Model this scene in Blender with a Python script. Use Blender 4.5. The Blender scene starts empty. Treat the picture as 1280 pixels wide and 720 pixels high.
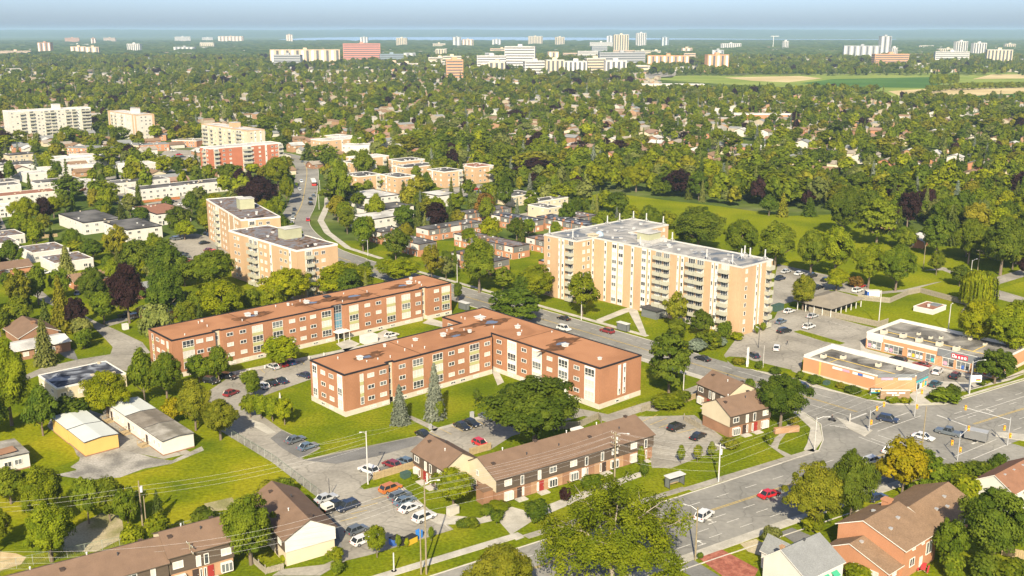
import bpy, math, random
import numpy as np
from mathutils import Vector, Matrix, geometry
random.seed(7); rng = np.random.default_rng(7)
R = math.radians
sc = bpy.context.scene
COL = sc.collection

# ------------------------------------------------------------------ camera, sky, sun, exposure
F, YH, H = 1270.0, 38.0, 88.0                    # focal length in px of a 1280 px frame, horizon row, eye height
TH = math.atan((360 - YH) / F)
cam = bpy.data.objects.new('camera', bpy.data.cameras.new('camera'))
COL.objects.link(cam); sc.camera = cam
cam.location = (0, 0, H); cam.rotation_euler = (R(90) - TH, 0, 0)
cam.data.sensor_width = 36; cam.data.lens = 36 * F / 1280
cam.data.clip_start = 1; cam.data.clip_end = 80000

SUN_EL, SUN_AZ = 35.0, 5.0                       # shadows fall away from the camera, a little to the right
world = bpy.data.worlds.new('World'); sc.world = world; world.use_nodes = True
nt = world.node_tree; nt.nodes.clear()
sky = nt.nodes.new('ShaderNodeTexSky'); sky.sky_type = 'NISHITA'; sky.sun_disc = False
sky.sun_elevation = R(SUN_EL); sky.sun_rotation = R(180 + SUN_AZ)
sky.altitude = 100; sky.air_density = 0.5; sky.dust_density = 1.7; sky.ozone_density = 1.8
bg = nt.nodes.new('ShaderNodeBackground'); bg.inputs['Strength'].default_value = 0.112
wo = nt.nodes.new('ShaderNodeOutputWorld')
nt.links.new(sky.outputs[0], bg.inputs['Color']); nt.links.new(bg.outputs[0], wo.inputs['Surface'])
sun = bpy.data.objects.new('sun', bpy.data.lights.new('sun', 'SUN')); COL.objects.link(sun)
sun.data.energy = 4.7; sun.data.angle = R(0.53); sun.data.color = (1.0, 0.88, 0.67)
sun.rotation_euler = (R(90 - SUN_EL), 0, R(-SUN_AZ)); sun.location = (0, 0, 300)
sc.view_settings.view_transform = 'Standard'; sc.view_settings.look = 'None'
sc.view_settings.exposure = 1.02; sc.view_settings.gamma = 1
sc.view_settings.use_curve_mapping = False
cy = sc.cycles
cy.max_bounces = 5; cy.diffuse_bounces = 2; cy.glossy_bounces = 2; cy.transmission_bounces = 2
cy.transparent_max_bounces = 6; cy.volume_bounces = 1
cy.use_denoising = True; cy.caustics_reflective = False; cy.caustics_refractive = False
try: cy.denoiser = 'OPENIMAGEDENOISE'
except Exception: pass

# ------------------------------------------------------------------ surveying helpers
CT, ST = math.cos(TH), math.sin(TH)
def P(x, y, z=0.0):                              # picture point -> point of the level z
    dx, dy = (x - 640) / F, (y - 360) / F
    t = (z - H) / (-ST - dy * CT)
    return (dx * t, (CT - dy * ST) * t)
def top_z(ytop, Y):
    dy = (ytop - 360) / F
    return H + (-ST - dy * CT) * Y / (CT - dy * ST)
AZ = R(47.8); GR = R(90) - AZ                    # the street grid is turned by GR
def W(u, v): return (u * math.sin(AZ) - v * math.cos(AZ), u * math.cos(AZ) + v * math.sin(AZ))
def UV(X, Y): return (X * math.sin(AZ) + Y * math.cos(AZ), -X * math.cos(AZ) + Y * math.sin(AZ))
def Puv(x, y, z=0.0): return UV(*P(x, y, z))

# ------------------------------------------------------------------ materials
MATS = {}
def nodes(m):
    m.use_nodes = True; t = m.node_tree; t.nodes.clear()
    o = t.nodes.new('ShaderNodeOutputMaterial'); b = t.nodes.new('ShaderNodeBsdfPrincipled')
    t.links.new(b.outputs[0], o.inputs['Surface']); return t, b, o
def mat(name, col, rough=0.85, var=0.12, scale=0.6, spec=0.12, metal=0.0, fine=0.0, fscale=6.0, streak=None, bump=0.0):
    """plain weathered surface: base colour with broad patches and fine grain, in object space"""
    if name in MATS: return MATS[name]
    m = bpy.data.materials.new(name); t, b, o = nodes(m)
    N, L = t.nodes.new, t.links.new
    b.inputs['Roughness'].default_value = rough; b.inputs['Metallic'].default_value = metal
    b.inputs['Specular IOR Level'].default_value = spec
    c = (*col, 1)
    if var > 0:
        tc = N('ShaderNodeTexCoord'); mp = N('ShaderNodeMapping'); L(tc.outputs['Object'], mp.inputs[0])
        if streak: mp.inputs['Scale'].default_value = streak
        n1 = N('ShaderNodeTexNoise'); n1.inputs['Scale'].default_value = scale; n1.inputs['Detail'].default_value = 5
        L(mp.outputs[0], n1.inputs['Vector'])
        n2 = N('ShaderNodeTexNoise'); n2.inputs['Scale'].default_value = fscale; n2.inputs['Detail'].default_value = 3
        L(mp.outputs[0], n2.inputs['Vector'])
        a = N('ShaderNodeMapRange'); a.inputs[1].default_value = 0.3; a.inputs[2].default_value = 0.7
        a.inputs[3].default_value = 1 - var; a.inputs[4].default_value = 1 + var; L(n1.outputs[0], a.inputs[0])
        f = N('ShaderNodeMapRange'); f.inputs[1].default_value = 0.3; f.inputs[2].default_value = 0.7
        fv = fine or var * 0.6
        f.inputs[3].default_value = 1 - fv; f.inputs[4].default_value = 1 + fv; L(n2.outputs[0], f.inputs[0])
        mu = N('ShaderNodeMath'); mu.operation = 'MULTIPLY'; L(a.outputs[0], mu.inputs[0]); L(f.outputs[0], mu.inputs[1])
        vm = N('ShaderNodeVectorMath'); vm.operation = 'SCALE'; vm.inputs[0].default_value = col; L(mu.outputs[0], vm.inputs['Scale'])
        L(vm.outputs[0], b.inputs['Base Color'])
        if bump:
            bp = N('ShaderNodeBump'); bp.inputs['Strength'].default_value = bump; bp.inputs['Distance'].default_value = 0.1
            L(n2.outputs[0], bp.inputs['Height']); L(bp.outputs[0], b.inputs['Normal'])
    else: b.inputs['Base Color'].default_value = c
    MATS[name] = m; return m
def mixmat(name, cols, scale=0.05, stops=(0.42, 0.58), fine=0.12, rough=0.95, fscale=3.0, detail=6, bump=0.0, distort=0.0, spec=0.0, cracks=0.0, spots=0.0):
    """two or three earth/grass/roof colours in noise-shaped patches"""
    if name in MATS: return MATS[name]
    m = bpy.data.materials.new(name); t, b, o = nodes(m); N, L = t.nodes.new, t.links.new
    b.inputs['Roughness'].default_value = rough; b.inputs['Specular IOR Level'].default_value = spec
    tc = N('ShaderNodeTexCoord')
    n1 = N('ShaderNodeTexNoise'); n1.inputs['Scale'].default_value = scale; n1.inputs['Detail'].default_value = detail
    n1.inputs['Distortion'].default_value = distort
    L(tc.outputs['Object'], n1.inputs['Vector'])
    cr = N('ShaderNodeValToRGB'); L(n1.outputs[0], cr.inputs[0]); e = cr.color_ramp.elements
    e[0].position = stops[0]; e[0].color = (*cols[0], 1); e[1].position = stops[-1]; e[1].color = (*cols[-1], 1)
    for k in range(1, len(cols) - 1):
        x = e.new(stops[k]); x.color = (*cols[k], 1)
    n2 = N('ShaderNodeTexNoise'); n2.inputs['Scale'].default_value = fscale; n2.inputs['Detail'].default_value = 4
    L(tc.outputs['Object'], n2.inputs['Vector'])
    f = N('ShaderNodeMapRange'); f.inputs[1].default_value = 0.3; f.inputs[2].default_value = 0.7
    f.inputs[3].default_value = 1 - fine; f.inputs[4].default_value = 1 + fine; L(n2.outputs[0], f.inputs[0])
    vm = N('ShaderNodeVectorMath'); vm.operation = 'SCALE'; L(cr.outputs[0], vm.inputs[0]); L(f.outputs[0], vm.inputs['Scale'])
    out = vm.outputs[0]
    def dim(fac_out, lo):                     # darken where fac_out is 0
        nonlocal out
        mr_ = N('ShaderNodeMapRange'); mr_.inputs[3].default_value = lo; mr_.inputs[4].default_value = 1.0; L(fac_out, mr_.inputs[0])
        v2 = N('ShaderNodeVectorMath'); v2.operation = 'SCALE'; L(out, v2.inputs[0]); L(mr_.outputs[0], v2.inputs['Scale']); out = v2.outputs[0]; return mr_
    if cracks:
        nd = N('ShaderNodeTexNoise'); nd.inputs['Scale'].default_value = .25; L(tc.outputs['Object'], nd.inputs['Vector'])
        ad = N('ShaderNodeVectorMath'); ad.operation = 'MULTIPLY_ADD'; ad.inputs[1].default_value = (3, 3, 3); L(nd.outputs['Color'], ad.inputs[0]); L(tc.outputs['Object'], ad.inputs[2])
        vo = N('ShaderNodeTexVoronoi'); vo.feature = 'DISTANCE_TO_EDGE'; vo.inputs['Scale'].default_value = .11; L(ad.outputs[0], vo.inputs['Vector'])
        q = dim(vo.outputs['Distance'], 1 - cracks); q.inputs[1].default_value = .004; q.inputs[2].default_value = .016
    if spots:
        ns = N('ShaderNodeTexNoise'); ns.inputs['Scale'].default_value = .45; ns.inputs['Detail'].default_value = 3; ns.inputs['Distortion'].default_value = .6; L(tc.outputs['Object'], ns.inputs['Vector'])
        q = dim(ns.outputs[0], 1 - spots); q.inputs[1].default_value = .74; q.inputs[2].default_value = .66
    L(out, b.inputs['Base Color'])
    if bump:
        bp = N('ShaderNodeBump'); bp.inputs['Strength'].default_value = bump; bp.inputs['Distance'].default_value = 0.3
        L(n2.outputs[0], bp.inputs['Height']); L(bp.outputs[0], b.inputs['Normal'])
    MATS[name] = m; return m
def shiny(name, col, rough=0.25, metal=0.0, coat=0.0, spec=0.5):
    if name in MATS: return MATS[name]
    m = bpy.data.materials.new(name); t, b, o = nodes(m)
    b.inputs['Base Color'].default_value = (*col, 1); b.inputs['Roughness'].default_value = rough
    b.inputs['Metallic'].default_value = metal; b.inputs['Coat Weight'].default_value = coat
    b.inputs['Specular IOR Level'].default_value = spec
    MATS[name] = m; return m

asph = mixmat('asphalt_worn', [(0.205, 0.19, 0.160), (0.275, 0.255, 0.215), (0.325, 0.302, 0.255)], 0.09, (0.33, 0.5, 0.68), 0.13, fscale=1.2, cracks=.24, spots=.35)
asph_road = mixmat('asphalt_road', [(0.165, 0.16, 0.142), (0.215, 0.207, 0.184), (0.265, 0.254, 0.222)], 0.06, (0.33, 0.5, 0.68), 0.11, fscale=0.9, cracks=.2, spots=.25)
asph_dark = mixmat('asphalt_patch', [(0.13, 0.127, 0.12), (0.18, 0.176, 0.166)], 0.15, (0.4, 0.6), 0.12)
conc = mixmat('concrete_pavement', [(0.34, 0.32, 0.27), (0.43, 0.405, 0.345)], 0.3, (0.4, 0.6), 0.10)
kerbm = mat('kerb_concrete', (0.46, 0.435, 0.37), var=0.10)
gravel = mixmat('gravel_yard', [(0.18, 0.17, 0.15), (0.27, 0.255, 0.22), (0.34, 0.32, 0.28)], 0.22, (0.38, 0.5, 0.62), 0.22, fscale=2.5)
dirtm = mixmat('bare_earth', [(0.20, 0.19, 0.08), (0.34, 0.29, 0.18), (0.42, 0.36, 0.24)], 0.10, (0.36, 0.48, 0.62), 0.18)
lawnm = mixmat('mown_grass', [(0.074, 0.108, 0.006), (0.122, 0.150, 0.006), (0.185, 0.188, 0.011), (0.25, 0.21, 0.08)], 0.08, (0.28, 0.5, 0.70, 0.80), 0.30, fscale=1.6, bump=0.5)
parkm = mixmat('park_grass', [(0.098, 0.130, 0.006), (0.150, 0.175, 0.006), (0.195, 0.20, 0.010)], 0.035, (0.32, 0.5, 0.70), 0.22, fscale=1.2, bump=0.5)
roughm = mixmat('rough_grass', [(0.085, 0.118, 0.006), (0.165, 0.180, 0.006), (0.215, 0.205, 0.010)], 0.07, (0.32, 0.5, 0.62), 0.24, fscale=1.3, bump=0.6)
suburbm = mixmat('suburb_ground', [(0.055, 0.085, 0.018), (0.095, 0.125, 0.026), (0.15, 0.145, 0.085)], 0.02, (0.38, 0.55, 0.75), 0.25, fscale=0.12)
paint_w = mat('road_paint_white', (0.47, 0.455, 0.41), var=0.22, scale=1.2, fine=0.25)
paint_y = mat('road_paint_yellow', (0.45, 0.325, 0.095), var=0.22, scale=1.2, fine=0.25)
white_trim = mat('white_trim', (0.62, 0.60, 0.545), 0.6, 0.05)
black_trim = mat('black_trim', (0.022, 0.02, 0.022), 0.6, 0.10)
glass_d = shiny('window_glass', (0.045, 0.05, 0.055), 0.12, spec=0.6)
glass_m = shiny('window_glass_grey', (0.13, 0.14, 0.14), 0.18, spec=0.6)
glass_w = mat('window_with_blind', (0.48, 0.46, 0.40), 0.45, 0.06)
glass_b = shiny('window_glass_blue', (0.10, 0.22, 0.28), 0.15, spec=0.6)
metal_g = mat('galvanised_steel', (0.45, 0.45, 0.44), 0.45, 0.08, metal=0.3)
metal_w = mat('white_metal', (0.52, 0.515, 0.49), 0.5, 0.05)
metal_d = mat('dark_metal', (0.05, 0.05, 0.055), 0.5, 0.08)
woodp = mat('pole_wood', (0.23, 0.19, 0.12), 0.9, 0.18, scale=2)
woodf = mat('fence_wood', (0.33, 0.25, 0.14), 0.9, 0.18, scale=1.5)
wood_grey = mat('fence_wood_grey', (0.26, 0.23, 0.17), 0.9, 0.2, scale=1.5)
sigy = shiny('signal_yellow', (0.75, 0.36, 0.02), 0.5)
PANES = [glass_d, glass_d, glass_m, glass_w, glass_w]

# ------------------------------------------------------------------ mesh helpers
class MB:
    def __init__(s): s.v, s.f, s.m = [], [], []
    def quad(s, a, b, c, d, m=0):
        n = len(s.v); s.v += [a, b, c, d]; s.f.append((n, n + 1, n + 2, n + 3)); s.m.append(m); return s
    def poly(s, pts, m=0):
        n = len(s.v); s.v += list(pts); s.f.append(tuple(range(n, n + len(pts)))); s.m.append(m); return s
    def box(s, x0, x1, y0, y1, z0, z1, m=0, bottom=True):
        n = len(s.v)
        s.v += [(x0, y0, z0), (x1, y0, z0), (x1, y1, z0), (x0, y1, z0), (x0, y0, z1), (x1, y0, z1), (x1, y1, z1), (x0, y1, z1)]
        fs = [(0, 1, 5, 4), (1, 2, 6, 5), (2, 3, 7, 6), (3, 0, 4, 7), (4, 5, 6, 7)] + ([(3, 2, 1, 0)] if bottom else [])
        for q in fs: s.f.append(tuple(n + i for i in q)); s.m.append(m)
        return s
    def prism(s, pts, z0, z1, m=0, top=True, bottom=False, mtop=None):
        """closed outline (counter-clockwise) pulled up from z0 to z1"""
        n = len(s.v); k = len(pts)
        s.v += [(p[0], p[1], z0) for p in pts] + [(p[0], p[1], z1) for p in pts]
        for i in range(k):
            j = (i + 1) % k; s.f.append((n + i, n + j, n + k + j, n + k + i)); s.m.append(m)
        if top:
            for t3 in geometry.tessellate_polygon([[Vector((p[0], p[1], 0)) for p in pts]]):
                a, b, c = t3
                if (pts[b][0] - pts[a][0]) * (pts[c][1] - pts[a][1]) - (pts[b][1] - pts[a][1]) * (pts[c][0] - pts[a][0]) < 0: b, c = c, b
                s.f.append((n + k + a, n + k + b, n + k + c)); s.m.append(m if mtop is None else mtop)
        return s
    def tube(s, a, b, r0, r1=None, n=6, m=0, caps=True):
        a, b = Vector(a), Vector(b); r1 = r0 if r1 is None else r1
        d = (b - a).normalized(); q = Vector((0, 0, 1)) if abs(d.z) < .9 else Vector((1, 0, 0))
        e = d.cross(q).normalized(); g = d.cross(e); k = len(s.v)
        for c, r in ((a, r0), (b, r1)):
            for i in range(n):
                t = 2 * math.pi * i / n; s.v.append(tuple(c + e * (r * math.cos(t)) + g * (r * math.sin(t))))
        for i in range(n):
            j = (i + 1) % n; s.f.append((k + i, k + n + i, k + n + j, k + j)); s.m.append(m)
        if caps:
            s.f.append(tuple(k + i for i in range(n))); s.m.append(m)
            s.f.append(tuple(k + n + i for i in reversed(range(n)))); s.m.append(m)
        return s
    def mesh(s, name, mats, smooth=False):
        me = bpy.data.meshes.new(name); me.from_pydata([tuple(p) for p in s.v], [], s.f)
        mats = mats if isinstance(mats, (list, tuple)) else [mats]
        for x in mats: me.materials.append(x)
        if len(mats) > 1: me.polygons.foreach_set('material_index', s.m)
        if smooth: me.polygons.foreach_set('use_smooth', [True] * len(me.polygons))
        me.update(); return me
    def build(s, name, mats, parent=None, loc=None, smooth=False):
        return link(name, s.mesh(name, mats, smooth), parent, loc)
def link(name, data, parent=None, loc=None, rz=0.0):
    o = bpy.data.objects.new(name, data); COL.objects.link(o)
    if parent: o.parent = parent
    if loc is not None: o.location = loc
    if rz: o.rotation_euler.z = rz
    return o
def tag(o, label, cat, group=None):
    o['label'] = label; o['category'] = cat
    if group: o['group'] = group
    return o
def thing(name, label, cat, loc=(0, 0, 0), rz=0.0, group=None):
    if len(label.split()) > 16: label = ' '.join(w for w in label.split() if w not in ('a', 'the'))
    return tag(link(name, None, None, loc, rz), label, cat, group)
def struct(o, kind='structure'):
    o['kind'] = kind; return o
def copy_tree(o, parent=None):
    c = o.copy(); COL.objects.link(c); c.parent = parent
    for ch in o.children: copy_tree(ch, c)
    return c
def ccw(pts):
    a = sum(pts[i][0] * pts[(i + 1) % len(pts)][1] - pts[(i + 1) % len(pts)][0] * pts[i][1] for i in range(len(pts)))
    return list(pts) if a > 0 else list(reversed(pts))
BLOCK = []                                        # outlines in which no tree or house may be strewn
def patch(name, pts, m, z, uv=False, raised=False, block=True, world=False):
    """a flat piece of ground, given by picture points (or grid or world coordinates)"""
    q = [tuple(p) for p in pts] if world else ([W(*p) for p in pts] if uv else [P(*p) for p in pts]); q = ccw(q)
    b = MB()
    if raised: b.prism(q, 0.0, z)
    else:
        for t3 in geometry.tessellate_polygon([[Vector((p[0], p[1], 0)) for p in q]]):
            a, c, d = (q[i] for i in t3)
            if (c[0] - a[0]) * (d[1] - a[1]) - (c[1] - a[1]) * (d[0] - a[0]) < 0: c, d = d, c
            b.poly([(a[0], a[1], z), (c[0], c[1], z), (d[0], d[1], z)])
    if block: BLOCK.append(np.array(q))
    return struct(b.build(name, m))
def strip_poly(pts, w0, w1):
    """band between offsets w0 and w1 to the left of a polyline"""
    out = []
    for off in (w0, w1):
        row = []
        for i, p in enumerate(pts):
            a, b = pts[max(i - 1, 0)], pts[min(i + 1, len(pts) - 1)]
            d = math.hypot(b[0] - a[0], b[1] - a[1]); nx, ny = -(b[1] - a[1]) / d, (b[0] - a[0]) / d
            row.append((p[0] + nx * off, p[1] + ny * off))
        out.append(row)
    return out[0] + out[1][::-1]
def inside(poly, x, y):
    px, py = poly[:, 0], poly[:, 1]; qx, qy = np.roll(px, -1), np.roll(py, -1)
    c = ((py > y) != (qy > y)) & (x < (qx - px) * (y - py) / (qy - py + 1e-12) + px)
    return bool(c.sum() % 2)
BBOX = []
def blocked(x, y):
    if len(BBOX) != len(BLOCK):
        BBOX.clear(); BBOX.extend((b[:, 0].min(), b[:, 0].max(), b[:, 1].min(), b[:, 1].max()) for b in BLOCK)
    for bb, b in zip(BBOX, BLOCK):
        if bb[0] <= x <= bb[1] and bb[2] <= y <= bb[3] and inside(b, x, y): return True
    return False
def kerb(pts, name='kerb', w=0.22, h=0.13):
    b = MB(); q = ccw([W(*p) for p in strip_poly(pts, 0, w)]); b.prism(q, 0.0, h); return struct(b.build(name, kerbm))

# ------------------------------------------------------------------ ground, roads, lawns
def ground_sheet():
    xs = [-32000, -16000, -8000, -4000, -2000, -1000, -600, -300, 0, 300, 600, 1000, 2000, 4000, 8000, 16000, 32000]
    ys = [-4000, -1000, 0, 150, 300, 450, 600, 800, 1000, 1500, 2000, 3000, 4000, 6000, 8000, 12000, 18000, 22000]
    b = MB()
    for i in range(len(xs) - 1):
        for j in range(len(ys) - 1):
            b.quad((xs[i], ys[j], 0), (xs[i + 1], ys[j], 0), (xs[i + 1], ys[j + 1], 0), (xs[i], ys[j + 1], 0))
    return struct(b.build('ground', suburbm))
ground_sheet()
# mown ground of the near neighbourhood, in pieces so that it stays numerically clean
for i, (a, b_) in enumerate([((-260, 90), (0, 260)), ((0, 90), (260, 260)), ((-300, 260), (0, 430)), ((0, 260), (300, 430))]):
    patch('lawn', [a, (b_[0], a[1]), b_, (a[0], b_[1])], lawnm, 0.02, world=True, block=False)

# avenue: runs along u, turned a little; its yellow line is the reference
def MV(u): return 112.1 - 0.18 * (u - 106.4)
def mline(u0, u1, off, n=2): return [(u0 + (u1 - u0) * i / (n - 1), MV(u0 + (u1 - u0) * i / (n - 1)) + off) for i in range(n)]
def mband(u0, u1, o0, o1): return mline(u0, u1, o0) + mline(u0, u1, o1)[::-1]
patch('road', [(-30, MV(-30) - 10.2), (205, MV(205) - 11.0), (420, MV(420) - 11), (420, MV(420) + 12.5), (233, 101.6), (187, 106.4), (157, 110.9), (93, 121.4), (-30, MV(-30) + 7.2)], asph_road, 0.05, uv=True)
# cross street
XR = [(221, 60), (221, 105), (221, 330), (224, 357), (235, 391), (248, 419), (274, 453), (314, 516), (350, 573), (376, 622), (384, 668), (372, 720), (340, 800)]
def lerp_poly(pts, n=6):
    out = []
    for a, b in zip(pts[:-1], pts[1:]):
        for i in range(n): out.append((a[0] + (b[0] - a[0]) * i / n, a[1] + (b[1] - a[1]) * i / n))
    return out + [pts[-1]]
def smooth_poly(pts, it=3):
    p = lerp_poly(pts, 4)
    for _ in range(it): p = [p[0]] + [((p[i - 1][0] + 2 * p[i][0] + p[i + 1][0]) / 4, (p[i - 1][1] + 2 * p[i][1] + p[i + 1][1]) / 4) for i in range(1, len(p) - 1)] + [p[-1]]
    return p
XS = smooth_poly(XR)
patch('road', strip_poly([(221, -60), (221, 75), (221, 108)], 0, 14.5), asph_road, 0.065, uv=True)
patch('road', strip_poly(XS[2:], 0, 14.2), asph_road, 0.06, uv=True)
patch('road', [(206.8, 140), (203.5, 121), (200, 114.5), (192, 109), (186, 106.5), (200, 92), (222, 100)], asph_road, 0.07, uv=True)
patch('road', [(221, 132), (223.4, 113.6), (225.5, 108.7), (228.8, 105), (233.6, 101.5), (219, 92)], asph_road, 0.075, uv=True)
patch('road', [(201, 100), (200.5, 86), (197, 82.5), (192, 81), (210, 78), (218, 90)], asph_road, 0.08, uv=True)
# lane paint (thin sheets on the asphalt)
def paint(pts, m=paint_w, z=0.10, name='lane_line'): return patch(name, pts, m, z, uv=True, block=False)
def mk_line(a, b, w, m=paint_w, z=0.10):
    d = math.hypot(b[0] - a[0], b[1] - a[1]); nx, ny = -(b[1] - a[1]) / d * w / 2, (b[0] - a[0]) / d * w / 2
    return paint([(a[0] + nx, a[1] + ny), (b[0] + nx, b[1] + ny), (b[0] - nx, b[1] - ny), (a[0] - nx, a[1] - ny)], m, z)
for o in (0.15, -0.25): mk_line((40, MV(40) + o), (199, MV(199) + o), 0.16, paint_y)
for o in (0.15, -0.25): mk_line((226, MV(226) + o + .4), (330, MV(330) + o - 1), 0.16, paint_y)
for off in (3.7, -2.6, -5.3, -8.0):
    u = 62.0 + (off % 3)
    while u < 186:
        if not (off == -2.6 and u < 128): mk_line((u, MV(u) + off), (u + 3.0, MV(u + 3.0) + off), 0.17)
        u += 7.4
for off in (3.6, 6.9):
    u = 229.0
    while u < 300: mk_line((u, MV(u) + off), (u + 3, MV(u + 3) + off), 0.17); u += 8
mk_line((226, MV(226) + 4.8), (272, MV(272) + 5.2), 0.18)
for off in (-3.4, -6.8):
    u = 229.0
    while u < 300: mk_line((u, MV(u) + off), (u + 3, MV(u + 3) + off), 0.17); u += 8
mk_line((225.3, 99.3), (223.4, 90.3), 0.5)                       # stop line, east arm
mk_line((201, 96.6), (199.6, 88.2), 0.5); mk_line((199.4, 104.8), (198.6, 97.5), 0.2)
mk_line((207.5, 111.5), (214, 111.0), 0.5); mk_line((214.2, 86.0), (220.6, 85.4), 0.5)
for k in (0, 3.0):                                               # pedestrian crossings
    mk_line((205.6 - k * .1, 103.6 + k), (222.0, 101.6 + k), 0.2)
    mk_line((203.6 - k, 102.4), (202.0 - k, 86.0), 0.2)
    mk_line((204.5, 85.5 - k), (221, 83.5 - k), 0.2)
for o in (-0.2, 0.2): mk_line((213.2 + o, 113), (213.2 + o, 330), 0.15, paint_y)
mk_line((217, 122), (217, 150), 0.17)
for k in range(26): mk_line((217.3, 152 + k * 7), (217.3, 155 + k * 7), 0.16)
for k in range(26): mk_line((209.6, 152 + k * 7), (209.6, 155 + k * 7), 0.16)
mk_line((209.3, 113), (209.3, 140), 0.17)
xc = [((a[0] + 0) , a[1]) for a in XS]
cl = strip_poly(XS[9:], 7.0, 7.3); paint(cl, paint_y)
for k in range(6): mk_line((200.5 + k * .4, 106.6 - k * 1.1 + 6), (203.6 + k * .25, 103.8 - k * 1.0 + 7), 0.25)   # painted gore beside the island
def arrow(u, v, m=paint_w):
    d = (0.984, -0.177); n = (0.177, 0.984)
    def q(a, b): return (u + d[0] * a + n[0] * b, v + d[1] * a + n[1] * b)
    paint([q(0, -.12), q(2.0, -.12), q(2.0, .12), q(0, .12)], m, name='lane_arrow')
    paint([q(1.2, .1), q(1.5, .1), q(1.5, 1.0), q(2.0, 1.0), q(1.35, 1.7), q(.7, 1.0), q(1.2, 1.0)], m, 0.11, name='lane_arrow')
arrow(141, MV(141) - 4.0); arrow(133, MV(133) - 9.2); arrow(236, MV(236) + 3.0)

# kerbs along the avenue and the street
kerb([(-30, MV(-30) + 7.2), (93, 121.4), (157, 110.9), (186, 106.5), (192, 109), (200, 114.5), (203.5, 121), (206.8, 140), (206.8, 330)])
kerb([(420, MV(420) + 12.5), (233.5, 101.5), (228.8, 105), (225.5, 108.7), (223.4, 113.6), (221, 132), (221, 150)][::-1], w=-0.22)
kerb([(221, 166), (221, 330)] + XS[9:], w=-0.22)
kerb([(-30, MV(-30) - 10.2), (192, 81.2), (197, 82.5), (200.3, 80), (203, 50)], w=-0.22)
isl = [(206.3, 114.6), (206.2, 110.4), (205.2, 104.6), (200.6, 104.0), (202.2, 108.8)]
patch('traffic_island', isl, conc, 0.17, uv=True, raised=True)
patch('traffic_island', [(222.5, 84.5), (224.5, 79), (229, 79.5), (225, 85.5)], conc, 0.17, uv=True, raised=True)
# pavements
def walk(pts, m=conc, z=0.12, uv=True, name='pavement'): return patch(name, pts, m, z, uv=uv, raised=True)
walk(mband(40, 113, 10.4, 12.2)); walk(mband(150, 186, 8.4, 10.3), asph)
walk(mband(113, 150, 9.2, 10.8), asph)
walk(mband(40, 192, -12.4, -10.3))
walk([(222.9, 187), (224.6, 187), (224.6, 318), (222.9, 318)])
walk([(222.9, 112), (224.8, 108.6), (229, 105.2), (234, 101.8), (300, MV(300) + 13), (300, MV(300) + 15.4), (236, 104.2), (229.5, 107.8), (226.6, 112), (223.4, 124), (222.8, 150), (221.3, 150), (221.3, 132)])
walk([(201.6, 140), (203.4, 140), (201.2, 122), (196, 114.8), (188, 110.6), (184, 109), (184.6, 106.9), (192, 109.3), (199.6, 114.7), (203.2, 121.2), (206.5, 140), (206.5, 200), (204.6, 200), (204.6, 141), (201.8, 141)])
walk([(225.6, 327), (227, 354), (238.5, 388.5), (252, 416), (277, 450), (317, 513), (319.5, 511.5), (279.5, 448), (254.5, 414.5), (241, 387), (229.2, 353), (227.6, 327)])

# car parks, drives and yards (outlines surveyed from the picture, on the ground)
def lot(pts, m=asph, z=0.04, name='car_park'): return patch(name, pts, m, z)
lot([(262, 488), (292, 468), (420, 441.5), (470, 431), (470, 437), (420, 449), (389, 458), (389, 474), (332, 494), (304, 503), (352, 537), (401, 560), (378, 575), (430, 563.5), (522, 545), (612, 519), (700, 506), (760, 518), (800, 505), (835, 495), (870, 482), (905, 470), (905, 476), (872, 490), (840, 508), (800, 521), (868, 519), (905, 548), (905, 560), (840, 585), (815, 585), (806, 540), (730, 520), (640, 545), (612, 563), (560, 575), (522, 587), (464, 601), (449, 610), (499, 606), (567, 662), (492, 685), (462, 694), (428, 702), (412, 665), (398, 640), (397, 622), (340, 578), (276, 539), (255, 510)])
lot([(472, 585), (520, 572), (512, 586), (466, 600)], asph_dark, 0.055, 'asphalt_patch')
lot([(382, 576), (460, 559), (520, 546), (536, 552), (470, 571), (420, 580)], asph_dark, 0.055, 'asphalt_patch')
lot([(352, 538), (398, 560), (388, 566), (374, 573), (352, 560), (338, 548)], asph_dark, 0.055, 'asphalt_patch')
lot([(416, 640), (432, 700), (428, 702), (412, 668)], asph_dark, 0.055, 'asphalt_patch')
lot([(905, 444), (925, 417), (968, 398), (974, 385), (1008, 388), (1080, 407), (1093, 410), (1086, 432), (1082, 440), (1200, 462), (1240, 472), (1168, 492), (1150, 498), (1155, 480), (1040, 432), (1003, 450), (1000, 468), (985, 462), (935, 455), (912, 457)])
lot([(968, 350), (972, 330), (1040, 345), (1085, 356), (1090, 372), (1040, 362), (1010, 372), (972, 382), (960, 395), (966, 365)])
lot([(200, 310), (222, 293), (245, 292), (285, 300), (290, 316), (272, 322), (240, 340), (222, 335), (225, 322)])
lot([(110, 240), (150, 238), (172, 256), (168, 263), (140, 252), (112, 247)]); lot([(180, 255), (240, 243), (268, 250), (230, 262), (200, 262)])
lot([(186, 205), (208, 187), (250, 188), (252, 212), (200, 216)])
lot([(648, 268), (700, 257), (712, 262), (690, 276), (660, 276)]); lot([(524, 240), (600, 230), (630, 236), (600, 246), (540, 246)])
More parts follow.
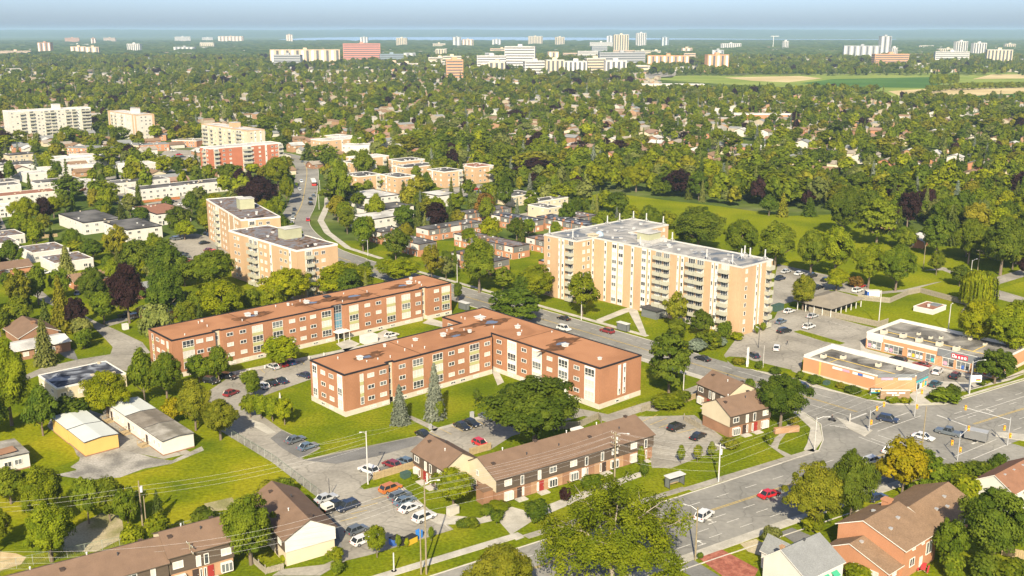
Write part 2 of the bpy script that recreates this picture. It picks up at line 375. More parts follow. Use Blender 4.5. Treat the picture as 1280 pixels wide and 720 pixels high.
# side streets on the west side
def street(pts): return patch('road', pts, asph, 0.05)
street([(0, 268), (14, 300), (30, 345), (62, 372), (100, 392), (122, 403), (142, 411), (178, 428), (188, 441), (166, 447), (172, 468), (150, 462), (140, 455), (98, 459), (52, 468), (26, 478), (0, 494), (0, 482), (25, 472), (52, 460), (100, 449), (138, 443), (141, 434), (128, 420), (106, 399), (52, 376), (14, 350), (0, 330)])
street([(0, 318), (40, 345), (18, 362), (0, 350)])
lot([(66, 436), (82, 447), (98, 451), (92, 437), (78, 430)], asph_dark, 0.055, 'driveway'); lot([(128, 403), (158, 395), (160, 401), (136, 408)], asph, 0.055, 'driveway')
street([(100, 226), (160, 218), (165, 221), (108, 230)]); street([(95, 232), (108, 229), (125, 248), (112, 250)])
street([(1200, 392), (1215, 370), (1240, 348), (1280, 336), (1280, 346), (1250, 355), (1246, 362), (1280, 372), (1280, 382), (1240, 372), (1222, 378)])
street([(1085, 366), (1130, 362), (1170, 353), (1178, 352), (1130, 365), (1086, 369)])
street([(1155, 338), (1180, 334), (1193, 340), (1188, 342), (1178, 338)]); street([(1160, 227), (1200, 221), (1204, 226), (1162, 234)])
street([(603, 150), (607, 149), (618, 163), (612, 164)]); street([(555, 318), (530, 332), (555, 338), (596, 334), (610, 325)])
# school yard
lot([(56, 540), (66, 518), (104, 510), (134, 520), (148, 545), (150, 560), (190, 572), (215, 576), (252, 558), (255, 563), (214, 580), (180, 586), (150, 597), (110, 600), (82, 596), (60, 592), (40, 600), (34, 575), (60, 596), (95, 588), (100, 572)], gravel, 0.04, 'yard')
lot([(128, 515), (148, 546), (150, 562), (205, 574), (240, 566), (205, 550), (140, 508)], asph, 0.05, 'yard')
lot([(88, 584), (128, 598), (170, 588), (152, 564), (108, 570)], gravel, 0.055, 'yard')
patch('lawn', [(0, 536), (55, 530), (92, 560), (98, 574), (60, 588), (30, 582), (0, 560)], roughm, 0.05)
patch('lawn', [(135, 600), (215, 580), (256, 560), (248, 530), (205, 500), (240, 490), (282, 543), (340, 578), (396, 622), (330, 640), (250, 650), (200, 665), (140, 680), (0, 715), (0, 600), (70, 610)], roughm, 0.03, block=False)
patch('bare_ground', [(80, 690), (72, 676), (100, 655), (130, 640), (152, 646), (156, 672), (120, 690)], dirtm, 0.06)
patch('bare_ground', [(255, 630), (290, 622), (300, 636), (262, 640)], dirtm, 0.06)
patch('sand_pit', [(0, 690), (20, 692), (33, 697), (26, 706), (0, 714)], mixmat('sand', [(0.40, 0.30, 0.16), (0.48, 0.38, 0.22)], 0.4, fine=0.1), 0.06)
# footpaths
def path(pts, m=conc, z=0.07): return patch('path', pts, m, z)
path([(478, 606), (492, 601), (535, 640), (560, 644), (600, 648), (618, 640), (640, 634), (662, 640), (740, 610), (800, 590), (802, 596), (745, 617), (668, 650), (640, 668), (656, 672), (645, 676), (622, 650), (600, 655), (560, 656), (548, 656), (528, 646)])
path([(960, 556), (972, 545), (985, 530), (990, 532), (975, 552), (972, 561), (995, 572), (985, 574), (968, 562)], asph)
path([(514, 520), (548, 535), (544, 540), (508, 522)], asph); path([(536, 541), (540, 537), (612, 517), (612, 521)], conc)
path([(614, 462), (622, 462), (630, 478), (622, 482)]); path([(285, 466), (420, 438.5), (470, 428), (470, 431), (420, 441.5), (290, 469)])
path([(420, 430), (436, 424), (450, 430), (432, 440)]); path([(470, 418), (482, 412), (495, 420), (500, 428), (470, 434)])
path([(528, 404), (538, 398), (558, 404), (556, 410)])
path([(745, 400), (777, 387), (788, 384), (796, 386), (808, 418), (802, 420), (786, 390), (750, 404)]); path([(312, 524), (330, 530), (345, 541), (335, 543), (318, 534)], conc)
path([(340, 720), (352, 712), (405, 706), (440, 690), (446, 694), (420, 708), (400, 720)], asph)
path([(1136, 494), (1160, 476), (1240, 480), (1280, 462), (1280, 466), (1200, 490), (1162, 500), (1146, 505)], conc)
path([(1075, 425), (1082, 436), (1200, 466), (1224, 470), (1216, 474), (1185, 466), (1076, 440)], conc)
# grass islands inside the car parks and along the mall
def island(pts, m=lawnm): return patch('grass_island', pts, m, 0.13, raised=True)
island([(451, 608), (468, 598), (502, 590), (520, 584), (524, 592), (498, 603), (455, 612)])
island([(905, 448), (912, 446), (930, 447), (940, 451), (990, 463), (988, 467), (960, 466), (918, 458)])
island([(992, 415), (1000, 413), (1045, 426), (1056, 429), (1050, 431), (1030, 427)]); island([(992, 471), (1003, 468), (1040, 478), (1096, 494), (1096, 499), (1145, 503), (1130, 505), (1085, 500), (1035, 486)])
island([(1155, 497), (1172, 488), (1205, 490), (1262, 476), (1280, 468), (1280, 473), (1240, 484), (1182, 502), (1164, 504)])
island([(400, 562), (406, 564), (384, 574), (377, 573)]); island([(790, 519), (806, 514), (822, 515), (798, 521)])
# stall lines
def stall(a, b, w=0.15, m=paint_y): return mk_line(Puv(*a), Puv(*b), w, m, 0.075)
for i in range(5): stall((801 + i * 11.5, 528 - i * 0.2 + i * 3.6), (822 + i * 12, 518.5 + i * 4.4))
for i in range(6): stall((535 + i * 14.5, 539.5 - i * 3.7), (550 + i * 14.5, 547 - i * 3.7))
for i in range(4): stall((425 + i * 13, 652 - i * 9), (446 + i * 13, 647 - i * 9))
for i in range(7): stall((300 + i * 12.5, 466.5 - i * 2.6), (306 + i * 12.5, 471.5 - i * 2.6))
stall((500, 606), (563, 662), 0.3, conc)
for i in range(9): stall((1062 + i * 0.1 - i * 7, 409.5 - i * 2.2), (1068 - i * 7, 412 - i * 2.2), 0.12, paint_w)
# park, sports ground and fields
patch('lawn', [(720, 250), (755, 240), (830, 250), (900, 258), (985, 270), (1040, 268), (1100, 290), (1180, 320), (1205, 330), (1230, 345), (1205, 372), (1150, 362), (1085, 362), (1000, 345), (968, 330), (940, 320), (870, 300), (836, 300), (760, 262)], parkm, 0.035)
patch('lawn', [(1060, 386), (1100, 377), (1150, 376), (1200, 388), (1222, 395), (1205, 410), (1180, 418), (1130, 402), (1090, 402), (1050, 396)], parkm, 0.045)
patch('lawn', [(1246, 362), (1280, 352), (1280, 368)], parkm, 0.045)
crop_g = mixmat('crop_green', [(0.055, 0.12, 0.028), (0.075, 0.15, 0.035)], 0.01, fine=0.08, fscale=0.3)
crop_l = mixmat('crop_light', [(0.17, 0.22, 0.045), (0.22, 0.26, 0.06)], 0.01, fine=0.08, fscale=0.3)
stub = mixmat('stubble', [(0.42, 0.33, 0.17), (0.50, 0.41, 0.22)], 0.01, fine=0.08, fscale=0.3)
patch('field', [(800, 98), (860, 94), (1300, 90), (1500, 92), (1500, 124), (1060, 124), (1100, 116), (1040, 112), (900, 105)], crop_l, 0.05)
patch('field', [(905, 97), (1000, 95), (1028, 98), (985, 103), (940, 101)], stub, 0.10)
patch('field', [(1000, 104), (1040, 99), (1180, 96), (1200, 98), (1160, 110), (1060, 109)], crop_g, 0.15)
patch('field', [(1110, 114), (1160, 111), (1300, 109), (1500, 112), (1500, 118), (1280, 117), (1190, 124), (1130, 122)], stub, 0.10)
patch('field', [(1215, 99), (1240, 93), (1500, 94), (1500, 98), (1280, 98)], stub, 0.10)
patch('field', [(1200, 122), (1240, 118), (1290, 117), (1290, 123), (1220, 127)], crop_g, 0.15)
patch('car_park', [(540, 82), (860, 84), (840, 97), (700, 100), (560, 96)], asph, 0.05)

# ------------------------------------------------------------------ building kit
BBLD, BBB = [], []
def site(name, label, cat, u, v, rot=0.0, group=None):
    x, y = W(u, v); return thing(name, label, cat, (x, y, 0), GR + R(rot), group)
def block_site(root, pts, grow=1.0):
    M = Matrix.Rotation(root.rotation_euler.z, 2)
    cx = sum(p[0] for p in pts) / len(pts); cyy = sum(p[1] for p in pts) / len(pts)
    q = []
    for p in pts:
        dx, dy = p[0] - cx, p[1] - cyy; k = 1 + grow / max(1, math.hypot(dx, dy))
        w = M @ Vector((cx + dx * k, cyy + dy * k)); q.append((root.location.x + w.x, root.location.y + w.y))
    BLOCK.append(np.array(q)); BBLD.append(BLOCK[-1]); BBB.append((BLOCK[-1][:, 0].min(), BLOCK[-1][:, 0].max(), BLOCK[-1][:, 1].min(), BLOCK[-1][:, 1].max()))
def rect(x0, x1, y0, y1): return [(x0, y0), (x1, y0), (x1, y1), (x0, y1)]
def inset(pts, t):
    k = len(pts); out = []
    for i in range(k):
        a, b, c = pts[i - 1], pts[i], pts[(i + 1) % k]
        d1 = Vector((b[0] - a[0], b[1] - a[1])).normalized(); d2 = Vector((c[0] - b[0], c[1] - b[1])).normalized()
        n1, n2 = Vector((-d1.y, d1.x)), Vector((-d2.y, d2.x)); mm = n1 + n2
        mm = mm / max(0.3, mm.dot(n1)) if mm.length > 1e-6 else n1
        out.append((b[0] + mm.x * t, b[1] + mm.y * t))
    return out
def shell(root, pts, h, wall, roofm, trim, base=None, base_h=0.0, par=0.35, band=0.45, over=0.06):
    """walls, roof deck and edge band of a flat-roofed block on a ccw outline"""
    b = MB(); b.prism(pts, base_h, h - 0.02, top=False); b.build('wall', wall, root)
    if base_h: bb = MB(); bb.prism(inset(pts, -0.05), 0, base_h, top=True); bb.build('base', base, root)
    r = MB(); r.prism(inset(pts, 0.1), h - 0.5, h - par + 0.05); r.build('roof', roofm, root)
    o, i = inset(pts, -over), inset(pts, 0.28); e = MB(); k = len(pts)
    for q in range(k):
        j = (q + 1) % k
        e.quad((*o[q], h - band), (*o[j], h - band), (*o[j], h), (*o[q], h))
        e.quad((*o[q], h), (*o[j], h), (*i[j], h), (*i[q], h))
        e.quad((*i[j], h - par), (*i[q], h - par), (*i[q], h), (*i[j], h))
        e.quad((*o[j], h - band), (*o[q], h - band), (*i[q], h - band), (*i[j], h - band))
    e.build('parapet', trim, root); block_site(root, pts)
WC = {}
def win_mesh(w, h, nx, ny, fm, pm=None, t=0.10):
    key = ('w', round(w, 2), round(h, 2), nx, ny, fm.name, pm.name if pm else '')
    if key in WC: return WC[key]
    b = MB(); d0, d1 = -0.09, 0.03; x, z = w / 2, h / 2
    b.box(-x, x, d0, d1, z - t, z).box(-x, x, d0 - .03, d1, -z, -z + t).box(-x, -x + t, d0, d1, -z + t, z - t).box(x - t, x, d0, d1, -z + t, z - t)
    for i in range(1, nx): c = -x + w * i / nx; b.box(c - t * .4, c + t * .4, d0 + .01, d1, -z + t, z - t)
    for j in range(1, ny): c = -z + h * 0.34 * j; b.box(-x + t, x - t, d0 + .012, d1, c - t * .4, c + t * .4)
    ms = [fm]
    if pm: b.quad((-x, -.03, -z), (x, -.03, -z), (x, -.03, z), (-x, -.03, z), 1); ms.append(pm)
    WC[key] = b.mesh('window', ms); return WC[key]
def pane_mesh(w, h, pm):
    key = ('p', round(w, 2), round(h, 2), pm.name)
    if key not in WC: WC[key] = MB().quad((-w / 2, -.03, -h / 2), (w / 2, -.03, -h / 2), (w / 2, -.03, h / 2), (-w / 2, -.03, h / 2)).mesh('pane', pm)
    return WC[key]
SIDE = {'F': 0.0, 'L': -R(90), 'B': R(180), 'E': R(90)}
def on(side, s, off, z, out=0.0):
    """place on a facade: s runs along it, off is the facade's own line"""
    return {'F': (s, off - out, z), 'B': (s, off + out, z), 'L': (off - out, s, z), 'E': (off + out, s, z)}[side]
def win(root, side, s, z, w, h, off=0.0, nx=2, ny=1, fm=None, pane=None, sub=True, name='window'):
    fm = fm or white_trim; pm = pane or random.choice(PANES)
    o = link(name, win_mesh(w, h, nx, ny, fm, None if sub else pm), root, on(side, s, off, z), SIDE[side])
    if sub: link('pane', pane_mesh(w - .1, h - .1, pm), o)
    return o
def panel(root, side, s, z0, z1, w, off, m, name='panel', t=0.05):
    key = ('pl', round(w, 2), round(z1 - z0, 2), m.name, t)
    if key not in WC: WC[key] = MB().box(-w / 2, w / 2, -t, 0.02, 0, z1 - z0).mesh(name, m)
    return link(name, WC[key], root, on(side, s, off, z0), SIDE[side])
def balcony(root, side, s, z, w, off, m, depth=1.3, h=1.0, door=None):
    key = ('bal', round(w, 2), m.name, depth)
    if key not in WC:
        b = MB(); b.box(-w / 2, w / 2, -depth, 0.02, -.18, 0)
        b.box(-w / 2, w / 2, -depth - .06, -depth, -.22, h); b.box(-w / 2, -w / 2 + .06, -depth, 0.02, 0.002, h); b.box(w / 2 - .06, w / 2, -depth, 0.02, 0.002, h)
        WC[key] = b.mesh('balcony', m)
    link('balcony', WC[key], root, on(side, s, off, z), SIDE[side])
    win(root, side, s, z + 1.12, w - .5, 2.15, off, nx=3, fm=white_trim, pane=door or random.choice([glass_d, glass_m, glass_d, glass_w]), sub=False, name='balcony_door')
def vent(root, x, y, z, w=0.6, h=0.6, m=None, name='roof_vent'):
    key = ('v', round(w, 2), round(h, 2), (m or metal_w).name)
    if key not in WC: WC[key] = MB().box(-w / 2, w / 2, -w / 2, w / 2, 0, h * .8).box(-w * .62, w * .62, -w * .62, w * .62, h * .8, h).mesh('roof_vent', m or metal_w)
    return link(name, WC[key], root, (x, y, z))
def pipe_vent(root, x, y, z, r=0.14, h=0.7, m=None):
    key = ('pv', r, h, (m or metal_w).name)
    if key not in WC: WC[key] = MB().tube((0, 0, 0), (0, 0, h), r, r, 8).tube((0, 0, h), (0, 0, h + .15), r * 1.7, r * 1.2, 8).mesh('vent_pipe', m or metal_w)
    return link('vent_pipe', WC[key], root, (x, y, z))

brick_r = mat('brick_brown_red', (0.31, 0.150, 0.080), 0.9, 0.14, streak=(1, 1, .35), scale=0.25, fine=0.10, fscale=5)
brick_p = mat('brick_peach', (0.435, 0.295, 0.172), 0.9, 0.10, streak=(1, 1, .3), scale=0.2, fine=0.07, fscale=4)
brick_o = mat('brick_orange', (0.375, 0.182, 0.098), 0.9, 0.08, scale=0.3, fine=0.08, fscale=5)
brick_red = mat('brick_red', (0.37, 0.135, 0.075), 0.9, 0.08, scale=0.3)
cream = mat('cream_render', (0.50, 0.43, 0.30), 0.9, 0.07, scale=0.3)
creamw = mat('white_render', (0.49, 0.46, 0.39), 0.9, 0.07, scale=0.3)
white_wall = mat('white_siding', (0.52, 0.50, 0.45), 0.8, 0.05, scale=0.4)
green_pan = mat('green_spandrel', (0.36, 0.35, 0.16), 0.7, 0.06)
bal_grey = mat('balcony_grey', (0.36, 0.35, 0.27), 0.8, 0.08)
brown_side = mat('brown_siding', (0.090, 0.068, 0.050), 0.85, 0.12, scale=1, streak=(1, 1, 6))
base_w = mat('painted_base', (0.48, 0.43, 0.35), 0.9, 0.09, scale=0.6)
roof_tan = mixmat('roof_tan_gravel', [(0.365, 0.182, 0.096), (0.33, 0.162, 0.085), (0.265, 0.128, 0.067)], 0.075, (0.36, 0.52, 0.68), 0.07, fscale=3, detail=5, distort=1.2)
roof_grey = mixmat('roof_pale_membrane', [(0.11, 0.13, 0.16), (0.25, 0.245, 0.235), (0.37, 0.36, 0.335)], 0.10, (0.36, 0.48, 0.64), 0.14, detail=6, distort=1.5)
roof_mix = mixmat('roof_patchy', [(0.035, 0.03, 0.03), (0.17, 0.115, 0.085), (0.17, 0.185, 0.21), (0.11, 0.075, 0.06)], 0.14, (0.34, 0.46, 0.55, 0.66), 0.2, detail=5, distort=2)
roof_dark = mixmat('roof_tar', [(0.06, 0.058, 0.058), (0.10, 0.098, 0.096), (0.155, 0.15, 0.145)], 0.12, (0.36, 0.5, 0.66), 0.14, detail=5)
roof_blue = mixmat('roof_tar_wet', [(0.03, 0.032, 0.04), (0.07, 0.075, 0.09), (0.24, 0.26, 0.29)], 0.16, (0.38, 0.5, 0.64), 0.14, detail=5, distort=2)
roof_light = mixmat('roof_light', [(0.30, 0.29, 0.27), (0.45, 0.44, 0.41), (0.52, 0.51, 0.47)], 0.12, (0.36, 0.5, 0.64), 0.10)
roof_brown = mat('shingle_brown', (0.165, 0.108, 0.073), 0.95, 0.10, scale=0.5, fine=0.10, fscale=7, streak=(1, 1, 1))
roof_tanb = mat('shingle_tan', (0.21, 0.138, 0.085), 0.95, 0.10, scale=0.5, fine=0.16, fscale=4)
roof_gsh = mat('shingle_grey', (0.20, 0.205, 0.20), 0.95, 0.08, scale=0.5, fine=0.14, fscale=5)
puddle = shiny('roof_puddle', (0.12, 0.135, 0.16), 0.1, spec=0.7)
stain_m = mixmat('roof_stain', [(0.085, 0.045, 0.027), (0.13, 0.066, 0.036), (0.19, 0.09, 0.045)], 0.5, (0.35, 0.5, 0.68), 0.15)

# ---- the two brick blocks of flats with tan roofs
def storeys_brick(root, side, off, smalls, bigs, strips=(), white=False, base_wins=True):
    for s in smalls:
        for k in range(3): win(root, side, s, 3.0 + 2.85 * k, 1.9, 1.05, off)
    for s in bigs:
        if white:
            panel(root, side, s, 1.35, 10.0, 3.5, off, white_trim, 'spandrel_panel')
        else:
            for k in range(2): panel(root, side, s, 3.95 + 2.85 * k, 5.0 + 2.85 * k, 3.2, off, green_pan, 'spandrel_panel')
        for k in range(3): win(root, side, s, 3.0 + 2.85 * k - .08, 3.2, 1.9, off - (0.05 if white and side in 'FL' else 0), nx=3, ny=2)
    for s in strips:
        for k in range(2): panel(root, side, s, 3.95 + 2.85 * k, 5.0 + 2.85 * k, 1.0, off, green_pan, 'spandrel_panel')
        for k in range(3): win(root, side, s, 3.0 + 2.85 * k - .08, 1.0, 1.9, off, nx=1, ny=2)
    if base_wins:
        for i, s in enumerate(list(smalls) + list(bigs)):
            if i % 4 != 3: win(root, side, s + .4, 0.72, 1.7, 0.62, off - 0.05 if side in 'FL' else off, nx=2)
def puddles(root, spots, z):
    for x, y, r in spots:
        rr = random.Random(x * 7 + y)
        for k in range(5):
            a_, l_ = rr.uniform(0, 6.28), rr.uniform(1.2, 3.6) * (1 if k else .5); q = MB(); ph = rr.uniform(0, 6)
            cx_, cy_ = math.cos(a_) * l_ * 1.5, math.sin(a_) * l_ * .55; sz = r * rr.uniform(.6, 1.5)
            q.poly([(cx_ + sz * 1.9 * (1 + .35 * math.sin(3 * t + ph) + .2 * math.sin(7 * t)) * math.cos(t), cy_ + sz * .8 * (1 + .35 * math.cos(2 * t + ph) + .2 * math.sin(5 * t + ph)) * math.sin(t), 0) for t in np.linspace(0, 2 * math.pi, 25)[:-1]])
            q.build('roof_stain', stain_m, root, (x, y, z - .012 + k * .002))
        b = MB(); b.poly([(.62 * r * (1 + .3 * math.sin(3 * t + x)) * math.cos(t) * 1.5, .62 * r * (1 + .3 * math.cos(2 * t + y)) * math.sin(t), 0) for t in np.linspace(0, 2 * math.pi, 17)[:-1]])
        b.build('roof_puddle', puddle, root, (x, y, z))
def roof_clutter(root, n, x0, x1, y0, y1, z, seed):
    rr = random.Random(seed)
    for i in range(n):
        x, y = rr.uniform(x0, x1), rr.uniform(y0, y1)
        if i % 4 == 0: vent(root, x, y, z, rr.choice([.5, .7, .9]), rr.choice([.4, .6, .8]))
        else: pipe_vent(root, x, y, z, .11, rr.choice([.35, .5]))

r1 = site('apartment_block', 'long three storey brown brick apartment block with flat tan roof and glazed middle entrance', 'building', 103.4, 244.9)
L1, D1, hB = 92.6, 14.6, 10.5
pts = [(0, 0), (12.0, 0), (12.0, 1.0), (13.8, 1.0), (13.8, .35), (49.2, .35), (49.2, 1.2), (52.4, 1.2), (52.4, .35), (81.2, .35), (81.2, 1.2), (83.0, 1.2), (83.0, 0), (L1, 0), (L1, D1), (0, D1)]
shell(r1, pts, hB, brick_r, roof_tan, black_trim, base_w, 1.3, par=.22, band=.34)
storeys_brick(r1, 'F', 0, [7.6, 10.4, 86.6], [4.4, 90.3])
storeys_brick(r1, 'F', .35, [16.4, 20.2, 35.4, 38.8, 42.2, 60.8, 64.8, 79.6], [24.6, 30.8, 46.6, 56.0, 69.4, 75.0])
storeys_brick(r1, 'L', 0, [5.6, 8.8], [], [2.6, 12.0])
for s, y in ((12.9, 1.0), (82.1, 1.2)):
    panel(r1, 'F', s, 0.1, 10.1, 1.6, y, cream, 'stair_panel')
    for k in range(3): win(r1, 'F', s, 2.6 + 2.85 * k, 0.9, 1.3, y - .05, nx=1, pane=glass_m)
for k in range(4): win(r1, 'F', 50.8, 2.3 + 2.3 * k, 3.0, 2.25, 1.2, nx=3, ny=2, fm=metal_g, pane=[glass_m, glass_b, glass_b, glass_d][k], name='stair_window')
b = MB(); b.box(48.6, 53.0, -2.2, 1.1, 2.75, 3.0); b.build('entrance_canopy', white_trim, r1)
for x in (48.9, 50.8, 52.7): MB().tube((x, -2.0, 0), (x, -2.0, 2.75), .1).build('canopy_post', white_trim, r1)
win(r1, 'F', 50.8, 1.25, 2.6, 2.3, 1.1, nx=2, pane=glass_d, name='entrance_door')
puddles(r1, [(27, 7.6, 1.6), (47, 8.6, 1.5), (60.5, 6.8, 2.0), (79, 7.5, 1.5)], hB - .14)
roof_clutter(r1, 18, 2, 90, 2, 13, hB - .2, 1)
for x in (23, 44, 66): MB().box(x, x + .25, .5, D1 - .3, 0, .05).build('roof_seam', stain_m, r1, (0, 0, hB - .19))
vent(r1, 26, 8.2, hB - .2, 1.2, .9); vent(r1, 45.5, 9.2, hB - .2, 1.2, .8); vent(r1, 82, 8, hB - .2, 1.3, .9); vent(r1, 53.6, 11, hB - .2, 1.6, .5, metal_d)

r2 = site('apartment_block', 'L shaped three storey brown brick apartment block with a flat tan roof', 'building', 121.4, 155.4)
VA = 36.6                                         # local line of the long wing's front
pts = [(47.6, 0), (62.6, 0), (62.6, 60), (47.6, 60), (47.6, 51.6), (0, 51.6), (0, VA), (12.6, VA), (12.6, VA + 1.1), (14.4, VA + 1.1), (14.4, VA + .3), (45.9, VA + .3), (47.6, VA + 2.4)]
shell(r2, pts, hB, brick_r, roof_tan, black_trim, base_w, 1.3, par=.22, band=.34)
storeys_brick(r2, 'F', VA, [7.4, 10.9], [], [4.8])
storeys_brick(r2, 'F', VA + .3, [16.8, 32.2, 35.4, 44.2], [21.6, 27.8, 39.8])
storeys_brick(r2, 'L', 0, [VA + 9.2, VA + 5.6], [])
for s in (VA + 1.9, VA + 12.9):
    panel(r2, 'L', s, 1.35, 10.0, 2.1, 0, white_trim, 'spandrel_panel')
    for k in range(3): win(r2, 'L', s, 2.95 + 2.85 * k, 1.9, 1.9, -.05, nx=2, ny=2)
storeys_brick(r2, 'L', 47.6, [36.0, 26.4, 17.0, 7.6], [31.0, 21.6, 12.2, 3.2], white=True)
for s in (54.6, 56.4):
    panel(r2, 'F', s, 2.0, 9.7, 1.0, 0, white_trim, 'spandrel_panel')
    for k in range(3): win(r2, 'F', s, 3.0 + 2.6 * k, .7, 1.5, -.05, nx=1, ny=2)
for s in (54.0, 57.4): win(r2, 'F', s, .7, 1.3, .6, -.05, nx=1)
storeys_brick(r2, 'L', 47.6, [56.5], [], base_wins=False)
panel(r2, 'F', 13.5, .1, 10.1, 1.6, VA + 1.1, cream, 'stair_panel')
for k in range(3): win(r2, 'F', 13.5, 2.6 + 2.85 * k, .9, 1.3, VA + 1.05, nx=1, pane=glass_d)
o = MB().quad((45.95, VA + .36, .3), (47.55, VA + 2.3, .3), (47.55, VA + 2.3, 9.9), (45.95, VA + .36, 9.9)).build('stair_window', glass_b, r2); o.location = (.04, -.04, 0)
puddles(r2, [(11.5, VA + 8, 1.8), (55.2, 20, 1.9), (54.5, 47, 2.0), (39, VA + 7, 1.5)], hB - .14)
roof_clutter(r2, 14, 2, 44, VA + 2, VA + 13, hB - .2, 2); roof_clutter(r2, 10, 49, 61, 3, 58, hB - .2, 3)
MB().box(23, 23.25, VA + .6, 51.3, 0, .05).build('roof_seam', stain_m, r2, (0, 0, hB - .19)); MB().box(48, 62.3, 30, 30.25, 0, .05).build('roof_seam', stain_m, r2, (0, 0, hB - .19))
vent(r2, 9.4, VA + 7.4, hB - .2, 1.1, .9); vent(r2, 54, 18, hB - .2, 1.2, .7); vent(r2, 56, 38, hB - .2, 1.0, .8); vent(r2, 54.6, 52, hB - .2, 2.0, .6); vent(r2, 36.5, VA + 9, hB - .2, 1.0, .9)

# ---- the tall peach slab
rt = site('apartment_tower', 'eight storey peach brick apartment tower with tiers of grey balconies and roof antennas', 'building', 235.0, 168.6)
hT = 21.2
pts = [(8.6, 0), (24.0, 0), (24.0, 57.4), (45, 57.4), (45, 74.4), (0, 74.4), (0, 59), (8.6, 59)]
shell(rt, pts, hT, brick_p, roof_grey, mat('tower_coping', (0.47, 0.46, 0.42), .7, .08), par=.4, band=.5)
FZ = [1.35 + 2.56 * k for k in range(8)]
def strip(side, s, w, off, ww=None, nx=1, blank=False):
    panel(rt, side, s, 0.25, hT - .55, w, off, white_trim, 'window_strip')
    for z in FZ: win(rt, side, s, z + .25, ww or w - .2, 1.35, off - .05, nx=nx, sub=False, pane=random.choice([glass_d, glass_m, glass_m, glass_w]))
def vm(px): return 57.0 - (px - 745) / 183 * 57.0 - 2.6 * math.sin(math.pi * (px - 745) / 183) * .6
for px, w, nx in ((753.7, 1.0, 1), (765.6, 2.2, 2), (774, 2.2, 2), (789, 1.1, 1), (803.7, 2.0, 2), (810.5, 1.0, 1), (847, .8, 1), (852.5, 1.1, 1), (891, .9, 1), (896, 1.1, 1)): strip('L', vm(px), w, 8.6, nx=nx)
for px, w in ((822.5, 2.9), (832.5, 2.9), (864.5, 3.1), (875.5, 3.1), (907, 3.2)):
    for z in FZ[0:]: balcony(rt, 'L', vm(px), z - .75, w, 8.6, bal_grey)
for z in FZ: win(rt, 'F', 10.8, z + .25, 1.0, 1.3, 0, nx=1, sub=False)
strip('F', 16.2, 1.0, 0); strip('F', 18.0, .6, 0, .5)
for z in FZ: balcony(rt, 'F', 22.0, z - .75, 2.8, 0, bal_grey)
for z in FZ: win(rt, 'L', 72.0, z + .25, 1.0, 1.3, 0, nx=1, sub=False)
strip('L', 67.0, .8, 0); strip('L', 65.3, 1.1, 0)
for z in FZ: balcony(rt, 'L', 61.6, z - .75, 2.8, 0, bal_grey)
for s in (3.4, 5.6):
    for z in FZ: win(rt, 'F', s, z + .25, 1.1, 1.3, 59, nx=1, sub=False)
strip('F', 7.8, .9, 59, .8)
for s in (38.5, 42.5):
    for z in FZ[4:]: win(rt, 'F', s, z + .25, 1.1, 1.3, 57.4, nx=1, sub=False)
ph = MB().box(0, 6.0, 0, 5.0, 0, 3.0).build('penthouse', mat('metal_sage', (0.34, 0.34, 0.22), 0.6, 0.08), rt, (15.5, 41.5, hT - .3)); MB().box(-.3, 6.3, -.3, 5.3, 3.0, 3.2).build('penthouse_roof', roof_light, ph)
MB().box(0, 9, 0, 5, 0, .9).build('roof_plinth', roof_light, rt, (14.5, 40.5, hT - .36))
d = MB()
for k in range(6):
    a0, a1 = k * math.pi / 12, (k + 1) * math.pi / 12
    d.tube((0, 0, 1.5 * math.sin(a0)), (0, 0, 1.5 * math.sin(a1)), 1.5 * math.cos(a0), max(.05, 1.5 * math.cos(a1)), 12, caps=False)
d.build('roof_dome', shiny('dome_blue', (0.32, 0.42, 0.50), 0.3), rt, (13, 61, hT - .3), smooth=True); vent(rt, 10.5, 61.5, hT - .35, 2.6, .9, cream)
def antenna(root, x, y, z, h=3.2):
    b = MB().box(-.16, .16, -.12, .12, .7, h); b.tube((0, 0, 0), (0, 0, h - .2), .07); b.tube((0, 0, 1.4), (1.3, .5, 0), .04); b.tube((0, 0, 1.4), (-.4, 1.3, 0), .04); b.tube((0, 0, 1.4), (.8, -1.0, 0), .04)
    return b.build('antenna', metal_w, root, (x, y, z))
for x, y in ((22.8, 2), (21.5, 6.5), (18.5, 7.5), (23, 9.5), (10, 14), (9.8, 4.5), (23.2, 38), (44, 59), (44.2, 67), (44, 73), (37, 73.5), (9.6, 40), (1.2, 73), (1.2, 62), (30, 73)): antenna(rt, x, y, hT - .35)
for i in range(52):
    rr = random.Random(i); x, y = (rr.uniform(10, 23), rr.uniform(2, 57)) if i < 36 else (rr.uniform(4, 43), rr.uniform(60, 72))
    if i % 3: vent(rt, x, y, hT - .36, rr.uniform(.4, 1.0), rr.uniform(.3, .7), random.choice([metal_w, metal_g]))
    else: MB().box(0, rr.uniform(2, 6), 0, .25, 0, .2).build('roof_duct', metal_g, rt, (x - 2, y, hT - .36))
b = MB().box(0, 4.5, 0, 7.0, 2.7, 3.05)
b.build('entrance_canopy', metal_d, rt, (3.8, 27.5, 0)); MB().box(.4, 4.6, .5, 6.5, 0, 2.7).build('entrance_lobby', glass_m, rt, (3.8, 27.5, 0))

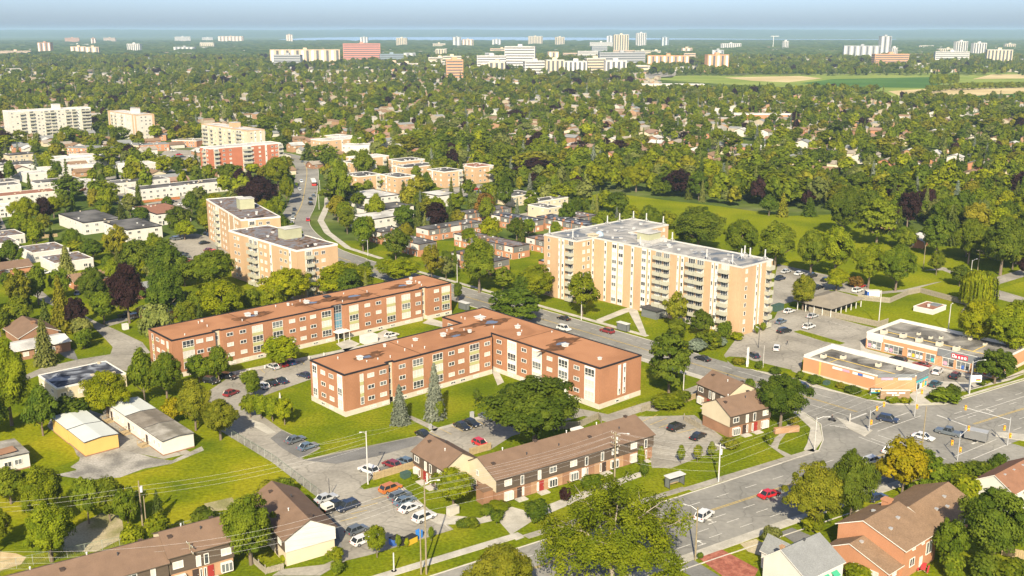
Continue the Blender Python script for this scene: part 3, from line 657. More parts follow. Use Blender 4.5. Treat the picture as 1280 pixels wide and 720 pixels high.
# ---- mid-rise blocks
def midrise(name, label, u, v, w, d, h, wall, nf, roofm, trim, smallsL=(), balL=(), stripsL=(), smallsF=(), balF=(), stripsF=(), penth=None, accent=None, group=None, z0=1.4, bw=2.6, balm=None, rot=0.0):
    rt = site(name, label, 'building', u, v, rot, group)
    shell(rt, rect(0, w, 0, d), h, wall, roofm, trim, par=.3, band=max(.5, h * .035))
    dz = (h - 1.0) / nf
    for side, sm, ba, st in (('L', smallsL, balL, stripsL), ('F', smallsF, balF, stripsF)):
        for s in sm:
            for k in range(nf): win(rt, side, s, z0 + dz * k + .2, 1.5, 1.2, 0, sub=False)
        for s in st:
            panel(rt, side, s, .3, h - .6, 1.3, 0, white_trim, 'window_strip')
            for k in range(nf): win(rt, side, s, z0 + dz * k + .2, .9, 1.2, -.05, nx=1, sub=False)
        for s in ba:
            panel(rt, side, s, .3, h - .6, bw + .4, 0, creamw, 'balcony_bay')
            for k in range(nf): balcony(rt, side, s, z0 + dz * k - .85, bw, -.05, balm or bal_grey)
    if accent:
        for side, s, ww in accent: panel(rt, side, s, .2, h - .5, ww, 0, brick_p if wall is not brick_p else brick_r, 'brick_bay')
    if penth:
        x, y, a, c, hh, m = penth
        p = MB().box(0, a, 0, c, 0, hh).build('penthouse', m, rt, (x, y, h - .3)); MB().box(-.2, a + .2, -.2, c + .2, hh, hh + .15).build('penthouse_roof', roof_light, p)
    for i in range(5): vent(rt, random.uniform(2, w - 2), random.uniform(2, d - 2), h - .26, random.uniform(.4, .9), random.uniform(.3, .7))
    return rt
sage = mat('metal_sage', (0.34, 0.34, 0.22))
midrise('apartment_block', 'peach brick mid rise with a grey roof hut, in front of its taller neighbour', 168.0, 291.5, 16, 47.5, 17.5, brick_p, 6, roof_mix, white_trim,
        [43, 40.5, 24, 21, 10.3, 7.2], [31, 27.5], [17.3, 4.3], [7.5, 10.2], [4.6], [], (7, 19, 6.5, 5, 3.6, sage))
midrise('apartment_block', 'peach brick mid rise with a square sage roof hut, standing farther from the brick flats', 181.4, 355.3, 15.5, 57, 17.5, brick_p, 6, roof_mix, white_trim,
        [52, 48, 44, 30, 26, 8, 5], [36.5, 39.5], [19, 11], [7.5, 10.5], [4.2], [], (6, 24, 6, 5, 4.2, sage), rot=-13)
midrise('apartment_block', 'six storey red brick apartment block with a pale flat roof', 286.0, 594.5, 49.5, 14, 17, brick_red, 6, roof_light, white_trim,
        [4, 10], [7.5], [], [9, 13.5, 29, 34, 43, 46], [4, 23.5, 26.5, 49], [38.5], None, bw=3.0)
midrise('apartment_block', 'cream and brown apartment block with rows of balconies behind the red brick block', 339.5, 647, 13.5, 70, 21, cream, 7, roof_light, brick_p,
        [6, 20, 34, 48], [10, 14, 26, 40, 54, 62, 66], [], [3], [], [6, 10.2], (4, 28, 6, 6, 3.5, brick_p), bw=3.4)
midrise('apartment_block', 'long white eight storey apartment slab with balcony tiers and a roof hut', 263, 913, 68, 14, 23, creamw, 8, roof_light, white_trim,
        [5, 9], [], [], [3, 7, 24, 27, 41, 44], [11, 18.5, 30.5, 35.5, 48, 53.5, 61.5, 65], [57], (38, 4, 6, 5, 4, white_wall), bw=3.6)
midrise('apartment_block', 'white apartment block with orange brick strips and a white roof hut', 337.2, 830, 15, 61, 21, creamw, 7, roof_light, brick_p,
        [40, 36, 18, 14], [30, 44, 52], [25], [4, 7.5, 11], [], [], (5, 18, 6, 6, 4, white_wall), accent=[('L', 58, 4), ('L', 8, 3), ('L', 2.5, 3), ('F', 14, 2)])
WU = [(314, 473, 15.5, 16, 9.5, roof_dark), (328.5, 456, 12, 16.5, 9.5, roof_dark), (361, 456, 14, 16, 9.5, roof_dark), (385.5, 457, 14, 16, 10, mat('roof_rust', (0.25, 0.12, 0.075))), (356, 486, 24, 13, 9.5, roof_dark), (345, 520, 14, 18, 9.5, roof_dark), (372, 512, 18, 14, 9.5, roof_dark), (362, 545, 24, 14, 9, roof_light)]
WL = ['peach brick walk up flats with a dark roof right behind the white blocks', 'peach brick walk up flats with a balcony corner beside their twin', 'peach brick walk up flats next to the rust roofed one', 'x', 'wide peach brick walk up flats in the middle of the group', 'peach brick walk up flats nearest the curving street bend', 'peach brick walk up flats at the wood edge of the group', 'peach brick walk up flats with a pale roof at the far end']
for i, (u, v, w, d, h, rm) in enumerate(WU):
    ns = int(w // 4)
    lab = 'peach brick walk up flats with a rust coloured roof' if i == 3 else WL[i].replace('nearest', 'beside')
    midrise('walk_up_flats', lab, u, v, w, d, h, brick_p, 3, rm, white_trim, [3, d / 2, d - 3], [], [d / 2 + 3], [w * .25, w * .5], [w * .85], [], bw=2.4, group=None)
midrise('walk_up_flats', 'peach brick low block beside the far bend of the street', 398, 645, 34, 16, 10, brick_p, 3, roof_light, white_trim, [4, 8, 12], [], [], [5, 12, 22, 29], [], [17])

# ---- flat roofed terraces on the west side
def flat_row(label, u, v, w, d, h, wall, roofm, trim, group=None, units=0, big=False, name='row_house', rot=0.0, cat='building', nw=None):
    rt = site(name, label, cat, u, v, rot, group)
    shell(rt, rect(0, w, 0, d), h, wall, roofm, trim, par=.2, band=.4)
    n = nw or max(2, int(w // 3.6))
    for i in range(n):
        s = w * (i + .5) / n
        rows = (1.5, h - 1.6) if h > 4.6 else (1.7,)
        for k, z in enumerate(rows):
            if k == 0 and i % 2 == 0: win(rt, 'F', s + .9, 1.1, 1.0, 2.1, 0, nx=1, sub=False, pane=random.choice([glass_d, glass_m, glass_w]), name='door')
            win(rt, 'F', s - .7, z, 1.5, 1.15, 0, sub=False, pane=random.choice([glass_d, glass_d, glass_m, glass_w]))
    for i in range(max(1, int(d // 6))):
        s = d * (i + .5) / max(1, int(d // 6)); win(rt, 'L', s, h - 1.6, 1.4, 1.0, 0, sub=False)
    for i in range(max(3, int(w // 5))): vent(rt, random.uniform(1, w - 1), random.uniform(1, d - 1), h - .18, random.uniform(.4, .9), random.uniform(.3, .7), random.choice([metal_w, metal_w, cream]))
    return rt
gW = 'white flat roofed terraces on the west side'
lW = 'white two storey terrace with a flat grey roof among the western lawns'
flat_row('longest white terrace with a grey roof and an orange fence at its foot', 211, 530.5, 60, 14, 5.8, white_wall, roof_dark, white_trim, gW)
flat_row('white terrace with a grey roof right behind the longest one', 213.5, 562, 31, 14, 5.8, white_wall, roof_dark, white_trim, gW)
flat_row('white two storey terrace with a rust brown flat roof', 140, 557, 41, 13, 5.8, white_wall, mat('roof_rust', (0.25, 0.12, 0.075)), white_trim)
flat_row('white terrace with a grey roof behind the rust roofed one', 150, 596, 24, 12, 5.8, white_wall, roof_dark, white_trim, gW); flat_row('white terrace with a grey roof above the purple maple', 181, 592, 25.5, 15, 5.8, white_wall, roof_dark, white_trim, gW)
for u, v, w in ((205, 655, 36), (225, 690, 30), (190, 640, 14), (160, 680, 26), (250, 640, 20), (120, 640, 26), (135, 680, 22), (110, 600, 26)): flat_row(lW, u, v, w, 12, 5.5, white_wall, roof_light if u != 160 else roof_dark, white_trim, gW)
flat_row('white two storey block with a dark tar roof facing the mid rise car park', 157, 455.5, 17, 31.5, 5.6, white_wall, roof_dark, black_trim)
flat_row('white two storey block with a dark roof stepping forward beside its twin', 164.5, 426, 15.5, 26, 5.6, white_wall, roof_dark, black_trim)
flat_row('white block with a rust brown flat roof near the mid rise car park', 190, 454.5, 16.5, 28, 5.6, white_wall, mat('roof_rust', (0.25, 0.12, 0.075)), black_trim)
lB = 'low white bungalow terrace with a patched flat roof beside the spruces'
for lB, (u, v, w, d) in zip(['low white flat roofed terrace in the middle of the spruce street', 'low white flat roofed terrace behind the pale spruce', 'low white flat roofed terrace beside the orange garden fence', 'low white flat roofed terrace at the upper end of the western street', 'low white flat roofed terrace behind the yellow green tree'], ((121.5, 412.5, 14, 16), (121.5, 387.5, 14.3, 16), (108, 440, 17, 15), (100, 462, 15, 14), (118, 455, 14, 14))): flat_row(lB, u, v, w, d, 4.0, white_wall, roof_mix, white_trim)
flat_row('pale flat roofed bungalow with dark wet tar roof and white skylight curbs', 74.8, 247.2, 17, 13.4, 3.7, cream, roof_blue, white_trim, name='bungalow')
flat_row('orange brick gatehouse with a brown roof beside the rear mid rise', 225, 440, 9, 12, 4.5, brick_o, roof_brown, white_trim, name='bungalow')
flat_row('low white block with a pale roof beside the curving street', 254, 374.5, 21, 16, 6, white_wall, roof_light, black_trim)
flat_row('white block with a dark roof behind the pale roofed one', 268, 393, 24, 14, 6, white_wall, roof_dark, black_trim)
flat_row('white block with a pale roof in front of the walk up flats', 287, 425, 20, 24, 6, white_wall, roof_light, black_trim)
flat_row('white block with a plain pale roof and orange brick foot', 318.5, 407, 13, 16, 6, white_wall, roof_light, black_trim)
lC = 'cream windowless block at the end of the terraces by the park'
flat_row(lC, 345, 362, 22, 8, 5.5, cream, roof_dark, white_trim, 'cream blocks by the park'); flat_row(lC, 336, 345, 8, 14, 5.5, cream, roof_dark, white_trim, 'cream blocks by the park'); flat_row(lC, 348, 383, 16, 14, 5.5, cream, roof_dark, white_trim, 'cream blocks by the park')
grey_side = mat('grey_siding', (0.14, 0.14, 0.13), 0.85, 0.1, streak=(1, 1, 5))
def mixed_row(label, u, v, w, d, h, along, roofm, group):
    """brick terrace with grey and white upper bays, flat roof, party walls and small chimneys"""
    rt = site('row_house', label, 'building', u, v, 0, group)
    shell(rt, rect(0, w, 0, d), h, brick_o, roofm, black_trim, par=.18, band=.22)
    for side, ln in (('L', d), ('F', w)):
        n = max(1, int(ln // 5.2))
        for i in range(n):
            s = ln * (i + .5) / n; m = [white_wall, grey_side, grey_side][(i + (side == 'F')) % 3]
            panel(rt, side, s, 2.7, h - .3, ln / n - .5, 0, m, 'siding_panel')
            win(rt, side, s - .4, h - 1.6, 1.5, 1.1, -.05, sub=False); win(rt, side, s + .9, 1.3, 1.3, 1.1, 0, sub=False)
            win(rt, side, s - 1.2, 1.1, .95, 2.1, 0, nx=1, sub=False, name='door')
            if i: vent(rt, (0.6 if side == 'L' else s - ln / n / 2), (s - ln / n / 2 if side == 'L' else .6), h - .2, .7, 1.0, brick_o, 'chimney')
    for i in range(6): vent(rt, random.uniform(1, w - 1), random.uniform(1, d - 1), h - .16, .5, .4)
gM = None
lMs = ['brick terrace with a long grey bay front and dark roof behind the street trees', 'long brick and grey terrace running toward the peach tower', 'short brick terrace with a white end bay beside the curving street', 'small brick terrace behind the lamp post on the curving street', 'brick terrace with a wet blue roof by the red parked car', 'brick terrace half hidden by the verge tree across from the flats', 'long brick terrace with a patchy roof right behind the peach tower', 'brick terrace with a wet blue roof beside the park', 'grey bay terrace behind the bronze tree', 'square brick house block at the park end of the terraces']
for lM, (u, v, w, d, rm) in zip(lMs, ((261, 341, 30, 9, roof_dark), (264, 290.5, 9, 37, roof_mix), (239.5, 319.5, 9, 17, roof_dark), (242.5, 350, 12, 9, roof_dark), (306, 326, 9, 26, roof_blue), (240, 276, 9, 24, roof_dark), (281.5, 262, 9, 40, roof_mix), (318, 300, 10, 34, roof_blue), (298, 360, 28, 9, roof_dark), (330, 318, 12, 12, roof_mix))): mixed_row(lM, u, v, w, d, 5.2, 0, rm, gM)
flat_row('orange brick end house with a pale blue roof beside the peach tower', 255.5, 255, 9, 12, 5.2, brick_o, mat('roof_pale_blue', (0.30, 0.36, 0.40)), black_trim)

# ---- farther terraces of the west side: grey pitched roofs with brick ends, and low white rows
def row_px(label, xl, yl, xr, yr, d, h, wall, roofm, trim):
    u, v = Puv(xl, yl); u2, v2 = Puv(xr, yr); L = math.hypot(u2 - u, v2 - v)
    return flat_row(label, u, v, L, d, h, wall, roofm, trim, rot=math.degrees(math.atan2(v2 - v, u2 - u)))
for a in [('grey roofed terrace with orange brick ends before the white slab', 84, 193, 134, 195, 16, 5.2, brick_o, roof_gsh, roof_gsh), ('grey roofed brick terrace before the white and orange block', 137, 189, 174, 190, 14, 5.2, cream, roof_gsh, roof_gsh), ('brick ended grey terrace beside the distant playground', 176, 190, 212, 188, 14, 5.2, brick_o, roof_gsh, roof_gsh), ('olive roofed brick terrace beside the red brick block', 215, 183, 246, 184, 16, 5.0, brick_o, mat('shingle_olive', (.24, .22, .17), .95, .1), white_trim), ('slate roofed house row behind the grey terraces', 193, 176, 208, 176, 12, 5, brick_o, roof_gsh, roof_gsh),
          ('white low row with a pale roof above the playground lawn', 82, 204, 126, 203, 12, 5, white_wall, roof_light, white_trim), ('white low row with dark vents beside the playground', 84, 219, 120, 217, 12, 5, white_wall, roof_dark, white_trim), ('white low row stepping back from the playground', 112, 209, 146, 205, 12, 5, white_wall, roof_light, white_trim), ('dark roofed white row at the western edge', 0, 217, 44, 214, 14, 5.5, white_wall, roof_dark, black_trim), ('dark roofed row behind the western edge one', 12, 204, 46, 201, 13, 5.5, cream, roof_dark, black_trim), ('white row with a grey roof half behind conifers in the west', 0, 240, 26, 237, 13, 5.5, white_wall, roof_dark, white_trim),
          ('white row with a pale roof at the foot of the rust roofed terrace', 0, 272, 22, 270, 12, 5, white_wall, roof_light, white_trim), ('white low row between the purple maples', 96, 238, 122, 234, 10, 4.5, white_wall, roof_light, white_trim), ('long pale roofed block behind the walk up flats', 428, 196, 462, 196, 16, 8, creamw, roof_light, white_trim), ('pale block with a ribbed roof beside the curving street', 405, 182, 428, 184, 14, 8, brick_p, roof_light, white_trim)]: row_px(*a)

# ------------------------------------------------------------------ pitched roofs
def gable(root, x0, x1, y0, y1, he, hr, axis, wall, roofm, upper=None, split=2.7, gab=None, gab_low=None, over=0.4, trim=None, ridge=0.5, out=0.0):
    """gabled volume; ridge along axis at fraction `ridge` of the depth; lower and upper wall materials differ"""
    upper = upper or wall; gab = gab or upper; gab_low = gab_low or wall
    b = MB(); b.prism(rect(x0, x1, y0, y1), 0, split, top=False); b.build('wall', wall, root)
    g = out; u = MB(); gm = MB(); gn = MB()
    X0, X1, Y0, Y1 = x0 - g, x1 + g, y0 - g, y1 + g
    if axis == 'x':
        yr = Y0 + (Y1 - Y0) * ridge
        u.quad((X0, Y0, split), (X1, Y0, split), (X1, Y0, he), (X0, Y0, he)); u.quad((X1, Y1, split), (X0, Y1, split), (X0, Y1, he), (X1, Y1, he))
        gm.poly([(X0, Y1, split), (X0, Y0, split), (X0, Y0, he), (X0, yr, hr), (X0, Y1, he)]); gn.poly([(X1, Y0, split), (X1, Y1, split), (X1, Y1, he), (X1, yr, hr), (X1, Y0, he)])
    else:
        xr = X0 + (X1 - X0) * ridge
        u.quad((X0, Y1, split), (X0, Y0, split), (X0, Y0, he), (X0, Y1, he)); u.quad((X1, Y0, split), (X1, Y1, split), (X1, Y1, he), (X1, Y0, he))
        gm.poly([(X0, Y0, split), (X1, Y0, split), (X1, Y0, he), (xr, Y0, hr), (X0, Y0, he)]); gn.poly([(X1, Y1, split), (X0, Y1, split), (X0, Y1, he), (xr, Y1, hr), (X1, Y1, he)])
    if g: u.quad((X0, Y1, split), (X1, Y1, split), (X1, Y0, split), (X0, Y0, split))
    u.build('upper_wall', upper, root); gm.build('gable_wall', gab, root); gn.build('gable_wall', gab, root)
    r = MB(); t = 0.16; e = 0.25
    def slab(p, q, s, w):                      # eave p-q, ridge s-w
        up = [(a[0], a[1], a[2] + t) for a in (p, q, s, w)]
        r.quad(*up, 0); r.quad(w, s, q, p, 1)
        for a, c, A, C in ((p, q, up[0], up[1]), (q, s, up[1], up[2]), (s, w, up[2], up[3]), (w, p, up[3], up[0])): r.quad(a, c, C, A, 1)
    if axis == 'x':
        k0 = (hr - he) / (yr - Y0); k1 = (hr - he) / (Y1 - yr)
        slab((X0 - e, Y0 - over, he - k0 * over), (X1 + e, Y0 - over, he - k0 * over), (X1 + e, yr, hr), (X0 - e, yr, hr))
        slab((X1 + e, Y1 + over, he - k1 * over), (X0 - e, Y1 + over, he - k1 * over), (X0 - e, yr, hr), (X1 + e, yr, hr))
    else:
        k0 = (hr - he) / (xr - X0); k1 = (hr - he) / (X1 - xr)
        slab((X0 - over, Y1 + e, he - k0 * over), (X0 - over, Y0 - e, he - k0 * over), (xr, Y0 - e, hr), (xr, Y1 + e, hr))
        slab((X1 + over, Y0 - e, he - k1 * over), (X1 + over, Y1 + e, he - k1 * over), (xr, Y1 + e, hr), (xr, Y0 - e, hr))
    ro = r.build('roof', [roofm, trim or white_trim], root); block_site(root, rect(x0, x1, y0, y1)); return ro
def roof_at(x, y, x0, x1, y0, y1, he, hr, axis, ridge=.5):
    if axis == 'x':
        yr = y0 + (y1 - y0) * ridge; return he + (hr - he) * ((y - y0) / (yr - y0) if y < yr else (y1 - y) / (y1 - yr)) + .16
    xr = x0 + (x1 - x0) * ridge; return he + (hr - he) * ((x - x0) / (xr - x0) if x < xr else (x1 - x) / (x1 - xr)) + .16
def chimney(root, x, y, z, w=.7, h=1.0, m=None): return vent(root, x, y, z - .4, w, h + .4, m or brick_o, 'chimney')
def bay(root, side, s, z, w, off):
    """projecting white bay window"""
    b = MB(); d = .55
    b.box(-w / 2, w / 2, -d, .02, -.85, -.72).box(-w / 2, w / 2, -d, .02, .72, .85)
    for x in (-w / 2, -w / 6, w / 6, w / 2): b.box(x - .05, x + .05, -d, -d + .1, -.72, .72)
    b.box(-w / 2, -w / 2 + .1, -.1, .02, -.72, .72).box(w / 2 - .1, w / 2, -.1, .02, -.72, .72)
    o = b.build('bay_window', white_trim, root, on(side, s, off, z)); o.rotation_euler.z = SIDE[side]
    p = MB(); p.quad((-w / 2 + .1, -d + .05, -.72), (w / 2 - .1, -d + .05, -.72), (w / 2 - .1, -d + .05, .72), (-w / 2 + .1, -d + .05, .72))
    p.build('pane', random.choice([glass_m, glass_w, glass_d]), o); return o
door_m = [mat('door_dark', (0.05, 0.035, 0.03), .6, .05), mat('door_red', (0.25, 0.03, 0.025), .6, .05), mat('door_white', (.6, .58, .52), .6, .05)]
def door(root, side, s, off, m=None):
    key = ('door', (m or door_m[0]).name)
    if key not in WC: WC[key] = MB().box(-.5, .5, -.06, .02, 0, 2.1).mesh('door', m or door_m[0])
    o = link('door', WC[key], root, on(side, s, off, .25), SIDE[side])
    if 'dk' not in WC: WC['dk'] = MB().box(-.04, .04, -.12, -.05, 1.0, 1.12).mesh('handle', metal_g)
    link('handle', WC['dk'], o, (.38, 0, 0)); return o
brick_t = mat('brick_tan', (0.34, 0.205, 0.118), 0.9, 0.12, scale=0.4)
brick_b = mat('brick_brown', (0.255, 0.142, 0.084), 0.9, 0.12, scale=0.4)

# ---- brown townhouses
def townrow(label, u, v, w, d, rot, axis, he=5.3, hr=7.7, units=0, front='F', gab=cream, gab_low=None, low=brick_b, doors=True, ridge=.5):
    rt = site('townhouse_row', label, 'building', u, v, rot)
    gable(rt, 0, w, 0, d, he, hr, axis, low, roof_brown, brown_side, 2.65, gab, gab_low, over=.35, trim=brown_side, out=.18, ridge=ridge)
    ln = w if front == 'F' else d; off = 0
    for i in range(units):
        c = ln * (i + .5) / units; fl = 1 if i % 2 else -1
        if units > 2: panel(rt, front, c, .1, 2.6, ln / units - .25, 0, brick_t if i % 2 else brick_b, 'brick_bay', t=.06)
        win(rt, front, c + fl * 1.4, 4.05, 1.7, 1.25, -.18); win(rt, front, c - fl * 1.9, 3.75, .8, 1.9, -.18, nx=1)
        bay(rt, front, c + fl * 1.3, 1.35, 1.9, -.06); door(rt, front, c - fl * 1.3, -.08, door_m[i % 3]); win(rt, front, c - fl * 2.2, 1.3, .45, 1.8, -.06, nx=1)
        MB().box(-1.1, 1.1, -1.5, 0, 0, .22).build('doorstep', conc, rt, on(front, c - fl * 1.3, -.1, 0) if front == 'F' else on(front, c - fl * 1.3, -.1, 0)).rotation_euler.z = SIDE[front]
    n = max(2, units) * 2
    for i in range(n):
        a = (i + .4) / n
        x, y = (w * a, d * (.62 if i % 2 else .35)) if axis == 'x' else (w * (.35 if i % 2 else .6), d * a)
        z = roof_at(x, y, 0, w, 0, d, he, hr, axis, ridge)
        if i % 3 == 0: vent(rt, x, y, z - .15, .6, .45, mat('vent_brown', (0.07, 0.05, 0.04)))
        else: pipe_vent(rt, x, y, z - .1, .1, .5, metal_w if i % 2 else metal_d)
    return rt
tl2 = townrow('long brown sided townhouse row with white bay windows facing the avenue', 117.5, 134.0, 39.5, 10.0, -8.0, 'x', units=5, hr=7.6, ridge=.62)
win(tl2, 'L', 6.4, 4.3, .8, 1.1, -.18); win(tl2, 'L', 8.0, 1.3, 1.8, 2.2, 0)
bx = MB().box(0, 2.2, 0, 2.6, 0, 2.9).build('porch_wall', brick_b, tl2, (-2.3, 1.0, 0)); MB().box(-.15, 2.3, -.15, 2.75, 2.9, 3.05).build('porch_roof', roof_brown, bx)
MB().box(0, 2.6, 0, 1.2, 0, .5).build('roof_hatch', white_trim, tl2, (24, 7.2, 6.9))
tl1 = townrow('short brown townhouse pair with a cream gable beside the long row', 113.0, 144.2, 8.0, 11.2, -5, 'y', units=2, front='L')
t2f = townrow('brown townhouse with a cream gable over brick beside the tree by the junction', 177.6, 123.9, 12.0, 9.0, -12, 'x', units=2)
t2b = townrow('brown townhouse behind the one with the brick gable near the junction', 187.6, 132.0, 9.0, 10.2, -12, 'y', units=2, front='L')
t3 = townrow('brown roofed townhouse with a tall white and cream gable wall by the car park', 76.0, 140.6, 8.8, 17.5, -9, 'y', units=0, gab=white_wall, low=cream, he=5.0, hr=7.5)
for s in (2.2, 7.5): win(t3, 'L', s, 3.9, 1.5, 1.2, -.18); door(t3, 'L', s + 2.2, 0)
t4a = townrow('brown townhouse with bay window at the high end of the stepped row', 58.6, 146.8, 10.2, 9.3, -9, 'x', units=2, he=5.7, hr=8.0, low=brick_t)
t4b = townrow('long low brown townhouse row stepping down along the chain link fence', 17.0, 153.2, 41.5, 9.3, -9, 'x', units=5, he=5.0, hr=7.3)

# ---- detached houses by the avenue
ho = site('house', 'split level orange brick house with tan shingle roofs', 'house', 148.6, 68.4, -2)
gable(ho, 0, 10.8, 0, 12.2, 5.6, 7.9, 'x', brick_o, roof_tanb, ridge=.62, over=.5)
gable(ho, -4.2, 0.05, 0.3, 11.6, 2.9, 5.2, 'x', brick_o, roof_tanb, ridge=.62, over=.5)
for s in (2.6, 5.6): win(ho, 'L', s, 1.7, 1.6, 1.1, -4.2)
for s in (3.2, 6.2): win(ho, 'F', s, 4.9, .9, .7, 0)
win(ho, 'F', 3.0, 2.4, 1.6, 1.5, 0); win(ho, 'F', 8.4, 3.2, 1.9, 2.3, 0); win(ho, 'F', -2.0, 2.0, 1.2, .9, .3); door(ho, 'F', 6.0, 0, door_m[2])
chimney(ho, 9.8, 9.0, 7.4, 1.3, 1.0)
for x, y in ((2.5, 4), (6.5, 5), (5.5, 9)): vent(ho, x, y, roof_at(x, y, 0, 10.8, 0, 12.2, 5.6, 7.9, 'x', .62) - .1, .5, .35, metal_g)
vent(ho, -2, 6.5, roof_at(-2, 6.5, -4.2, 0, .3, 11.6, 2.9, 5.2, 'x', .62) - .1, .5, .35, metal_g)
hb = site('house', 'low house with a broad brown shingle roof behind the orange brick one', 'house', 163.5, 69.5, 0)
gable(hb, 0, 15, 0, 11.5, 3.2, 5.8, 'x', brick_o, roof_tanb, over=.6)
win(hb, 'L', 5, 1.6, 1.6, 1.2, 0); win(hb, 'F', 10, 1.6, 1.6, 1.2, 0)
for x, y in ((5, 3), (10, 4), (8, 2.4)): vent(hb, x, y, roof_at(x, y, 0, 15, 0, 11.5, 3.2, 5.8, 'x') - .1, .5, .35, metal_g)
hg = site('house', 'white clapboard house with a grey shingle roof and green window awnings', 'house', 131.0, 75.4, -6)
gable(hg, 0, 9.4, 0, 8.6, 4.2, 7.0, 'x', white_wall, roof_gsh, over=.35, ridge=.6)
gable(hg, 3.0, 6.2, 5.6, 11.5, 3.4, 5.6, 'y', white_wall, roof_gsh, over=.3)
awn = mat('awning_green', (0.05, 0.30, 0.17), .7, .06)
for s in (2.6, 4.8, 7.0):
    win(hg, 'F', s, 2.3, 1.1, 1.2, 0)
    MB().quad((-.75, -.9, -.5), (.75, -.9, -.5), (.75, -.02, .1), (-.75, -.02, .1)).build('awning', awn, hg, (s, 0, 3.2))
chimney(hg, .7, 5.6, 6.4, .55, 1.0, brick_t); pipe_vent(hg, 5.4, 5.0, 6.7, .18, .6, metal_d); win(hg, 'L', 3.0, 1.8, 1.2, 1.2, 0)
hs = site('garden_shed', 'small brown roofed shed beside the brick drive', 'shed', 124.5, 74.0, -6); gable(hs, 0, 4.5, 0, 4.0, 2.2, 3.2, 'x', cream, roof_tanb, over=.25)
hw = site('house', 'white gabled house with a brown roof beside the hedge at the junction', 'house', 186.2, 66.2, -4)
gable(hw, 0, 14, 0, 7.6, 4.3, 6.6, 'x', white_wall, mat('shingle_rust', (0.22, 0.115, 0.07), .95, .1), over=.35)
gable(hw, 4, 14, -4.5, .05, 2.6, 3.6, 'x', white_wall, mat('shingle_rust', (0.22, 0.115, 0.07), .95, .1), over=.35, ridge=.9)
for s in (2.0, 7.0): win(hw, 'F', s, 3.2, 1.2, 1.5, 0)
for x in (2.5, 6, 9.5): vent(hw, x, 3.2, 6.1, .45, .35, metal_g)
patch('driveway', [(873, 698), (900, 686), (948, 712), (940, 728), (905, 722)], mixmat('brick_paving', [(0.24, 0.085, 0.06), (0.33, 0.13, 0.09)], 0.8, fine=.2), 0.09)
patch('driveway', [(848, 712), (866, 700), (905, 724), (890, 735)], asph_dark, 0.09); patch('bare_ground', [(925, 680), (945, 674), (968, 690), (960, 698), (935, 690)], dirtm, 0.08)
patch('driveway', [(974, 666), (990, 660), (1018, 672), (1000, 684)], asph_dark, 0.08)

# ---- western bungalows
hh = site('bungalow', 'brown roofed bungalow with brick chimney behind the spruce at the corner', 'house', 82.5, 300, 0)
gable(hh, 0, 10.5, 0, 14, 3.0, 5.4, 'y', brick_b, roof_brown, over=.7); chimney(hh, 5, 4, 5.2, 1.0, .9, brick_b)
hp = site('bungalow', 'bungalow with a pale grey low pitched roof beside the corner spruce', 'house', 77.0, 287.5, 0)
gable(hp, 0, 15.0, 0, 9, 3.0, 3.9, 'x', brick_b, roof_light, over=.6); door(hp, 'F', 6, 0, door_m[2]); win(hp, 'F', 3, 1.6, 1.6, 1.2, 0); win(hp, 'F', 10, 1.6, 1.6, 1.2, 0)
for i, (u, v, m) in enumerate(((118, 358, roof_tanb), (104, 395, roof_brown), (128, 330, roof_gsh), (95, 430, roof_tanb), (120, 300, roof_gsh))):
    h_ = site('bungalow', ['tan roofed bungalow at the foot of the white terraces', 'brown roofed bungalow beside the western street', 'grey roofed bungalow hidden under the purple maple', 'tan roofed bungalow farther up the western street', 'small grey roofed house under the trees behind the brick flats'][i], 'house', u, v)
    gable(h_, 0, 12, 0, 9, 2.8, 4.6, 'x', brick_o, m, over=.5); win(h_, 'F', 3, 1.6, 1.6, 1.2, 0); win(h_, 'L', 4, 1.6, 1.6, 1.2, 0)
# ---- school portables
yel = mat('yellow_cladding', (0.55, 0.36, 0.115), .8, .05, scale=.4); por_w = mat('portable_white', (0.56, 0.53, 0.46), .8, .06, scale=.4)
por_r = mat('portable_roof', (0.50, 0.52, 0.48), .5, .06, scale=.3); por_g = mixmat('portable_roof_dirty', [(0.17, 0.155, 0.125), (0.33, 0.31, 0.27)], .3, (.4, .65), .1)
def portable(label, u, v, w, d, wall, roofm, hgt=3.3, wins=0, blank=False):
    rt = site('portable_classroom', label, 'building', u, v)
    gable(rt, 0, w, 0, d, hgt, hgt + .35, 'y', wall, roofm, over=.12, split=.35, trim=metal_d)
    MB().box(-.03, w + .03, -.03, d + .03, 0, .3).build('skirting', brick_b, rt)
    for i in range(wins): win(rt, 'L', d * (i + .7) / (wins + 1), 2.0, .9, 1.2, 0)
    if wins:
        door(rt, 'L', d * .85, 0, door_m[0])
        dk = MB().box(-1.8, -.05, d * .85 - 1.2, d * .85 + 1.2, .0, .35); dk.build('deck', woodf, rt)
        rl = MB()
        for yy in (d * .85 - 1.2, d * .85 + 1.2): rl.box(-1.8, -.1, yy - .04, yy + .04, 1.1, 1.2).box(-1.8, -1.7, yy - .05, yy + .05, .3, 1.1)
        rl.build('deck_rail', woodf, rt)
    return rt
portable('yellow portable classroom with a pale roof, its end facing the gravel', 67.6, 209.6, 7.2, 9.4, yel, por_r)
portable('yellow portable classroom with a pale roof behind the gravel fronted one', 67.4, 219.1, 7.2, 9.4, yel, por_r, 3.45)
portable('white portable classroom with a stained roof at the end of the row', 80.1, 199.0, 7.0, 9.6, por_w, por_g, wins=3)
portable('white portable classroom with a dark weathered roof in the middle of the row', 80.0, 208.7, 7.0, 9.4, por_w, mixmat('portable_roof_old', [(0.15, 0.13, 0.105), (0.22, 0.195, 0.16)], .3, (.4, .6), .1), 3.4, wins=2)
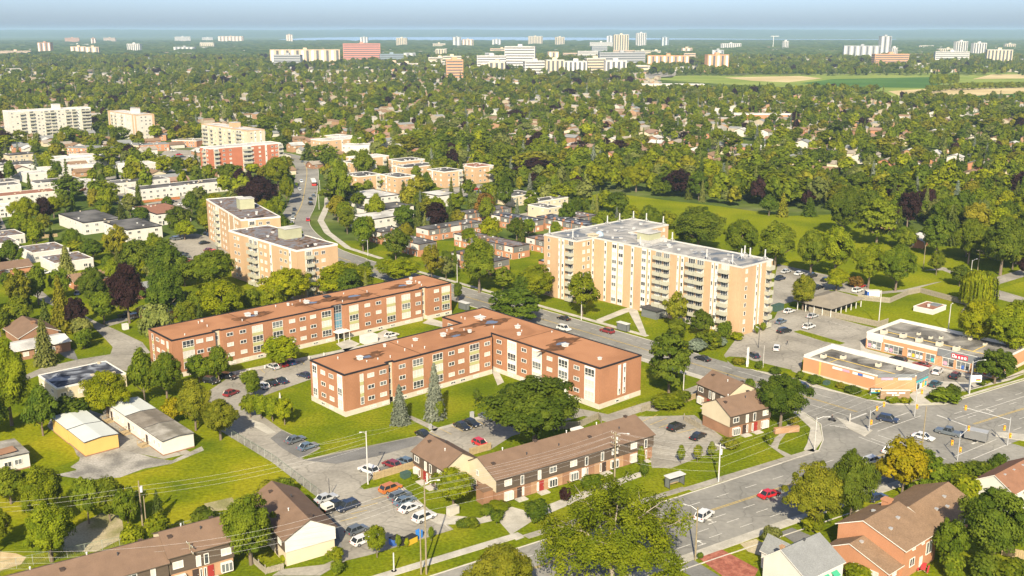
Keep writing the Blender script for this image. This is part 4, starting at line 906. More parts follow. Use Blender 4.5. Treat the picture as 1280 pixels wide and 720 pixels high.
portable('white portable classroom with a clean pale roof at the head of the row', 79.9, 218.2, 7.0, 9.8, por_w, por_r, 3.55, wins=3)
pl = portable('white portable classroom with a brown patched roof beside the school lawn', 42, 212.0, 15.2, 9.4, por_w, por_g)
for s in (5, 8, 11, 13): win(pl, 'F', s, 1.9, 1.5, 1.2, 0)
MB().quad((8.2, 1.0, 3.42), (13.4, 1.0, 3.56), (13.4, 4.4, 3.56), (8.2, 4.4, 3.42)).build('roof_patch', brick_b, pl, (0, 0, .42))

# ---- shops
pale_par = mat('mall_parapet', (0.56, 0.55, 0.50), .7, .06); pale_f = mat('mall_fascia_cream', (0.62, 0.57, 0.47), .8, .05); slate = mat('mall_fascia_slate', (0.16, 0.17, 0.175), .7, .06)
roof_mall = mixmat('mall_roof_gravel', [(0.07, 0.066, 0.06), (0.19, 0.18, 0.16), (0.30, 0.285, 0.25)], .1, (.36, .5, .66), .15, distort=1.5)
brick_s = mat('brick_shop', (0.46, 0.235, 0.120), .9, .07, scale=.3); conc_y = mat('gas_pipe_yellow', (0.55, 0.40, 0.12))
def ac_unit(root, x, y, z, s=1.0):
    o = MB().box(0, 1.8 * s, 0, 1.4 * s, .1, 1.2 * s).build('rooftop_unit', mat('unit_beige', (0.50, 0.46, 0.36), .6, .06), root, (x, y, z))
    MB().tube((.9 * s, .7 * s, 1.2 * s), (.9 * s, .7 * s, 1.25 * s + .05), .5 * s, .5 * s, 12).build('fan_grille', metal_d, o); return o
mr = site('shop_row', 'shop row with orange brick and slate fascia and rooftop units', 'shops', 261.2, 101.0)
shell(mr, rect(0, 19.5, 0, 36.6), 4.9, brick_s, roof_mall, pale_par, par=.9, band=.4)
for i, y in enumerate((33, 27.5, 22.5, 17.0, 12.0)): ac_unit(mr, 3.4 + (i % 2) * .6, y, 3.95)
for x, y in ((10, 26), (9, 22), (11, 20), (14, 9), (16, 14)): ac_unit(mr, x, y, 3.95, .6)
MB().box(6.2, 6.35, 4, 34, .15, .28).build('roof_pipe', conc_y, mr, (0, 0, 3.95)); MB().box(6.3, 15, 9, 9.15, .15, .28).build('roof_pipe', conc_y, mr, (0, 0, 3.96))
panel(mr, 'L', 34, 2.9, 4.5, 5.0, 0, pale_f, 'fascia', .12); panel(mr, 'L', 23.5, 2.85, 3.9, 15.8, 0, brick_s, 'fascia', .10); panel(mr, 'L', 8, 2.9, 4.85, 15.4, -.06, slate, 'fascia', .2)
panel(mr, 'L', 23.5, 3.92, 4.48, 15.6, 0, pale_f, 'fascia', .07)
POST = [mat('poster_%s' % n, c, .6, .05) for n, c in (('yellow', (.62, .42, .03)), ('red', (.42, .05, .05)), ('blue', (.05, .12, .38)), ('white', (.68, .67, .63)), ('pink', (.55, .28, .36)), ('black', (.03, .03, .03)), ('teal', (.04, .36, .38)))]
y_, wid, dk_ = mat('poster_yellow', (0, 0, 0)), 0, 0
for s, w, n in ((34, 4.2, 3), (28.2, 5.6, 4), (21.8, 4.6, 4), (17.6, 2.6, 2), (12.6, 3.2, 2), (8.6, 3.6, 3), (3.4, 5.0, 4)):
    win(mr, 'L', s, 1.5, w, 2.3, 0, nx=n, ny=2, pane=glass_m, name='shop_window')
    panel(mr, 'L', s, 2.62, 2.84, w + .3, 0, white_trim, 'shop_sign', .16)
    for i in range(n):
        if random.random() < .75: panel(mr, 'L', s - w / 2 + w * (i + .5) / n, .75, 1.7, w / n * .6, -.1, random.choice(POST), 'poster', .02)
for s in (31.2, 25.2, 19.4, 14.9, 10.8, 6.3): panel(mr, 'L', s, 0.0, 2.85, .7, 0, brick_s, 'pier', .11)
sg = MB()
for i, (w, h) in enumerate(((1.5, 1.25), (.8, .8), (.9, .85), (1.0, .9), (1.1, 1.0))): sg.box(-3 + i * 1.15, -3 + i * 1.15 + w * .85, -.08, 0, .1 - h * .12, .1 + h)
rs = MB().box(-3.25, 3.1, -.06, 0, -.15, 1.55).build('sign_backing', mat('sign_red', (.50, .03, .05), .6, .03), mr, on('L', 9.6, -.27, 3.15)); rs.rotation_euler.z = SIDE['L']; rs.name = 'shop_sign'; rs.scale = (.68, 1, .72); rs.location.z = 3.35
for i, (w, h) in enumerate(((1.3, 1.2), (.75, .75), (.85, .8), (.95, .85), (1.0, .95))):
    x = -2.95 + i * 1.2; t = .22; b = MB(); b.box(x, x + w * .8, -.14, -.07, .1, .1 + t).box(x, x + w * .8, -.14, -.07, h - t + .1, h + .1).box(x, x + t, -.14, -.07, .1 + t, h - t + .1).box(x + w * .8 - t, x + w * .8, -.14, -.07, .1 + t, h - t + .1)
    b.build('sign_letter', mat('sign_white', (.74, .73, .72), .6, .02), rs)
panel(mr, 'F', 9.75, .2, 1.0, 19.3, 0, base_w, 'base_band', .05)

mf = site('shop_row', 'wedge ended orange brick shop building with a pale parapet at the junction', 'shops', 229.4, 110.4)
mp = [(0, 7.0), (7.6, 0.2), (13.6, 0), (13.6, 27.6), (0, 27.6)]
shell(mf, mp, 4.4, brick_s, roof_mall, pale_par, par=.8, band=.3, over=.05)
wl = MB().box(13.3, 13.75, .1, 27.5, 3.6, 5.0); wl.build('rear_parapet', pale_par, mf); MB().box(.3, 13.2, 27.2, 27.7, 3.6, 4.8).build('rear_parapet', pale_par, mf)
for x, y in ((4, 24), (7, 20), (8, 10.5), (9.5, 5.5)): ac_unit(mf, x, y, 3.6, .8)
MB().box(6.0, 6.12, 3, 25, .15, .27).build('roof_pipe', conc_y, mf, (0, 0, 3.6)); MB().box(.4, 6.0, 21, 21.12, .15, .27).build('roof_pipe', conc_y, mf, (0, 0, 3.61))
panel(mf, 'L', 18.2, 0, .45, 19.0, 0, base_w, 'base_band', .07); panel(mf, 'L', 22.6, .45, 4.0, .5, 0, conc_y, 'rain_pipe', .12)
for s, w, m in ((17.6, 2.8, POST[3]), (15.2, 2.0, POST[4]), (12.6, 1.4, POST[3]), (11.2, 1.3, POST[2]), (8.9, 3.0, POST[3])): panel(mf, 'L', s, 3.15, 3.75, w, 0, m, 'shop_sign', .09)
ang = math.atan2(-6.8, 7.6)
def on_chamfer(a, z): return (0 + 7.6 * a, 7.0 - 6.8 * a, z)
for a, w, m, z0, z1, nm in ((.28, 3.0, POST[4], 3.1, 3.7, 'shop_sign'), (.72, 3.4, POST[3], 3.1, 3.7, 'shop_sign')):
    o = MB().box(-w / 2, w / 2, -.12, .0, 0, z1 - z0).build(nm, m, mf, on_chamfer(a, z0)); o.rotation_euler.z = ang
o = MB().box(-4.7, 4.7, -.16, .0, 0, .95).build('fascia', slate, mf, on_chamfer(.5, 3.75)); o.rotation_euler.z = ang
panel(mf, 'F', 10.6, 2.9, 4.75, 6.2, .1, slate, 'fascia', .2); panel(mf, 'F', 10.6, 2.35, 2.85, 5.9, .1, POST[6], 'shop_sign', .14)
win(mf, 'F', 10.6, 1.3, 5.4, 2.1, .1, nx=4, pane=glass_b, name='shop_window')
for i, k in enumerate((5, 3, 0, 6)): panel(mf, 'F', 8.7 + i * 1.3, .5, 1.7, .9, 0, POST[k], 'poster', .03)

ms = thing('monument_sign', 'low brown brick monument sign with white lettering in the flower bed by the shops', 'sign', (*P(1118, 499), 0), GR + R(-42))
MB().box(-3.6, 3.6, -.3, .3, 0, 2.3).build('sign_body', mat('sign_brown', (0.26, 0.18, 0.11), .9, .08), ms); MB().box(-3.7, 3.7, -.35, .35, 2.3, 2.4).build('sign_cap', pale_f, ms)
x = -2.2
for i in range(15):
    w = random.choice([.2, .24, .28])
    if i != 9: MB().box(x, x + w, -.36, -.29, 1.55, 1.9).build('sign_letter', MATS['sign_white'], ms)
    x += w + .07
MB().tube((-.6, -.3, 1.2), (-.6, -.36, 1.2), .2, .2, 8).build('sign_emblem', MATS['sign_white'], ms); MB().box(-.2, 1.0, -.35, -.3, 1.12, 1.26).build('sign_letter', MATS['sign_white'], ms)
s2 = thing('portable_sign', 'black wheeled message board with white and yellow lettering on the shop verge', 'sign', (*P(1094, 494), 0), GR + R(-42))
MB().box(-1.5, 1.5, -.1, .1, .5, 1.9).build('sign_board', POST[5], s2)
for i in range(8): MB().box(-1.25 + i * .32, -1.05 + i * .32, -.13, -.1, 1.5, 1.75).build('sign_letter', MATS['sign_white'], s2)
for i in range(4): MB().box(-1.2 + i * .36, -.95 + i * .36, -.13, -.1, .95, 1.3).build('sign_letter', POST[0] if i > 2 else MATS['sign_white'], s2)
MB().box(.5, 1.3, -.13, -.1, .95, 1.35).build('sign_block', POST[0], s2); MB().box(-1.2, 1.2, -.13, -.1, .62, .78).build('sign_block', POST[6], s2)
for x in (-1.3, 1.3): MB().box(x - .06, x + .06, -.5, .5, .0, .5).build('leg', metal_w, s2)

# ---- pavilion, sports ground fence and sheds
pv = site('pavilion', 'open sided pavilion with a grey brown hipped roof behind a board fence', 'pavilion', 282.5, 161.5)
r = MB(); a, c, z0, z1 = 18.5, 12.0, 2.9, 5.2
r.quad((-.8, -.8, z0), (a + .8, -.8, z0), (a - 5.5, c / 2, z1), (5.5, c / 2, z1)); r.quad((a + .8, c + .8, z0), (-.8, c + .8, z0), (5.5, c / 2, z1), (a - 5.5, c / 2, z1))
r.poly([(-.8, c + .8, z0), (-.8, -.8, z0), (5.5, c / 2, z1)]); r.poly([(a + .8, -.8, z0), (a + .8, c + .8, z0), (a - 5.5, c / 2, z1)])
r.quad((-.8, c + .8, z0 - .02), (a + .8, c + .8, z0 - .02), (a + .8, -.8, z0 - .02), (-.8, -.8, z0 - .02)); r.build('roof', mat('shingle_old', (0.21, 0.185, 0.145), .95, .1, scale=.4, fine=.12), pv)
MB().prism(rect(2, a - 1, 3, c - .5), 0, 2.85, top=False).build('wall', mat('wall_dark', (0.10, 0.09, 0.08)), pv); block_site(pv, rect(0, a, 0, c))
for i in range(7): MB().box(-.1, .1, -.1, .1, 0, 2.9).build('post', white_trim, pv, (a * i / 6, 0, 0))
for i in range(1, 5): MB().box(-.1, .1, -.1, .1, 0, 2.9).build('post', white_trim, pv, (0, c * i / 4, 0))
def roof_rust_(): return mat('roof_rust', (0.25, 0.12, 0.075))
shd = site('shed', 'low white shed with a dark roof inside the sports ground fence', 'shed', 309, 141)
shell(shd, rect(0, 9, 0, 6.5), 1.7, white_wall, roof_rust_(), white_trim, par=.15, band=.3); vent(shd, 3, 3, 1.6, .6, .9); MB().box(5, 8, 1, 4, 0, .35).build('roof_box', slate, shd, (0, 0, 1.55))
for (px, py, cm, lab) in ((1090, 372, POST[3], 'white storage container with a blue end beside the parked cars'),):
    o = thing('container', lab, 'container', (*P(px, py), 0), GR + R(-40)); MB().box(-2.24, -1.5, -1.22, 1.22, .14, 2.38).build('end_panel', POST[2], o); MB().box(-2.2, 2.2, -1.2, 1.2, .12, 2.4).build('body', cm, o); MB().box(-2.25, 2.25, -1.25, 1.25, 2.4, 2.5).build('roof', pale_f, o)
    for zx in (-2.1, 2.1): MB().box(zx - .06, zx + .06, -1.24, 1.24, .0, .12).build('skid', metal_d, o)

# ------------------------------------------------------------------ fences
def fence(label, pxs, m, h=1.7, step=2.4, gap=0.02, name='board_fence', world=None, group=None):
    """board fence: a post and a panel of upright boards for every bay"""
    pts = world or [P(*p) for p in pxs]
    o0 = pts[0]; rt = thing(name, label, 'fence', (o0[0], o0[1], 0), 0, group)
    for a, b in zip(pts[:-1], pts[1:]):
        L = math.hypot(b[0] - a[0], b[1] - a[1]); n = max(1, round(L / step)); rz = math.atan2(b[1] - a[1], b[0] - a[0])
        st = L / n
        key = ('fb', m.name, round(st, 1), h)
        if key not in WC:
            q = MB(); k = max(3, int(st / .3))
            for i in range(k): q.box(st * i / k + .015, st * (i + 1) / k - .015, -.03, .03, .08, h + (.04 if i % 2 else 0))
            q.box(0, st, -.07, -.03, .5, .6).box(0, st, -.07, -.03, h - .4, h - .3); WC[key] = q.mesh('fence_panel', m)
        for i in range(n):
            x, y = a[0] + (b[0] - a[0]) * i / n - o0[0], a[1] + (b[1] - a[1]) * i / n - o0[1]
            link('fence_panel', WC[key], rt, (x, y, 0), rz)
            if 'fpost' + m.name not in WC: WC['fpost' + m.name] = MB().box(-.07, .07, -.07, .07, 0, h + .12).mesh('post', m)
            link('post', WC['fpost' + m.name], rt, (x, y, 0), rz)
    return rt
fence('new wooden board fence beside the short townhouse pair', [(467, 601), (519, 585.5)], woodf, 1.7)
fence('wooden board fence between the town house yards and the car park behind the big tree', [(587, 570), (614, 562)], woodf, 1.7)
fence('weathered board fence along the lane behind the long townhouse row', [(690, 538), (724, 535), (748, 524), (752, 530)], wood_grey, 1.7)
fence('short wooden fence end at the townhouse car park', [(802, 516), (813, 512)], wood_grey, 1.8)
fence('orange wooden yard fence beside the townhouse near the junction', [(852, 505), (871, 498), (878, 506)], woodf, 1.5)
fence('grey board fence along the small garden by the parked cars', [(855, 526), (876, 537)], wood_grey, 1.3)
fence('low pale picket fence at the foot of the white gabled townhouse', [(316, 704), (332, 718), (355, 712)], wood_grey, 1.2)
fence('long weathered board fence round the sports ground', [(1011, 390), (1046, 398), (1098, 409), (1110, 405)], wood_grey, 1.9)
fence('weathered board fence along the far side of the sports ground', [(1072, 375), (1112, 379), (1135, 369), (1150, 366), (1205, 381), (1222, 388)], wood_grey, 1.9)
fence('orange garden fence behind the terraces by the purple maple', [(35, 300), (72, 296)], woodf, 1.5)
fence('orange garden fence under the big tree beside the street', [(127, 384), (142, 380)], woodf, 1.6)
for a, b, lab in (((157, 256), (225, 249), 'orange board fence along the long white terrace'), ((98, 242), (108, 237), 'short orange fence at the end of the far white terrace')): fence(lab, [a, b], mat('fence_orange', (0.38, 0.15, 0.06), .9, .1), 1.4)
fence('new wooden fence behind the tree in the garden at the lower corner', [(1252, 694), (1280, 700)], woodf, 1.7)
# chain link
def chain_link(label, pxs, h=2.0, step=3.0):
    pts = [P(*p) for p in pxs]; o0 = pts[0]; rt = thing('chain_link_fence', label, 'fence', (o0[0], o0[1], 0))
    wm = mat('chain_link_wire', (0.19, 0.23, 0.16), .6, .05)
    for a, b in zip(pts[:-1], pts[1:]):
        L = math.hypot(b[0] - a[0], b[1] - a[1]); n = max(1, round(L / step)); rz = math.atan2(b[1] - a[1], b[0] - a[0]); st = L / n
        key = ('cl', round(st, 2), h)
        if key not in WC:
            q = MB(); q.box(0, st, -.025, .025, h - .05, h)
            k = int(st / .28)
            for i in range(k):
                for s_ in (1, -1):
                    x0_, x1_ = st * i / k, st * i / k + s_ * .7
                    x1_ = min(max(x1_, 0), st); q.quad((x0_ - .009, .0, .05), (x0_ + .009, .0, .05), (x1_ + .009, .0, h - .05), (x1_ - .009, .0, h - .05))
            WC[key] = q.mesh('wire_mesh', wm)
            WC[key + ('p',)] = MB().tube((0, 0, 0), (0, 0, h + .08), .04, .04, 6).mesh('post', mat('fence_steel', (.30, .31, .28), .5, .06))
        for i in range(n + 1):
            x, y = a[0] + (b[0] - a[0]) * i / n - o0[0], a[1] + (b[1] - a[1]) * i / n - o0[1]
            if i < n: link('wire_mesh', WC[key], rt, (x, y, 0), rz)
            link('post', WC[key + ('p',)], rt, (x, y, 0), rz)
chain_link('green grey chain link fence between the school field and the car park', [(266, 529), (282, 543), (340, 578), (397, 622)])
chain_link('chain link fence behind the stepped townhouse row', [(0, 716), (62, 702), (150, 684), (250, 660), (300, 648)])

# ------------------------------------------------------------------ vehicles
PAINT = {}
def cpaint(n):
    c = {'white': (.58, .58, .56), 'black': (.012, .013, .016), 'grey': (.10, .115, .125), 'silver': (.42, .43, .43), 'red': (.46, .015, .02), 'dark red': (.18, .02, .025),
         'blue': (.03, .09, .22), 'dark blue': (.02, .03, .06), 'orange': (.42, .14, .03), 'green': (.40, .50, .05), 'teal': (.02, .06, .07), 'blue grey': (.10, .14, .18)}[n]
    return shiny('car_paint_' + n.replace(' ', '_'), c, .28, .0, .6)
tyre = mat('tyre', (.015, .015, .015), .8, .1); rimm = mat('rim', (.35, .35, .36), .35, 0, metal=.6)
lampw = mat('headlamp', (.65, .65, .62), .25, 0); lampr = shiny('tail_lamp', (.35, .01, .01), .3); carglass = shiny('car_glass', (.02, .025, .03), .07, spec=.7)
CARS = {}
def car_proto(kind):
    """x forward; lower body, cabin roof with pillars, glass, wheels, lamps"""
    if kind in CARS: return CARS[kind]
    if kind == 'sedan': L, Wd, bz, rz, nose, fw, fr, rr, rw = 4.7, 1.82, .80, 1.43, .66, 1.15, .35, -1.15, -1.75
    elif kind == 'hatch': L, Wd, bz, rz, nose, fw, fr, rr, rw = 4.2, 1.78, .86, 1.50, .72, 1.15, .45, -1.45, -1.95
    elif kind == 'suv': L, Wd, bz, rz, nose, fw, fr, rr, rw = 4.65, 1.88, .98, 1.70, .86, 1.2, .55, -1.75, -2.15
    else: L, Wd, bz, rz, nose, fw, fr, rr, rw = 5.7, 1.95, 1.02, 1.82, .95, 1.3, .75, -.55, -.85   # pickup
    h, w = L / 2, Wd / 2; b = MB(); G = .22
    prof = [(-h + .05, G + .08), (h - .12, G + .08), (h, .45), (h - .06, nose), (fw + .1, bz), (rw - .05, bz + .03), (-h + .03, bz - (.0 if kind in ('suv', 'hatch') else .06)), (-h, .5)]
    if kind == 'pickup': prof = [(-h + .05, G + .1), (h - .12, G + .1), (h, .5), (h - .05, nose), (fw + .1, bz), (rw, bz), (-h + .02, bz), (-h, .5)]
    k = len(prof); n = len(b.v)
    for s in (-1, 1): b.v += [(x, s * (w if .3 < z < nose + .05 else w - .06), z) for x, z in prof]
    for i in range(k):
        j = (i + 1) % k; b.f.append((n + i, n + j, n + k + j, n + k + i)); b.m.append(0)
    b.f.append(tuple(n + i for i in reversed(range(k)))); b.m.append(0); b.f.append(tuple(n + k + i for i in range(k))); b.m.append(0)
    wr = w - .22
    b.box(rr, fr, -wr, wr, rz - .05, rz)                          # roof skin
    if kind == 'pickup': b.box(-h + .05, -h + .12, -w + .05, w - .05, bz, bz + .02)
    gl = MB(); e = .02; wg = w - .1
    A = [(fw, -wg, bz), (fw, wg, bz), (fr, wr, rz - .05), (fr, -wr, rz - .05)]; B = [(rw, wg, bz), (rw, -wg, bz), (rr, -wr, rz - .05), (rr, wr, rz - .05)]
    gl.quad(*A); gl.quad(*B)
    for s in (-1, 1):
        q = [(rw, s * wg, bz), (fw, s * wg, bz), (fr, s * wr, rz - .05), (rr, s * wr, rz - .05)]
        gl.quad(*(q if s < 0 else q[::-1]))
        for x0, x1, t in ((fw, fr, .05), (rw, rr, .06), ((fw + rw) / 2, (fr + rr) / 2, .05)):
            b.tube((x0, s * (wg + .01), bz - .02), (x1, s * (wr + .01), rz - .03), t, t, 4)
    wm = MB().tube((0, -.11, 0), (0, .11, 0), .33, .33, 12); rm = MB().tube((0, -.12, 0), (0, .12, 0), .2, .2, 10)
    d = {'body': b.mesh('car_body', cpaint('white')), 'glass': gl.mesh('window_glass', carglass), 'wheel': wm.mesh('wheel', tyre), 'rim': rm.mesh('rim', rimm),
         'hl': MB().box(-.06, .03, -.2, .2, -.07, .07).mesh('headlight', lampw), 'tl': MB().box(-.03, .05, -.13, .13, -.1, .1).mesh('taillight', lampr), 'dims': (h, w, nose, bz)}
    CARS[kind] = d; return d
NCAR = 0
def car(px, py, head, kind, color, where, near=True, label=None, group=None):
    """head in degrees in the street grid (0 = along u, 90 = along v)"""
    global NCAR; NCAR += 1
    p = car_proto(kind); X, Y = P(px, py)
    word = {'sedan': 'sedan', 'hatch': 'hatchback', 'suv': 'SUV', 'pickup': 'pickup truck'}[kind]
    lab = label or '%s %s %s' % (color, word, where)
    t = thing('pickup_truck' if kind == 'pickup' else 'parked_car' if 'park' in where or 'stall' in where else 'car', lab, 'truck' if kind == 'pickup' else 'car', (X, Y, .06), GR + R(head), group or 'cars: ' + lab)
    o = link('body', p['body'], t); o.material_slots[0].link = 'OBJECT'; o.material_slots[0].material = cpaint(color)
    link('window_glass', p['glass'], t); h, w, nose, bz = p['dims']
    for sx in (-1, 1):
        for sy in (-1, 1):
            q = link('wheel', p['wheel'], t, (sx * h * .61, sy * (w - .1), .33))
            if near: link('rim', p['rim'], q)
    if near:
        for sy in (-1, 1): link('headlight', p['hl'], t, (h - .03, sy * (w - .3), nose - .1)); link('taillight', p['tl'], t, (-h, sy * (w - .2), bz - .12))
    return t
S, HB, SU, PU = 'sedan', 'hatch', 'suv', 'pickup'
lotM = 'parked in the townhouse car park'
for a in [(530, 546, -90, S, 'black', 'parked at the lawn edge near the short townhouse pair'), (578, 535.5, -90, S, 'black', 'parked in the pair of stalls beside the L shaped block lawn'), (589.5, 531.5, -90, S, 'black', 'parked in the pair of stalls beside the L shaped block lawn'),
          (609, 523.5, -90, S, 'grey', 'parked half behind the big leafy tree'), (600.6, 557, -90, HB, 'red', 'parked beside the wooden fence by the big tree'), (489.6, 583.5, 100, HB, 'dark red', 'parked behind the new wooden fence'), (506, 580, 100, HB, 'blue grey', 'parked behind the new wooden fence'),
          (461, 591, 100, SU, 'white', 'parked beside the lamp post by the new fence'), (488, 614, 2, SU, 'orange', 'parked at the head of the townhouse row stalls'), (500, 624, 2, SU, 'grey', 'parked next to the orange one'), (506, 629.5, 2, S, 'blue grey', 'parked between the grey and the white cars'),
          (512.5, 638, 2, S, 'white', 'parked beside the blue grey sedan'), (530, 650, 2, SU, 'white', 'parked in the last stall before the lawn'), (446, 666, 2, HB, 'grey', 'parked by the bins beside the young tree'), (453, 679, 2, HB, 'white', 'parked half behind the young tree'),
          (434, 636.6, 182, SU, 'dark blue', 'parked opposite the townhouse stalls'), (407.5, 626, 2, S, 'silver', 'parked at the end of the chain link fence'), (369, 552.5, 4, S, 'grey', 'parked in the bay by the flats lawn'), (385, 561, 4, S, 'blue grey', 'parked in the bay by the flats lawn'),
          (289, 494, 20, HB, 'dark red', 'parked at the bend of the drive'), (328, 485, 100, HB, 'white', 'parked facing the L shaped block'), (339, 481, 100, S, 'black', 'parked facing the L shaped block'), (351, 478.4, 100, S, 'dark blue', 'parked facing the L shaped block'),
          (264, 479, -70, SU, 'black', 'parked under the trees at the end of the brick flats'), (285.6, 473.7, -60, SU, 'black', 'parked beside the brick flats trees'), (381, 471.5, 100, S, 'dark blue', 'parked at the corner of the L shaped block'),
          (341, 460.5, 95, S, 'silver', 'parked in front of the long brick block'), (351.6, 457.5, 95, S, 'red', 'parked in front of the long brick block'), (362, 455, 95, S, 'blue', 'parked in front of the long brick block'),
          (845, 537, 0, SU, 'black', 'parked in the marked stalls by the junction townhouses'), (872.5, 548, 5, S, 'black', 'parked beside the brick gable townhouse'), (489, 421, 0, S, 'white', 'parked by the white box between the brick blocks')]: car(*a)
car(419.7, 637, 2, PU, 'black', 'parked', label='black pickup truck with a white cap parked beside the silver sedan')
mid = 'in the car park of the peach tower'
for a in [(880, 648, 8, SU, 'white', 'driving along the avenue'), (961, 621, -10, S, 'red', 'driving along the avenue'), (1110, 527, -75, SU, 'dark blue', 'crossing the junction'), (1154, 549, -85, S, 'white', 'turning in the middle of the junction'), (1090, 579, -10, SU, 'silver', 'waiting beside the yellow tree'),
          (1114, 566, -10, S, 'white', 'waiting behind the yellow tree'), (1095, 625, -15, S, 'dark blue', 'parked in the drive of the orange brick house'), (704.7, 400, 90, S, 'black', 'driving past the peach tower'), (759, 416, 90, SU, 'dark red', 'driving near the bus shelter by the tower'), (704.7, 413, -90, SU, 'white', 'passing behind the brick block on the cross street'),
          (878, 450.6, 90, S, 'black', 'driving up the cross street beside the pine'), (1000, 484, 90, S, 'dark blue', 'driving behind the round tree'), (980, 416, -10, SU, 'black', mid), (976, 404, 5, S, 'blue grey', mid), (986, 391, 0, S, 'white', mid),
          (1015.6, 397, 0, S, 'silver', 'parked beside the fence of the pavilion'), (1011, 410.5, 0, SU, 'white', 'parked at the grass strip near the pavilion'), (970.6, 437, 30, S, 'white', 'parked on the concrete pad by the shops'), (941.6, 446.5, 70, HB, 'dark blue', 'parked by the round bush at the lot entrance'),
          (1122.5, 452, 90, SU, 'black', 'parked along the shop row walk'), (1172, 467, 10, SU, 'white', 'parked in front of the slate shop fascia'), (1194, 472.5, 10, SU, 'black', 'parked beside the dark tree at the shops'), (1169, 482.5, 0, S, 'teal', 'parked at the tip of the wedge shaped shops'), (1152, 458, 90, S, 'dark red', 'parked along the shop row walk')]: car(*a)
back = 'parked in the rear car park beside the park trees'
for a in [(982.5, 341, 0, S, 'silver'), (999, 343.5, 0, S, 'white'), (975, 350, 0, SU, 'dark blue'), (1015, 346.5, 0, SU, 'black'), (1032, 351.5, 0, S, 'black'), (1016, 358.5, 0, S, 'blue grey'), (1023, 361, 0, S, 'black'), (1066, 357, 0, SU, 'black'), (1075, 359.5, 0, S, 'red'), (1071.6, 365, 0, SU, 'white')]: car(*a, back, near=False)
mr_ = 'parked behind the peach mid rise blocks'
for a in [(255.6, 305, 0, S, 'black'), (262, 314, 0, S, 'dark red'), (268, 316, 0, S, 'red'), (228, 319, -5, S, 'dark blue'), (231, 323, -5, SU, 'grey'), (234, 327.5, -5, S, 'dark red'), (227, 332.5, -5, S, 'black'), (260, 293, 0, S, 'black'), (265, 295, 0, SU, 'dark blue'), (222, 300, 0, SU, 'grey')]: car(*a, mr_, near=False)
ww = 'parked among the white terraces'
for a in [(248, 250.6, 0, SU, 'white'), (255, 251, 0, S, 'white'), (228, 256.6, 0, S, 'white'), (260, 232, 0, S, 'grey'), (271.6, 236.5, 0, S, 'red'), (120, 243, 90, SU, 'white'), (126, 245, 90, S, 'black'), (131, 247, 90, S, 'grey'), (140, 250, 90, S, 'silver'), (147, 253, 90, S, 'white'), (155, 256, 90, SU, 'white'), (161, 258, 90, S, 'dark blue'), (198, 251, 0, S, 'green'), (216, 253, 0, S, 'grey'), (219, 299, 0, S, 'black'),
          (32, 339, 0, PU, 'white'), (24, 338, 0, S, 'blue'), (56, 342.5, 0, S, 'white'), (38, 368, 45, S, 'grey'), (97.5, 368, 60, S, 'dark blue'), (159, 396, 0, PU, 'black'), (170, 398, 0, SU, 'grey'), (217, 189, 0, SU, 'white'), (224, 194, 0, S, 'red'), (218, 197.5, 0, S, 'blue'), (228, 197, 0, S, 'dark blue'), (232.5, 202, 0, S, 'silver'), (187, 197.5, 0, S, 'black'), (197, 210, 0, SU, 'grey'), (206, 196, 0, S, 'white'), (240, 196, 0, S, 'white'), (236, 206, 0, S, 'grey')]: car(*a, ww, near=False)
cs = 'on the upper part of the curving street'
for a in [(388, 250, 70, S, 'black'), (388, 256, 70, SU, 'black'), (385, 276, 60, S, 'red'), (374.7, 238, 65, S, 'silver'), (376.6, 228, 65, SU, 'white'), (368, 263, 60, S, 'dark blue'), (367, 269, 60, S, 'grey'), (366, 274, 60, SU, 'silver'), (365, 279.6, 60, S, 'white'), (378, 203, 65, S, 'grey'), (384, 208, 65, S, 'dark red'), (392, 246, 65, S, 'grey')]: car(*a, cs, near=False)
ee = 'parked among the brick terraces east of the curving street'
for a in [(558, 273, 0, S, 'red'), (564, 275, 0, S, 'black'), (595, 237.5, 0, S, 'red'), (597, 241.5, 0, S, 'blue'), (614, 236, 0, SU, 'red'), (535, 237, 0, S, 'dark blue'), (665, 267.5, 0, S, 'dark red'), (680, 264.5, 0, S, 'dark blue'), (687, 263.5, 0, S, 'silver'), (692, 263, 0, S, 'white'), (707.5, 283.5, 0, S, 'blue'), (568, 336, 0, SU, 'silver'), (560, 338, 0, S, 'white'), (538, 276, 0, S, 'grey')]: car(*a, ee, near=False)
# pickup with enclosed trailer at the junction
car(1186, 543.5, 100, PU, 'grey', 'crossing', label='dark grey pickup truck towing a box trailer through the junction')
tr = thing('box_trailer', 'grey box trailer hitched behind the pickup at the junction', 'trailer', (*P(1219, 551), .06), GR + R(102))
MB().box(-2.4, 2.2, -1.05, 1.05, .55, 2.5).build('body', mat('trailer_grey', (.17, .17, .165), .5, .06), tr); MB().box(-2.42, 2.22, -1.07, 1.07, 2.5, 2.58).build('roof', mat('trailer_roof', (.30, .31, .32), .4, .05), tr)
MB().tube((2.2, 0, .55), (3.8, 0, .5), .06).build('tow_bar', metal_d, tr)
for sy in (-1, 1): link('wheel', CARS['pickup']['wheel'], tr, (-.2, sy * 1.02, .33))
pc = thing('truck_cap', 'white cap on the bed of the black pickup by the chain link fence', 'truck cap', (0, 0, 0)); X, Y = P(419.7, 637); pc.rotation_euler.z = GR + R(2)
pc.location = (X + math.cos(GR + R(2)) * -1.85, Y + math.sin(GR + R(2)) * -1.85, 1.08); MB().box(-.95, .95, -.88, .88, 0, .75).build('shell', white_trim, pc); MB().quad((-.7, -.9, .2), (.7, -.9, .2), (.7, -.9, .6), (-.7, -.9, .6)).build('window', carglass, pc)
bus = thing('city_bus', 'red and white city bus on the curving street', 'bus', (*P(392, 231), .06), GR + R(62))
